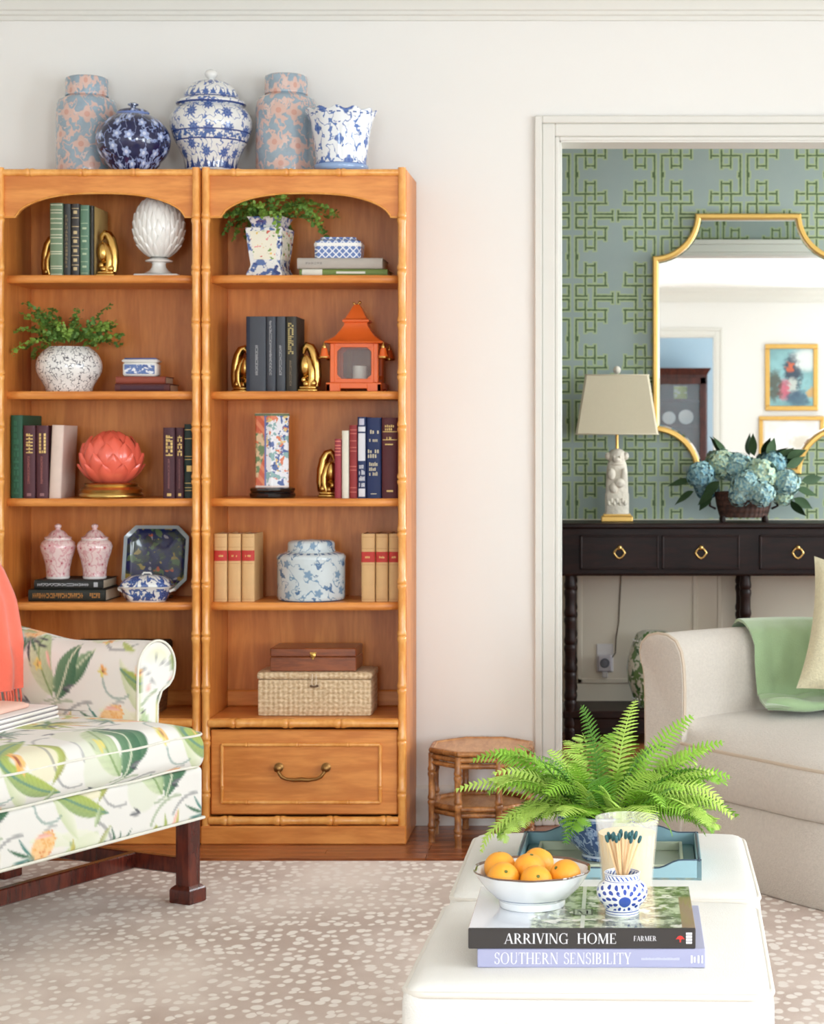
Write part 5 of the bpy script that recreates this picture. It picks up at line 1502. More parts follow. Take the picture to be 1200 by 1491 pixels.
# ------------------------------------------------------------------ serif capitals drawn as flat strokes
def serif_font():
    TK, TN, SE = .135, .045, .035
    def R(x0, y0, x1, y1): return [(x0, y0), (x1, y0), (x1, y1), (x0, y1)]
    def stem(x, y0=0, y1=1, w=TK, lo=1, hi=1):
        o = [R(x, y0, x + w, y1)]
        if lo: o.append(R(x - .07, y0, x + w + .07, y0 + SE))
        if hi: o.append(R(x - .07, y1 - SE, x + w + .07, y1))
        return o
    def diag(x0, y0, x1, y1, w): return [[(x0, y0), (x0 + w, y0), (x1 + w, y1), (x1, y1)]]
    def arc(cx, cy, rx, ry, a0, a1, tk=TK, tn=TN, n=14):
        o = []
        def P(a):
            w = tn + (tk - tn) * abs(math.cos(a)) ** 1.5
            k = (rx - w) / rx; q = (ry - tn) / ry
            return (cx + rx * math.cos(a), cy + ry * math.sin(a)), (cx + (rx - w) * math.cos(a), cy + (ry - tn) * math.sin(a))
        for i in range(n):
            a, b = a0 + (a1 - a0) * i / n, a0 + (a1 - a0) * (i + 1) / n
            (p, q), (r, s) = P(a), P(b); o.append([p, r, s, q])
        return o
    H = PI / 2
    F = {}
    F['A'] = (diag(.02, 0, .36, 1, TN) + diag(.60, 0, .33, 1, TK) + [R(.16, .32, .58, .32 + TN)] + [R(-.05, 0, .16, SE), R(.53, 0, .82, SE)], .80)
    F['B'] = (stem(.06) + arc(.20, .74, .34, .26, -H, H) + arc(.20, .27, .40, .27, -H, H) + [R(.15, 0, .22, TN), R(.15, 1 - TN, .22, 1), R(.15, .48, .24, .52)], .66)
    F['E'] = (stem(.06) + [R(.1, 1 - TN, .55, 1), R(.1, .48, .42, .52), R(.1, 0, .58, TN), R(.51, .80, .55, 1), R(.54, 0, .58, .22), R(.39, .40, .42, .60)], .64)
    F['F'] = (stem(.06) + [R(.1, 1 - TN, .55, 1), R(.1, .48, .42, .52), R(.51, .80, .55, 1), R(.39, .40, .42, .60)], .58)
    F['G'] = (arc(.45, .5, .42, .52, .75, 2 * PI - .55) + stem(.66, .0, .42, .12, 0, 1) + [R(.72, .70, .76, 1.0)], .88)
    F['H'] = (stem(.06) + stem(.62) + [R(.15, .48, .65, .52)], .84)
    F['I'] = (stem(.08), .30)
    F['L'] = (stem(.06) + [R(.1, 0, .56, TN), R(.52, 0, .56, .24)], .60)
    F['M'] = (stem(.10, w=TN) + stem(.80, w=TK) + diag(.44, 0, .10, 1, TK) + diag(.45, .02, .80, 1, TN), 1.04)
    F['N'] = (stem(.08, w=TN) + stem(.68, w=TN) + diag(.60, 0, .05, 1, TK), .82)
    F['O'] = (arc(.45, .5, .43, .52, 0, 2 * PI, n=28), .90)
    F['R'] = (stem(.06) + arc(.20, .73, .37, .27, -H, H) + [R(.15, .46, .24, .50), R(.15, 1 - TN, .22, 1)] + diag(.58, 0, .26, .48, TK) + [R(.54, 0, .80, SE)], .76)
    F['S'] = (arc(.28, .75, .24, .27, .35, PI + H * .9, .10) + arc(.28, .26, .26, .28, -PI + .25, H * 1.05, .12) + diag(.36, .47, .12, .60, .10) + [R(.47, .72, .51, .98), R(.03, .02, .07, .28)], .56)
    F['T'] = (stem(.28, hi=0) + [R(0, 1 - TN, .69, 1), R(0, .76, .04, 1), R(.65, .76, .69, 1)], .70)
    F['U'] = (stem(.08, .28, 1, TK, 0, 1) + stem(.64, .28, 1, TN, 0, 1) + arc(.385, .30, .305, .32, PI, 2 * PI, TK * .9), .80)
    F['V'] = (diag(.33, 0, .03, 1, TK) + diag(.37, 0, .64, 1, TN) + [R(-.05, 1 - SE, .22, 1), R(.54, 1 - SE, .76, 1)], .74)
    F['Y'] = (stem(.29, 0, .46, TK, 1, 0) + diag(.29, .42, .03, 1, TK) + diag(.36, .42, .60, 1, TN) + [R(-.05, 1 - SE, .22, 1), R(.50, 1 - SE, .72, 1)], .70)
    F[' '] = ([], .42)
    return F
SERIF = serif_font()
def text_geo(s, h, width, T, gap=.10):
    tot = sum(SERIF[c][1] + gap for c in s) - gap
    kx = width / tot; g = G(); x = 0.0
    for c in s:
        polys, w = SERIF[c]
        for p in polys:
            v = [((x + a) * kx, 0, b * h) for a, b in p]
            g.add(v, [tuple(range(len(v)))], T)
        x += w + gap
    return g

# ------------------------------------------------------------------ coffee table books on the near ottoman
OT = .4545                                        # ottoman pad height where the books lie
def flatbook(name, label, x0, x1, y0, d, z, th, cov, top, rotz, group):
    t = thing(name, label, 'book', (x0, y0, z), rotz, group)
    L = x1 - x0
    obj('cover', G().box(0, L, 0, .004, 0, th, .0012).box(0, L, .002, d, 0, .0028, .0008), cov, t, 30)
    obj('front_board', G().box(0, L, .002, d, th - .0028, th, .0008), top, t, 30)
    obj('page_block', G().box(.003, L - .003, .004, d - .004, .0028, th - .0028), M['pages_w'], t, 0)
    return t
def home_cover():
    n = N('jacket_photograph')
    x, y, z = n.sep(n.obj()); p = n.comb(x, y, 0)
    col = C(214, 218, 226)
    gard = n.mix(n.step(n.noise(p, 38, 4, .65), .42, .60), C(70, 78, 58), C(196, 204, 176))
    gard = n.mix(n.step(n.noise(n.vadd(p, (3, 5, 0)), 30, 3), .56, .64), gard, C(236, 232, 222))
    gard = n.mix(n.step(n.noise(n.vadd(p, (9, 1, 0)), 55, 3), .62, .68), gard, C(120, 140, 70))
    w = n.m('ADD', x, n.m('MULTIPLY', n.m('SUBTRACT', n.noise(p, 14, 2), .5), .02))
    col = n.mix(n.step(w, .085, .092), col, gard)
    rb = n.m('MULTIPLY', n.m('GREATER_THAN', x, .160), n.m('LESS_THAN', x, .166)); col = n.mix(rb, col, C(216, 214, 208))
    rm = n.m('MULTIPLY', n.m('GREATER_THAN', x, .306), n.step(y, .20, .18)); col = n.mix(rm, col, C(150, 112, 90))
    n.out(col, .18, coat=.6, coat_r=.06); return n.mat
bk2 = flatbook('coffee_table_book', 'lavender coffee table book lettered SOUTHERN SENSIBILITY on the ottoman', XW(695, 2.80), XW(1027, 2.80), 2.80, .262, OT, .0272, plain('lavender_cloth', C(162, 163, 193), .5, var=.03), plain('lavender_board', C(168, 169, 198), .4, var=.03), math.radians(-.3), 'coffee table books on the ottoman')
wt = plain('white_print', C(238, 236, 240), .5, var=.01)
PB = 2.80 / FPX
obj('title', text_geo('SOUTHERN SENSIBILITY', .0162, 199 * PB, TR(25 * PB, -.0005, .0055), .08), wt, bk2, 0)
g = G()
r9 = random.Random(12)
for k in range(26): g.add([(x, 0, z) for x, z in ((0, 0), (.0016, 0), (.0016, .0038 * r9.choice([1, .7])), (0, .0038))], [(0, 1, 2, 3)], TR((239 + k * 2.15) * PB, -.0005, .0112))
obj('author', g, plain('faint_print', C(196, 198, 220), .5), bk2, 0)
g = G()
for k, (dx, dz, hh) in enumerate(((0, 0, .011), (4, .001, .008), (9, 0, .011), (14, 0, .011), (14, .004, .002))): g.box(dx * PB * 1.1, dx * PB * 1.1 + .0024, -.0006, -.0002, dz, dz + hh, 0, TR(311 * PB, 0, .007))
obj('publisher_mark', g, wt, bk2, 0)
bk1 = flatbook('coffee_table_book', 'black-spined coffee table book lettered ARRIVING HOME under bowl and match pot', XW(682, 2.80), XW(1013, 2.80), 2.798, .262, OT + .0274, .0295, plain('charcoal_jacket', C(44, 40, 38), .35, var=.05, coat=.2), home_cover(), math.radians(.0), 'coffee table books on the ottoman')
obj('title', text_geo('ARRIVING', .0148, 93 * PB, TR(53 * PB, -.0005, .0075), .06).merge(text_geo('HOME', .0148, 57 * PB, TR(159 * PB, -.0005, .0075), .06)), wt, bk1, 0)
obj('author', text_geo('FARMER', .0070, 33 * PB, TR(241 * PB, -.0005, .0115), .08), wt, bk1, 0)
mk = obj('publisher_mark', G().prism([(0, .004), (.0035, .0085), (.0065, .0095), (.0095, .0085), (.013, .004), (.0095, .005), (.0075, .0035), (.0075, 0), (.0055, 0), (.0055, .0035), (.0035, .005)], -.0007, -.0002, 'y', TR(302 * PB, 0, .0095)), plain('red_print', C(214, 48, 40), .5), bk1, 0)
g = G()
for k in range(4): g.box(0, .0085, -.0007, -.0002, k * .0042, k * .0042 + .0032, 0, TR(317 * PB, 0, .0075))
obj('publisher_name', g, wt, bk1, 0)
# cover lettering: a framed M and the upright title block
BT = OT + .0274 + .0295
ltr = text_geo('M', .020, .019, TR(.153, .085, .0297) @ RX(-PI / 2)); 
fm = G()
for (a, b, c, d) in ((.148, .177, .078, .0805), (.148, .177, .1105, .113), (.148, .1505, .078, .113), (.1745, .177, .078, .113)): fm.box(a, b, c, d, .0294, .0299)
obj('cover_panel', G().box(.148, .177, .078, .113, .0293, .0297), plain('cover_panel_print', C(186, 188, 180), .2, coat=.5), bk1, 0)
obj('cover_frame', fm, plain('dark_print', C(60, 62, 58), .3, coat=.4), bk1, 0)
obj('cover_initial', ltr, plain('dark_initial', C(60, 62, 58), .3, coat=.4), bk1, 0)

# ------------------------------------------------------------------ bowl of oranges
def bowlglaze():
    n = N('white_bowl_glaze'); x, y, z = n.sep(n.obj()); r = n.m('SQRT', n.m('ADD', n.m('MULTIPLY', x, x), n.m('MULTIPLY', y, y)))
    inn = n.m('LESS_THAN', r, n.m('MULTIPLY_ADD', z, .80, .0385))
    th = n.m('ARCTAN2', x, y); p = n.comb(n.m('MULTIPLY', th, .07), z, 0)
    pat = n.mix(n.step(n.noise(p, 110, 2), .46, .54), C(232, 234, 238), C(48, 66, 128))
    col = n.mix(inn, C(236, 238, 238), pat)
    for z0, z1_, c in ((.0150, .0163, C(96, 112, 140)), (.0535, .060, C(104, 74, 56))):
        col = n.mix(n.m('MULTIPLY', n.m('GREATER_THAN', z, z0), n.m('LESS_THAN', z, z1_)), col, c)
    n.out(col, .1, coat=.6, coat_r=.03); return n.mat
BOX, BOY = XW(775, 2.935), 2.938
t = thing('fruit_bowl', 'white bowl with brown rim and blue inner pattern, holding oranges', 'bowl', (BOX, BOY, BT))
def flute(r, z, a):
    k = max(0, (z - .025) / .03); return r * (1 + .016 * k * math.cos(10 * a)), z
obj('bowl', G().lathe([(0, .002), (.044, .002), (.046, 0), (.049, .0005), (.050, .004), (.050, .010), (.058, .016), (.072, .030), (.081, .043), (.086, .052), (.0885, .055), (.0880, .0565), (.085, .055), (.078, .044), (.068, .031), (.054, .020), (.035, .0135), (0, .012)], 80, rf=flute), bowlglaze(), t, 50)
M['orange'] = plain('orange_peel', C(246, 164, 40), .38, var=.10, vs=30, bump=.25, bs=900, coat=.15)
M['stem_end'] = plain('stem_scar', C(96, 104, 40), .7)
def orange(px, py, Y, z, label, ry=0.0, rz=0.0):
    o = thing('orange', label, 'orange', (XW(px, Y), Y, z), 0, 'oranges in the white bowl')
    o.rotation_euler = (ry, 0, rz)
    R_ = .0240
    prof = [(R_ * math.sin(a) * 1.0, R_ * -math.cos(a) * .95 + (.0012 if a < .25 else 0) - (.0016 * math.exp(-((PI - a) / .2) ** 2))) for a in np.linspace(0, PI, 20)]
    prof[0] = (0, prof[0][1]); prof[-1] = (0, prof[-1][1])
    obj('peel', G().lathe(prof, 28), M['orange'], o, 60)
    obj('stem_scar', G().lathe([(.0028, R_ * .905), (.0024, R_ * .94), (0, R_ * .945)], 8), M['stem_end'], o, 50)
    return o
orange(733, 1274, 2.905, BT + .0475, 'orange at the bowl front, farthest from the match pot', .9, .3)
orange(728, 1264, 2.962, BT + .052, 'orange behind the one farthest from the match pot', -.3, .1)
orange(784, 1256, 2.980, BT + .054, 'orange resting against the back of the bowl, highest of the six', .5, 2)
orange(771, 1268, 2.938, BT + .0545, 'orange in the very middle of the bowl', .2, .9)
orange(781, 1278, 2.892, BT + .0455, 'orange at the middle of the bowl front edge', 1.0, .2)
orange(823, 1274, 2.920, BT + .0485, 'orange in the bowl nearest the match pot', .9, -.9)

# ------------------------------------------------------------------ delft match pot and matches
def delft():
    n = N('delft_glaze'); x, y, z = n.sep(n.obj()); th = n.m('ARCTAN2', x, n.m('MULTIPLY', y, -1.0))
    u = n.m('MULTIPLY', th, .036); bl = C(38, 66, 158); col = C(240, 242, 244)
    # a round flower facing the room with rings of radiating petals
    dx = n.m('SUBTRACT', u, .004); dz = n.m('MULTIPLY', n.m('SUBTRACT', z, .0245), 1.05)
    rad = n.m('SQRT', n.m('ADD', n.m('POWER', dx, 2.0), n.m('POWER', dz, 2.0))); an = n.m('ARCTAN2', dz, dx)
    for (rc_, k, ph, hw, hl) in ((.0155, 10.0, .0, .0026, .0042), (.0245, 15.0, .4, .0026, .0044), (.0335, 19.0, .1, .0027, .0040), (.0435, 23.0, .6, .0028, .0044), (.054, 27.0, .2, .0030, .0044)):
        f = n.m('SUBTRACT', n.m('FRACT', n.m('ADD', n.m('MULTIPLY', an, k / (2 * PI)), ph)), .5)
        xx = n.m('MULTIPLY', f, 2 * PI * rc_ / k)
        e = n.m('ADD', n.m('POWER', n.m('ABSOLUTE', n.m('DIVIDE', xx, hw)), 2.0), n.m('POWER', n.m('ABSOLUTE', n.m('DIVIDE', n.m('SUBTRACT', rad, rc_), hl)), 2.0))
        col = n.mix(n.m('MULTIPLY', n.step(e, 1.15, .85), n.step(n.m('ABSOLUTE', n.m('SUBTRACT', z, .029)), .0195, .0185)), col, bl)
    col = n.mix(n.step(rad, .0095, .0085), col, C(52, 84, 172))
    for z0, z1_, c in ((.0065, .0078, bl), (.003, .0039, bl), (.0505, .0513, bl), (.0600, .0607, bl)):
        col = n.mix(n.m('MULTIPLY', n.m('GREATER_THAN', z, z0), n.m('LESS_THAN', z, z1_)), col, c)
    nk = n.m('MULTIPLY', n.m('MULTIPLY', n.m('GREATER_THAN', z, .0525), n.m('LESS_THAN', z, .059)), n.step(n.m('SINE', n.m('ADD', n.m('MULTIPLY', th, 24.0), n.m('MULTIPLY', z, 700.0))), .1, .4))
    col = n.mix(nk, col, C(70, 98, 170))
    n.out(col, .1, coat=.7, coat_r=.03); return n.mat
MX, MY = XW(906, 2.88), 2.885
t = thing('match_pot', 'small round white pot painted with blue petals, holding matches', 'pot', (MX, MY, BT))
obj('pot', G().lathe([(0, .002), (.022, .002), (.0245, 0), (.0255, .002), (.0250, .008), (.0285, .014), (.0345, .021), (.0378, .029), (.0378, .036), (.0345, .044), (.0275, .049), (.0255, .0515), (.0262, .058), (.0270, .0615), (.0255, .0620), (.0245, .058), (.0238, .051), (.030, .040), (.033, .030), (.024, .012), (0, .008)], 72), delft(), t, 50)
M['match_wood'] = plain('match_wood', C(232, 196, 148), .6, var=.1, vs=60)
M['match_teal'] = plain('teal_match_head', C(44, 92, 96), .6, var=.15, vs=80)
rm_ = random.Random(4); proto_m = None
mg = G().box(-.00135, .00135, -.00135, .00135, 0, .102, .0003)
hg = G().lathe([(.0014, .096), (.0026, .099), (.0029, .103), (.0022, .107), (0, .1085)], 10)
for k in range(17):
    a = 2 * PI * k / 17 * 2.4; rr = .017 * math.sqrt((k + .5) / 17)
    bx, by = -rr * .5 * math.cos(a), -rr * .4 * math.sin(a); txx, tyy = rr * 1.75 * math.cos(a), rr * 1.1 * math.sin(a)
    o = thing('match', 'long wooden match with a teal head standing in the blue and white pot', 'match', (MX + bx, MY + by, BT + .0125), 0, 'teal-headed matches in the pot')
    d = Vector((txx - bx, tyy - by, .1)).normalized(); q = Vector((0, 0, 1)).rotation_difference(d); o.rotation_mode = 'QUATERNION'; o.rotation_quaternion = q
    o.location.z += rm_.uniform(0, .004)
    if proto_m is None:
        s_o = obj('stick', mg, M['match_wood'], o, 30); h_o = obj('head', hg, M['match_teal'], o, 50); proto_m = (s_o.data, h_o.data)
    else:
        for nm, me in zip(('stick', 'head'), proto_m):
            c = bpy.data.objects.new(nm, me); COL.objects.link(c); c.parent = o

# ------------------------------------------------------------------ tall ribbed glass of juice
def rib(r, z, a):
    k = 1 if z > .006 else 0
    return r * (1 + .012 * k * math.cos(20 * a)), z
def clear_glass(name, tint=(1, 1, 1, 1), a=.16):
    n = N(name); n.out(tint, .04, spec=.6); n.p.inputs['Alpha'].default_value = a; return n.mat
GX, GY = XW(913, 3.125), 3.128
t = thing('glass_tumbler', 'tall ribbed glass tumbler of pale peach drink behind the match pot', 'glass', (GX, GY, OT - .0005))
obj('tumbler', G().lathe([(0, 0), (.034, 0), (.036, .003), (.038, .02), (.0435, .08), (.0500, .150), (.0506, .1525), (.0488, .1525), (.0470, .140), (.0410, .075), (.0355, .020), (.033, .010), (0, .009)], 120, rf=rib), clear_glass('ribbed_glass', (1, .97, .90, 1), .20), t, 40)
dr_ = N('peach_drink'); xx, yy, zz = dr_.sep(dr_.obj())
dr_.out(C(252, 220, 160), .15)
obj('drink', G().lathe([(0, .0095), (.0335, .0100), (.0350, .020), (.0405, .075), (.0455, .126), (.0455, .1285), (0, .128)], 60), dr_.mat, t, 40)

# ------------------------------------------------------------------ scalloped tray with potted fern
TXc, TYc = XW(888, 3.47), 3.482
M['tray_blue'] = plain('tray_blue_paint', C(150, 186, 196), .4, var=.05, vs=14)
M['tray_teal'] = plain('tray_teal_paint', C(104, 148, 150), .4, var=.08, vs=20)
M['tray_sage'] = plain('tray_sage_lining', C(204, 210, 186), .5, var=.04, vs=20)
M['tray_edge'] = plain('tray_dark_edge', C(62, 82, 100), .4)
t = thing('tray', 'blue painted wooden tray with curved gallery and sage lining on the ottoman', 'tray', (TXc, TYc, OT - .0012), math.radians(-1))
TW, TD = .160, .122
obj('floor_panel', G().box(-TW, TW, -TD, TD, 0, .006, .001), M['tray_sage'], t, 30)
def gallery(L, hs, hm, th, n=40):
    """wall outline along its length: high at the ends, dipping by an ogee to the middle"""
    top = []
    for i in range(n + 1):
        f = -1 + 2 * i / n; a = abs(f)
        s_ = min(1, max(0, (a - .52) / .26)); s_ = s_ * s_ * (3 - 2 * s_)
        top.append((f * L, hm + (hs - hm) * s_))
    g = G(); e = G()
    for i in range(n):
        (x0, z0), (x1, z1_) = top[i], top[i + 1]
        g.add([(x0, 0, 0), (x1, 0, 0), (x1, 0, z1_), (x0, 0, z0), (x0, th, 0), (x1, th, 0), (x1, th, z1_), (x0, th, z0)], [(0, 1, 2, 3), (4, 7, 6, 5), (3, 2, 6, 7)] + ([(0, 3, 7, 4)] if i == 0 else []) + ([(1, 5, 6, 2)] if i == n - 1 else []))
    e.tube([(x, th / 2, z) for x, z in top], .0022, 6)
    return g, e
for (L, T, hs, hm) in ((TW, TR(0, -TD, .0), .034, .020), (TW, TR(0, TD - .008, 0), .034, .046), (TD, TR(-TW + .008, 0, 0) @ RZ(PI / 2), .034, .034), (TD, TR(TW, 0, 0) @ RZ(PI / 2), .034, .034)):
    g, e = gallery(L, hs, hm, .008)
    w_ = obj('side', G().merge(g, T), M['tray_blue'], t, 30)
    obj('edge_line', G().merge(e, T), M['tray_edge'], w_, 60)
for (x0, x1, y0, y1) in ((-TW + .03, TW - .03, -TD + .0215, -TD + .0275), (-TW + .03, TW - .03, TD - .0275, TD - .0215), (-TW + .03, -TW + .036, -TD + .0275, TD - .0275), (TW - .036, TW - .03, -TD + .0275, TD - .0275)):
    obj('inner_fillet', G().box(x0, x1, y0, y1, .006, .022, .001), M['tray_sage'], t, 30)
for sx in (-1, 1): obj('corner_block', G().box(sx * (TW - .0195) - .0105, sx * (TW - .0195) + .0105, -TD + .008, TD - .008, .006, .014, .001), M['tray_teal'], t, 30)

FBX, FBY = XW(884, 3.52), 3.515
bowlm = chino('fern_bowl_glaze', C(58, 84, 134), C(150, 168, 200), C(120, 144, 184), .09, 26, 6, .30, .03, .60, ((.082, .086, 'solid', C(210, 218, 232)), (.006, .010, 'solid', C(200, 210, 228))), .12, 60, .4)
bowlp = chino('fern_bowl_panel_glaze', C(206, 214, 228), C(70, 96, 150), C(90, 116, 168), .09, 30, 5, .34, .04, .55, (), .12, 60, .5)
t = thing('potted_fern', 'bright green fern in a faceted blue and white bowl on the tray', 'plant', (FBX, FBY, OT + .0052))
def facet(r, z, a):
    k = 10; b = (a + PI / k) % (2 * PI / k) - PI / k
    f = min(1, max(0, (z - .012) / .02)); return r * (1 - f * .5 * (1 - math.cos(PI / k) / math.cos(b))), z
obj('bowl', G().lathe([(0, .003), (.040, .003), (.043, 0), (.046, .002), (.046, .010), (.052, .016), (.070, .034), (.085, .058), (.096, .084), (.0975, .087), (.094, .086), (.082, .060), (.06, .03), (0, .022)], 80, rf=facet), bowlm, t, 20)
for k in range(5):
    a = 2 * PI * k / 5 + .12; g = G(); vs = []
    for i in range(9):
        f = i / 8; z = .018 + .062 * f; r = np.interp(z, [.016, .034, .058, .084], [.052, .070, .085, .096]) * .985 + .0012
        w = .24 * math.sin(PI * (.12 + .76 * f)) ** .6
        for q in (-1, -.5, 0, .5, 1):
            aa = a + q * w; vs.append((r * math.sin(aa), -r * math.cos(aa), z))
    g.add(vs, [(i * 5 + j, i * 5 + j + 1, (i + 1) * 5 + j + 1, (i + 1) * 5 + j) for i in range(8) for j in range(4)])
    obj('painted_panel', g, bowlp, t, 60, fixn=False)
obj('soil', G().lathe([(0, .070), (.086, .070), (.084, .074), (0, .080)], 40), plain('dark_soil', C(60, 62, 30), .95, var=.4, vs=80), t, 50)
# fern fronds: rachis with paired, toothed pinnae
FM = [plain('fern_green', C(128, 176, 48), .5, var=.22, vs=30), plain('fern_light', C(176, 208, 92), .5, var=.2, vs=30), plain('fern_deep', C(86, 138, 44), .5, var=.2, vs=30)]
for m_ in FM:
    m_.node_tree.nodes['Principled BSDF'].inputs['Subsurface Weight'].default_value = 0.0
def frond(seed, base, az, el, L, droop, width, npairs=22, roll=0.0):
    r = random.Random(seed); g = G(); p = Vector(base); a = el; pts = [p.copy()]; dirs = []
    az2 = az
    for i in range(16):
        d = Vector((math.cos(az2) * math.cos(a), math.sin(az2) * math.cos(a), math.sin(a)))
        dirs.append(d); p = p + d * L / 16; a -= droop / 16 * (.4 + 1.2 * i / 16); az2 += r.uniform(-.03, .03); pts.append(p.copy())
    dirs.append(dirs[-1])
    g.tube(pts, [.0013 * (1 - .7 * i / 16) for i in range(17)], 5)
    for k in range(npairs):
        f = .16 + .84 * k / npairs; x = f * 16; i = min(int(x), 15); q = pts[i].lerp(pts[i + 1], x - i); d = dirs[i]
        side = d.cross(Vector((0, 0, 1)))
        side = side.normalized() if side.length > .05 else Vector((1, 0, 0))
        up = side.cross(d).normalized()
        side = (side * math.cos(roll) + up * math.sin(roll)); up = side.cross(d).normalized()
        pl_ = width * (math.sin(PI * min(1, (f - .02) ** .62)) ** .75) * r.uniform(.88, 1.08) + .002
        for s_ in (-1, 1):
            dv = (side * s_ + d * .42 + up * .12 * r.uniform(-.5, 1)).normalized()
            wv = d * .9; n = 7; vs = []; hw = L / npairs * .37
            for j in range(n + 1):
                u = j / n; c = q + dv * pl_ * u - Vector((0, 0, 1)) * pl_ * .18 * u * u
                w = hw * (1 - u ** 1.7) * (1.0 if j % 2 == 0 else .62) + .0003
                vs += [tuple(c - wv * w), tuple(c + up * .0006), tuple(c + wv * w)]
            g.add(vs, [(j * 3 + e, j * 3 + e + 1, (j + 1) * 3 + e + 1, (j + 1) * 3 + e) for j in range(n) for e in (0, 1)])
    return g
rf_ = random.Random(21)
def add_frond(az, el, L, dr2, w, m, np_=22, roll=0.0, b=None):
    bb = b or (.04 * math.cos(az), .04 * math.sin(az), .080)
    obj('frond', frond(rf_.randint(0, 9999), bb, az, el, L, dr2, w, np_, roll), FM[m], t, 0, fixn=False)
# named silhouettes first: the arching sprays at both sides and the tall curl in the middle
add_frond(PI + .05, .55, .25, 1.1, .032, 1, 24, .5)
add_frond(PI - .15, .95, .25, 1.6, .034, 0, 24, .6)
add_frond(PI + .30, .35, .23, 1.9, .032, 1, 24, .3)
add_frond(PI + .12, .18, .20, 1.2, .034, 1, 22, .2)
add_frond(PI - .1, .75, .20, .5, .034, 0, 22, .9)
add_frond(PI / 2 + .3, 1.35, .21, .9, .030, 2, 22, 1.0)
add_frond(1.2, 1.42, .22, 1.0, .034, 1, 22, .2)
add_frond(.5, 1.15, .22, .8, .032, 0, 22, -.7)
add_frond(.15, .75, .21, 1.3, .034, 0, 22, -.6)
add_frond(-.1, .55, .21, 1.7, .032, 1, 22, -.4)
add_frond(-.25, .8, .20, 1.9, .034, 1, 22, -.5)
add_frond(.05, .95, .22, .9, .030, 0, 22, -.8)
for k in range(72):
    az = 2 * PI * k / 72 * 3.0 + rf_.uniform(-.15, .15); fr_ = abs(math.cos(az))
    add_frond(az, rf_.uniform(.35, 1.35), rf_.uniform(.11, .20) * (.66 + .34 * fr_), rf_.uniform(.6, 2.1), rf_.uniform(.022, .036), rf_.choice([0, 0, 1, 1, 2]), 18, rf_.uniform(-.9, .9),
              (rf_.uniform(.02, .075) * math.cos(az), rf_.uniform(.02, .06) * math.sin(az), .080))

# lacy, twice-divided fronds among them
def lacy(seed, base, az, el, L, droop, width):
    r = random.Random(seed); g = G(); p = Vector(base); a = el; pts = [p.copy()]; dirs = []
    for i in range(14):
        d = Vector((math.cos(az) * math.cos(a), math.sin(az) * math.cos(a), math.sin(a))); dirs.append(d)
        p = p + d * L / 14; a -= droop / 14; az += r.uniform(-.05, .05); pts.append(p.copy())
    g.tube(pts, [.0014 * (1 - .6 * i / 14) for i in range(15)], 5)
    for k in range(11):
        f = .22 + .76 * k / 11; x = f * 14; i = min(int(x), 13); q = pts[i].lerp(pts[i + 1], x - i); d = dirs[i]
        side = d.cross(Vector((0, 0, 1))); side = side.normalized() if side.length > .05 else Vector((1, 0, 0))
        ln = width * math.sin(PI * min(1, f ** .7)) ** .7 * r.uniform(.8, 1.1) + .006
        for s_ in (-1, 1):
            dv = (side * s_ + d * .55 + Vector((0, 0, r.uniform(-.15, .35)))).normalized()
            g.merge(frond(r.randint(0, 9999), tuple(q), math.atan2(dv.y, dv.x), math.asin(max(-1, min(1, dv.z))), ln, r.uniform(.2, .9), ln * .30, 9, r.uniform(-.5, .5)))
    return g
for (az, el, L, dr2, w, m) in ((PI + .1, .9, .19, 1.2, .05, 1), (PI - .25, 1.1, .20, 1.1, .05, 0), (PI + .35, .6, .18, 1.8, .046, 1), (PI + .02, .4, .17, 1.5, .045, 0), (.1, .9, .19, 1.3, .05, 0), (-.2, .65, .18, 1.7, .048, 1), (.35, 1.1, .19, 1.0, .05, 1), (-.05, .45, .16, 1.5, .044, 0), (1.4, 1.3, .17, .8, .045, 0), (1.9, 1.2, .17, .8, .045, 1), (-1.2, .8, .12, 1.9, .04, 1), (-2.0, .8, .12, 1.9, .04, 0)):
    obj('frond', lacy(rf_.randint(0, 9999), (.05 * math.cos(az), .04 * math.sin(az), .080), az, el, L, dr2, w), FM[m], t, 0, fixn=False)

# ------------------------------------------------------------------ bamboo side table
M['tiger'] = wood('tortoise_bamboo', C(122, 72, 34), C(196, 134, 76), (8, 8, 8), .35, .2, blotch=.7, bc=C(84, 44, 20))
M['rattan'] = wood('rattan_top', C(178, 122, 70), C(210, 156, 100), (14, 3, 8), .4, .2)
BTX, BTY = XW(702, 5.955), 5.945
t = thing('side_table', 'low octagonal bamboo side table between the bookcase and the doorway', 'table', (BTX, BTY, 0))
def octp(R_, k): a = PI / 8 + k * PI / 4; return (R_ * math.cos(a), R_ * math.sin(a))
TT = .285
obj('top', G().loft([[(octp(r, k)[0], octp(r, k)[1], z) for k in range(8)] for r, z in ((.150, TT - .016), (.158, TT - .012), (.158, TT - .002), (.152, TT), (.148, TT - .003), (.01, TT - .003))]), M['rattan'], t, 30)
for zz, R_, rr in ((TT - .008, .160, .0085), (TT - .026, .158, .0085), (TT - .044, .157, .008), (.112, .150, .009), (.094, .150, .008)):
    for k in range(8):
        p, q = octp(R_, k), octp(R_, k + 1)
        obj('bamboo_rail', bamboo(G(), (p[0], p[1], zz), (q[0], q[1], zz), rr, .122, 8, .5, swell=1.08), M['tiger'], t, 50)
for k in range(8):
    p = octp(.158, k)
    obj('leg', bamboo(G(), (p[0], p[1], 0), (p[0], p[1], TT - .016), .0105, .085, 10, .5), M['tiger'], t, 50)
obj('lower_shelf', G().loft([[(octp(.146, k)[0], octp(.146, k)[1], z) for k in range(8)] for z in (.098, .108)]), M['rattan'], t, 30)

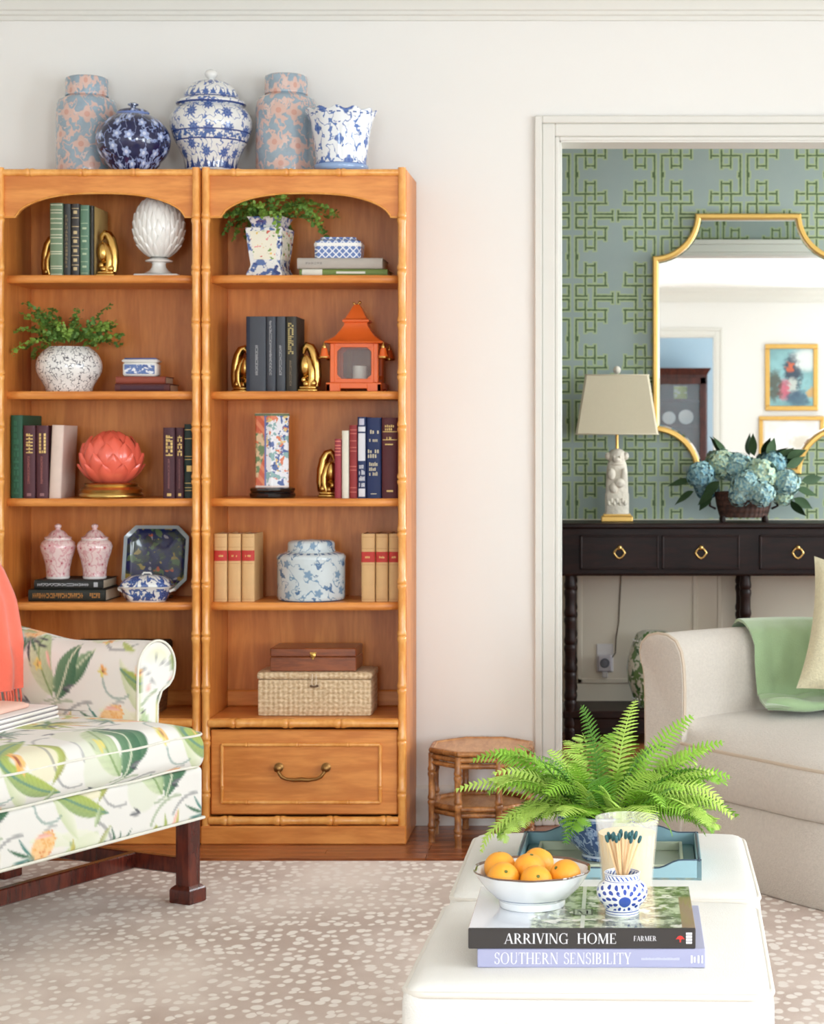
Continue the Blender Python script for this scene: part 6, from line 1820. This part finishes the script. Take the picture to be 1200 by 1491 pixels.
# ------------------------------------------------------------------ dining room: console table
M['espresso'] = wood('espresso_wood', C(24, 11, 8), C(42, 20, 15), (2, 12, 12), .45, .04)
M['espresso'].node_tree.nodes['Principled BSDF'].inputs['Specular IOR Level'].default_value = .22
M['brass'] = plain('soft_brass', C(206, 168, 104), .3, 1.0, .06)
CYF = 7.75; CPX = FPX / CYF
cz_ = lambda py: EYE - (py - CY) / CPX
cx_ = lambda px: (px - CX) / CPX
X0, X1 = cx_(818), cx_(1354)
XM = (X0 + X1) / 2
t = thing('console_table', 'dark brown bamboo-legged console table with drawers against the papered wall', 'table', (XM, CYF, 0))
def L_(x): return x - XM
CT = cz_(762); CDp = .33
obj('top', G().box(L_(X0) - .012, L_(X1) + .012, -.014, CDp, CT - .020, CT, .005), M['espresso'], t, 30)
az0 = cz_(838)
obj('apron', G().box(L_(X0), L_(X1), .006, CDp - .01, az0, CT - .020, .002), M['espresso'], t, 30)
obj('apron_bead', G().tube([(L_(X0), .003, az0 + .004), (L_(X1), .003, az0 + .004)], .006, 6), M['espresso'], t, 50)
for (a, b) in ((845, 959), (964, 1077), (1106, 1217), (1222, 1330)):
    xa, xb = L_(cx_(a)), L_(cx_(b)); za, zb = cz_(829), cz_(779)
    d = obj('drawer', G().box(xa, xb, -.004, .02, za, zb, .003), M['espresso'], t, 30)
    fr = G()
    for (p, q, r, s_) in ((xa, xb, za, za + .008), (xa, xb, zb - .008, zb), (xa, xa + .008, za, zb), (xb - .008, xb, za, zb)): fr.box(p, q, -.009, -.004, r, s_, .002)
    obj('bead_frame', fr, M['espresso'], d, 30)
    xm, zm = (xa + xb) / 2, (za + zb) / 2
    h = G().lathe([(.011, 0), (.011, .003), (.006, .008), (.008, .012), (.005, .016), (0, .017)], 14, TR(xm, -.004, zm + .018) @ RX(PI / 2))
    h.tube([(xm + x_, -.014, zm + .004 + z_) for x_, z_ in ((0, .014), (.011, .010), (.018, .0), (.022, -.006), (.017, -.014), (.009, -.024), (0, -.028), (-.009, -.024), (-.017, -.014), (-.022, -.006), (-.018, 0), (-.011, .010))], .0042, 8, closed=True)
    obj('ring_pull', h, M['brass'], d, 50)
for px in (830, 1086, 1342):
    for yy in (.028, CDp - .035):
        x = L_(cx_(px))
        obj('leg', bamboo(G(), (x, yy, 0), (x, yy, az0 + .01), .0215, .11, 12, .6, swell=1.14).box(x - .026, x + .026, yy - .02, yy + .02, az0, CT - .025, .002), M['espresso'], t, 50)
sz = cz_(1036)
obj('lower_shelf', G().box(L_(X0) + .005, L_(X1) - .005, .008, CDp - .012, sz - .03, sz, .004), M['espresso'], t, 30)
obj('shelf_skirt', G().box(L_(X0) + .02, L_(X1) - .02, .012, .03, sz - .09, sz - .03, .002), M['espresso'], t, 30)

# ------------------------------------------------------------------ lamp
M['shade'] = plain('taupe_linen_shade', C(206, 194, 168), .85, var=.03, vs=80, bump=.15, bs=300)
M['stone'] = plain('carved_stone', C(222, 212, 196), .7, var=.16, vs=50, bump=.8, bs=70)
M['leafgold'] = plain('gold_leaf_wood', C(220, 176, 96), .4, .55, .08, 25)
LD = 7.92; lz = lambda py: ZW(py, LD) - CT; lw = lambda px: px * LD / FPX
t = thing('table_lamp', 'table lamp with taupe tapered shade and carved stone figure base', 'lamp', (XW(898.5, LD), LD, CT))
obj('plinth', G().box(-lw(23), lw(23), -lw(17), lw(17), 0, lz(751), .004).box(-lw(20), lw(20), -lw(14), lw(14), lz(751), lz(748), .002), M['leafgold'], t, 30)
zb, zt = lz(748), lz(655)
fig = G().loft([[(x, y, z) for x, y in orect(w, d, .012)] for w, d, z in ((lw(17.5), lw(13), zb), (lw(17.5), lw(13), zb + .08), (lw(16.5), lw(12), zb + .085), (lw(16), lw(12), zb + .13), (lw(15), lw(11), zb + .18), (lw(13.5), lw(10), zb + .205), (lw(11), lw(9), zb + .215))])
fig.ball((0, 0, zt - .028), lw(14), lw(12), .034, 16, 10).ball((-lw(13), -.01, zt - .025), .012, .012, .016, 10, 8).ball((lw(13), -.01, zt - .025), .012, .012, .016, 10, 8)
fig.ball((0, -lw(11), zt - .040), .018, .014, .014, 12, 8).ball((-.012, -lw(12.5), zt - .030), .006).ball((.012, -lw(12.5), zt - .030), .006)
fig.ball((lw(4), -lw(13), zb + .125), .022, .014, .020, 12, 8).ball((-lw(5), -lw(12), zb + .105), .018, .014, .022, 12, 8).ball((-lw(8), -lw(12), zb + .16), .016, .012, .024, 12, 8).ball((lw(10), -lw(11), zb + .155), .014, .012, .03, 12, 8)
for k in range(7): fig.ball(((k - 3) * .011, -lw(13), zb + .045 + .008 * (k % 2)), .008, .006, .012, 8, 6)
fig.lathe([(lw(13), zt - .062), (lw(14), zt - .058), (lw(13), zt - .052)], 20)
obj('stone_figure', fig, M['stone'], t, 50)
obj('stem', G().tube([(0, 0, zt - .01), (0, 0, lz(560))], .006, 10), M['leafgold'], t, 50)
zs0, zs1 = lz(632), lz(547)
def rrect(w, d): return orect(w, d, .008)
sh = G().loft([[(x, y, z) for x, y in rrect(w, d)] for w, d, z in ((lw(59.5), lw(44), zs0), (lw(46), lw(31), zs1))], caps=False)
sh.loft([[(x, y, z) for x, y in rrect(w - .003, d - .003)] for w, d, z in ((lw(59.5), lw(44), zs0), (lw(46), lw(31), zs1))], caps=False)
so_ = obj('lamp_shade', sh, M['shade'], t, 20, fixn=False)
for w, d, z in ((lw(59.5), lw(44), zs0), (lw(46), lw(31), zs1)): obj('shade_trim', G().tube([(x, y, z) for x, y in rrect(w, d)], .003, 6, closed=True), M['shade'], so_, 50)
obj('harp', G().tube([(-lw(10), 0, lz(600)), (-lw(12), 0, lz(575)), (0, 0, lz(548))], .002, 6).tube([(lw(10), 0, lz(600)), (lw(12), 0, lz(575)), (0, 0, lz(548))], .002, 6).tube([(-lw(46), 0, zs1 - .002), (lw(46), 0, zs1 - .002)], .002, 6), M['brass'], t, 50)
obj('finial', G().lathe([(.005, zs1 - .002), (.005, zs1 + .006), (.014, zs1 + .014), (.016, zs1 + .026), (.010, zs1 + .036), (0, zs1 + .040)], 14), M['stone'], t, 50)

# ------------------------------------------------------------------ hydrangeas in a dark basket
HD = 7.90; hs = HD / FPX
t = thing('hydrangea_basket', 'dark lattice basket of blue-green hydrangeas on the console in front of the mirror', 'flowers', (XW(1083, HD), HD, CT))
M['bask'] = weave('dark_lattice', C(30, 16, 12), C(92, 56, 42), 60, 60)
bw, bh = 43 * hs, 42 * hs
ov = lambda w, d, z: [(w * math.cos(a), d * math.sin(a), z) for a in [2 * PI * k / 32 for k in range(32)]]
obj('basket', G().loft([ov(bw * s_, .075 * s_, z) for s_, z in ((.80, .018), (.84, .03), (.93, .07), (1.0, bh), (1.03, bh + .006), (.97, bh + .004))]), M['bask'], t, 40)
for sx in (-1, 1):
    for sy in (-1, 1): obj('foot', G().lathe([(.010, 0), (.012, .01), (.009, .025)], 10, TR(sx * bw * .72, sy * .035, 0)), M['espresso'], t)
    obj('handle', G().tube([(sx * bw * 1.0, 0, bh), (sx * bw * 1.16, 0, bh - .01), (sx * bw * 1.14, 0, bh * .55), (sx * bw * .94, 0, bh * .45)], .005, 8), M['espresso'], t, 50)
def petal_mix(name, a, b):
    n = N(name); n.out(n.mix(n.step(n.noise(n.obj(), 85, 3, .6), .36, .64), a, b), .75); return n.mat
HM = [petal_mix('hydrangea_blue', C(108, 156, 174), C(186, 208, 192)), petal_mix('hydrangea_green', C(140, 182, 180), C(206, 216, 176)), petal_mix('hydrangea_teal', C(88, 138, 160), C(160, 192, 190))]
def flower_head(R_, seed):
    r = random.Random(seed); g = G(); nfl = 70
    for k in range(nfl):
        zz = 1 - 2 * (k + .5) / nfl; th = k * 2.39996; rr = math.sqrt(max(0, 1 - zz * zz)); n = Vector((rr * math.cos(th), rr * math.sin(th), zz))
        n = (n + Vector((r.gauss(0, .12), r.gauss(0, .12), r.gauss(0, .12)))).normalized(); c = n * R_ * r.uniform(.86, 1.06); u = n.orthogonal().normalized(); w = n.cross(u); ph = r.uniform(0, 6.28); s_ = R_ * .33
        for p in range(4):
            a = ph + p * PI / 2; d = u * math.cos(a) + w * math.sin(a); e = n.cross(d)
            vs = [c, c + d * s_ * .45 + e * s_ * .42 + n * s_ * .12, c + d * s_ + n * s_ * .05, c + d * s_ * .45 - e * s_ * .42 + n * s_ * .12]
            g.add([tuple(v) for v in vs], [(0, 1, 2, 3)])
    g.ball((0, 0, 0), R_ * .82, seg=14, rings=9)
    return g
heads = [(1020, 692, -.01, 20, 2), (1052, 676, .05, 21, 1), (1076, 682, .03, 22, 0), (1086, 706, -.06, 22, 0), (1107, 692, -.02, 24, 1), (1106, 716, -.07, 20, 0), (1076, 720, -.06, 17, 0), (1144, 702, -.02, 20, 0), (1128, 676, .05, 19, 2), (1030, 710, .03, 18, 2), (1140, 722, .0, 15, 1)]
for i, (px, py, dy, r_, m_) in enumerate(heads):
    obj('flower_head', flower_head(r_ * hs, i), HM[m_], t, 0, loc=((px - 1083) * hs, dy, ZW(py, HD) - CT), fixn=False)
M['hleaf'] = plain('hydrangea_leaf', C(46, 72, 38), .75, var=.3, vs=20)
def leafblade(L, W):
    g = G(); n = 8; vs = []
    for i in range(n + 1):
        f = i / n; w = W * math.sin(PI * f ** .75) ** 1.15
        vs += [(-w, L * f, .1 * L * f * (1 - f) - .18 * L * f * f), (0, L * f, -.18 * L * f * f - .01 * L), (w, L * f, .1 * L * f * (1 - f) - .18 * L * f * f)]
    return g.add(vs, [(i * 3 + e, i * 3 + e + 1, (i + 1) * 3 + e + 1, (i + 1) * 3 + e) for i in range(n) for e in (0, 1)])
lb = leafblade(.105, .021)
for (px, py, ang, el, dy) in ((1006, 700, PI + .1, .1, 0), (1010, 715, PI + .5, -.3, -.03), (1035, 715, PI + 1.0, -.2, -.07), (1040, 712, 3.8, -.3, -.08), (1160, 712, -.2, -.2, 0), (1155, 725, -.5, -.5, -.03), (1150, 728, -.9, -.7, -.05), (1130, 670, .7, .8, .03), (1120, 668, 1.2, 1.0, .05), (1146, 680, .4, .5, .04), (1058, 664, 2.0, .9, .05), (1046, 700, 3.9, .2, -.08), (1168, 700, .1, .1, .02), (1100, 664, 1.7, 1.0, .06), (1148, 668, .5, .8, .06)):
    T = TR((px - 1083) * hs, dy, ZW(py, HD) - CT) @ Matrix.Rotation(ang - PI / 2, 4, Vector((0, -1, 0))).inverted() @ RX(0) if False else TR((px - 1083) * hs, dy, ZW(py, HD) - CT) @ RY(-(ang - PI / 2)) @ RX(PI / 2 - .35) @ RY(.9 * math.sin(px * 1.7))
    obj('leaf', G().merge(lb, T), M['hleaf'], t, 60, fixn=False)

# ------------------------------------------------------------------ mirror with scooped corners
MD = DY - .004; ms = MD / FPX
mx0, mx1, mz1, mz0 = XW(950.5, MD), XW(1228, MD), ZW(312, MD), ZW(690, MD)
MXC, MZC = (mx0 + mx1) / 2, (mz0 + mz1) / 2
hw_, hh_ = (mx1 - mx0) / 2, (mz1 - mz0) / 2
def mirror_outline(ins, n=12):
    w, h = hw_ - ins, hh_ - ins
    r = 62 * ms + ins * .4
    o = []
    for (sx, sz_) in ((1, 1), (-1, 1), (-1, -1), (1, -1)):
        c = []
        for k in range(n + 1):
            a = PI / 2 * k / n
            c.append((sx * (w - r * math.cos(a) * 1.0), sz_ * (h - r * math.sin(a) * 1.0)))
        # small step shoulders at both ends of the scoop
        if sx * sz_ > 0: c = c[::-1]
        o += c
    return o
# scoop is concave: rebuild with centres on the outer corners
def mirror_outline(ins, n=12):
    w, h = hw_, hh_; r = 62 * ms + ins; o = []
    for (cx, cz, a0) in ((w, -h, PI), (w, h, 1.5 * PI), (-w, h, 0), (-w, -h, PI / 2)):
        seq = []
        lim = math.asin(min(.99, ins / r)) if ins > 0 else 0
        for k in range(n + 1):
            a = a0 - 0 - (PI / 2) * k / n
            seq.append((cx + r * math.cos(a), cz + r * math.sin(a)))
        o.append(seq)
    pts = []
    for seq in o:
        for (x, z) in seq: pts.append((max(-w + ins, min(w - ins, x)), max(-h + ins, min(h - ins, z))))
    return pts
t = thing('wall_mirror', 'gold framed mirror with scooped corners on the trellis wallpaper', 'mirror', (MXC, DY, MZC))
o0, o1 = mirror_outline(0), mirror_outline(.022)
g = G().loft([[(x, y, z) for x, z in o] for o, y in ((o0, -.001), (o0, -.026), (mirror_outline(.005), -.031), (mirror_outline(.017), -.031), (o1, -.026), (o1, -.010))], caps=False)
obj('frame', g, M['leafgold'], t, 35)
mm = N('silvered_glass'); mm.out((.80, .815, .81, 1), .0, 1.0)
obj('mirror_glass', G().loft([[(x, y, z) for x, z in o] for o, y in ((mirror_outline(.020), -.0125), (mirror_outline(.030), -.0135))], caps=False), mm.mat, t, 0)
o2 = mirror_outline(.030)
obj('mirror_face', G().add([(x, -.0135, z) for x, z in o2], [tuple(range(len(o2)))]), mm.mat, t, 0)

# ------------------------------------------------------------------ under the console
grn = chino('green_floral_glaze', C(226, 226, 208), C(104, 138, 84), C(72, 108, 66), .11, 11, 5, .22, .05, .56, (), .2, 22, .9, None, 0, False)
t = thing('garden_stool', 'white ceramic garden stool painted with green leaves under the console', 'stool', (XW(952, 7.9), 7.905, sz))
obj('body', G().lathe([(0, 0), (.070, 0), (.074, .006), (.088, .05), (.104, .10), (.110, .15), (.104, .20), (.088, .25), (.074, .285), (.068, .296), (.050, .304), (0, .306)], 56), grn, t, 50)
for zz, r_ in ((.035, .085), (.268, .083)):
    g = G()
    for k in range(28): g.ball((r_ * math.sin(2 * PI * k / 28), -r_ * math.cos(2 * PI * k / 28), zz), .004, seg=8, rings=6)
    st = obj('stud_band', g, M['white_glaze'], t, 50); st['kind'] = 'stuff'
t = thing('potted_plant', 'leafy green plant in a dark pot under the console behind the sofa', 'plant', (XW(1202, 7.9), 7.91, sz))
obj('pot', G().lathe([(0, 0), (.06, 0), (.066, .01), (.080, .14), (.084, .15), (.078, .15), (.07, .12), (0, .12)], 32), plain('dark_pot', C(60, 50, 40), .5), t, 50)
rp = random.Random(8)
lb2 = leafblade(.17, .014)
for k in range(46):
    az = rp.uniform(0, 2 * PI); el = rp.uniform(.35, 1.45)
    obj('leaf', G().merge(lb2, TR(0, 0, rp.uniform(.13, .24)) @ RZ(az) @ RX(el)), M['leaf_mid'] if k % 2 else M['leaf_dark'], t, 60, fixn=False)
# outlet, plug-in dial, lamp cord
t = thing('wall_outlet', 'white wall outlet with a plugged-in dial under the console', 'outlet', (XW(881, DY), DY - .0122, ZW(962, DY)))
pw = plain('white_plastic', C(226, 222, 222), .35, var=.02)
obj('plate', G().box(-.035, .035, -.006, 0, -.045, .072, .003), pw, t, 30)
obj('timer_body', G().box(-.030, .030, -.034, -.006, -.042, .028, .006), plain('grey_plastic', C(206, 202, 210), .35, var=.02), t, 30)
obj('dial', G().lathe([(.020, 0), (.020, .006), (.016, .008), (.013, .006), (.012, .009), (0, .010)], 28, TR(0, -.034, -.004) @ RX(PI / 2)), plain('dial_grey', C(120, 122, 134), .4), t, 40)
obj('plug', G().box(-.012, .012, -.036, -.008, -.066, -.042, .004), pw, t, 30)
pts = [(XW(905, DY), DY - .018, CT - .03), (XW(904, DY), DY - .018, ZW(845, DY)), (XW(902, DY), DY - .017, ZW(880, DY)), (XW(901, DY), DY - .017, ZW(905, DY)), (XW(897, DY), DY - .018, ZW(930, DY)), (XW(896, DY), DY - .022, ZW(950, DY)), (XW(890, DY), DY - .035, ZW(958, DY))]
tag(obj('lamp_cord', G().tube(pts, .0028, 6), plain('brown_cord', C(112, 98, 80), .6), None, 60), 'thin brown lamp cord hanging down the wainscot to the outlet', 'cord')

# ------------------------------------------------------------------ what the mirror shows: the wall behind the camera and the blue room
def painting(name, cols, bgc, sc_=5.0):
    n = N(name); x, y, z = n.sep(n.obj()); p = n.comb(x, z, 0)
    col = n.mix(n.step(n.noise(p, 6, 3), .35, .65), bgc, tuple(min(1, c * 1.3) for c in bgc[:3]) + (1,))
    for i, (c, cx, cz, rx, rz) in enumerate(cols):
        wx = n.m('ADD', n.m('SUBTRACT', x, cx), n.m('MULTIPLY', n.m('SUBTRACT', n.noise(n.vadd(p, (i * 3.3, 0, 0)), 22, 4, .65), .5), .22)); wz = n.m('SUBTRACT', z, cz)
        e = n.m('ADD', n.m('POWER', n.m('DIVIDE', wx, rx), 2.0), n.m('POWER', n.m('DIVIDE', wz, rz), 2.0))
        col = n.mix(n.m('MULTIPLY', n.step(e, 2.0, .3), .85), col, c)
    n.out(col, .5); return n.mat
RDm = 2 * (DY - .0135) - BY
def mxp(px): return (px - CX) / FPX * RDm
def mzp(py): return EYE - (py - CY) / FPX * RDm
def frame(label, px0, px1, py0, py1, mat_pic, w=.045, mat_w=0.0):
    x0, x1, z0, z1_ = mxp(px0), mxp(px1), mzp(py1), mzp(py0); xc, zc = (x0 + x1) / 2, (z0 + z1_) / 2
    t = thing('framed_picture', label, 'picture', (xc, BY, zc), 0, 'gold framed pictures on the wall facing the mirror')
    a, b = (x1 - x0) / 2, (z1_ - z0) / 2; g = G()
    for (p, q, r, s_) in ((-a, a, -b, -b + w), (-a, a, b - w, b), (-a, -a + w, -b + w, b - w), (a - w, a, -b + w, b - w)): g.box(p, q, 0, .028, r, s_, .006)
    obj('frame', g, M['leafgold'], t, 30)
    if mat_w: obj('mount', G().box(-a + w, a - w, .004, .010, -b + w, b - w), plain('cream_mount', C(238, 234, 226), .8), t, 0)
    k = w + mat_w
    obj('picture', G().box(-a + k, a - k, .004, .0125, -b + k, b - k), mat_pic, t, 0)
    return t
pic = painting('bird_garden_painting', [(C(64, 66, 84), .02, .02, .07, .20), (C(236, 240, 236), .14, .17, .12, .10), (C(60, 76, 92), .0, .07, .06, .12), (C(220, 110, 70), -.01, .10, .03, .045), (C(206, 214, 206), .01, -.08, .05, .07), (C(206, 86, 110), -.07, -.12, .05, .09), (C(84, 78, 62), -.16, -.08, .06, .14), (C(72, 96, 120), .06, -.20, .10, .07), (C(226, 176, 100), .19, -.14, .035, .05)], C(130, 174, 178))
frame('gold framed painting of a dark bird among pink flowers, hung above another frame', 1114, 1191, 501, 598, pic)
sk = painting('pale_sketch_print', [(C(186, 180, 170), .0, -.1, .2, .05), (C(214, 206, 190), .1, .1, .1, .06)], C(232, 230, 226))
frame('gold framed pale print hung below the bird painting', 1105, 1200, 606, 712, sk, .04, .02)
# china cabinet in the blue room
M['cab'] = wood('cabinet_mahogany', C(58, 26, 20), C(92, 44, 34), (10, 10, 2), .35, .25)
CD_ = -4.5                                           # its front
RDc = 2 * (DY - .0135) - CD_
ccx = lambda px: (px - CX) / FPX * RDc
x0, x1 = ccx(957) - .62, ccx(1030)
XC = (x0 + x1) / 2; a = (x1 - x0) / 2
t = thing('china_cabinet', 'dark wood china cabinet with glass doors in the blue room', 'cabinet', (XC, CD_, 0))
CH2 = EYE - (536 - CY) / FPX * RDc
obj('carcass', G().box(-a, -a + .04, -.36, 0, 0, CH2 - .05).box(a - .04, a, -.36, 0, 0, CH2 - .05).box(-a + .04, a - .04, -.36, -.34, 0, CH2 - .05).box(-a + .04, a - .04, -.34, 0, 0, .75).box(-a + .04, a - .04, -.34, 0, CH2 - .10, CH2 - .05), M['cab'], t, 30)
obj('cornice', G().loft([[(sx, sy, z) for sx, sy in ((-a - k, -.36), (a + k, -.36), (a + k, k), (-a - k, k))] for k, z in ((0, CH2 - .07), (.01, CH2 - .05), (.035, CH2 - .01), (.04, CH2))]), M['cab'], t, 30)
for z in (1.05, 1.35, 1.62): obj('shelf', G().box(-a + .04, a - .04, -.34, -.02, z, z + .018), M['cab'], t, 0)
for (p, q) in ((-a + .01, -.003), (.003, a - .01)):
    g = G(); w = .07
    for (b_, c_, d_, e_) in ((p, q, .80, .80 + w), (p, q, CH2 - .10 - w, CH2 - .10), (p, p + w, .80, CH2 - .10), (q - w, q, .80, CH2 - .10)): g.box(b_, c_, 0, .025, d_, e_, .004)
    d = obj('glass_door', g, M['cab'], t, 30)
    obj('pane', G().box(p + w, q - w, .010, .013, .80 + w, CH2 - .10 - w), clear_glass('cabinet_glass_%d' % int(p * 100), (.8, .85, .9, 1), .12), d, 0)
    obj('door', G().box(p, q, 0, .022, .08, .72, .004), M['cab'], t, 30)
obj('base', G().box(-a - .01, a + .01, -.36, .03, 0, .08, .003).box(-a - .01, a + .01, -.36, .035, .73, .78, .003), M['cab'], t, 30)
rc = random.Random(6)
for (z, items) in ((1.638, ((.28, .09, 'lime'),)), (1.368, ((.22, .08, 'w'), (.40, .07, 'w'))), (1.068, ((.25, .075, 'w'), (.42, .08, 'w')))):
    for (x, r_, kd) in items:
        xx_ = a - x
        if kd == 'w':
            tag(obj('porcelain_plate', G().lathe([(0, 0), (r_ * .6, .002), (r_, .012), (r_ * .98, .016), (0, .006)], 32, TR(0, 0, r_) @ RX(-PI / 2 + .2)), M['white_glaze'], None, 50, (XC + xx_, CD_ - .16, z)), 'round white plate propped inside the china cabinet', 'plate', 'plates in the china cabinet')
        else:
            tag(obj('porcelain_plate', G().lathe([(0, 0), (r_ * .6, .002), (r_ * 1.1, .012), (r_ * 1.08, .016), (0, .006)], 4, TR(0, 0, r_ * .8) @ RX(-PI / 2 + .2) @ RZ(PI / 4)), chino('lime_plate_glaze', C(236, 236, 210), C(196, 204, 90), C(170, 186, 80), .08, 9, 4, .4, .05, .55), None, 50, (XC + xx_, CD_ - .16, z)), 'square lime and white plate inside the china cabinet', 'plate')
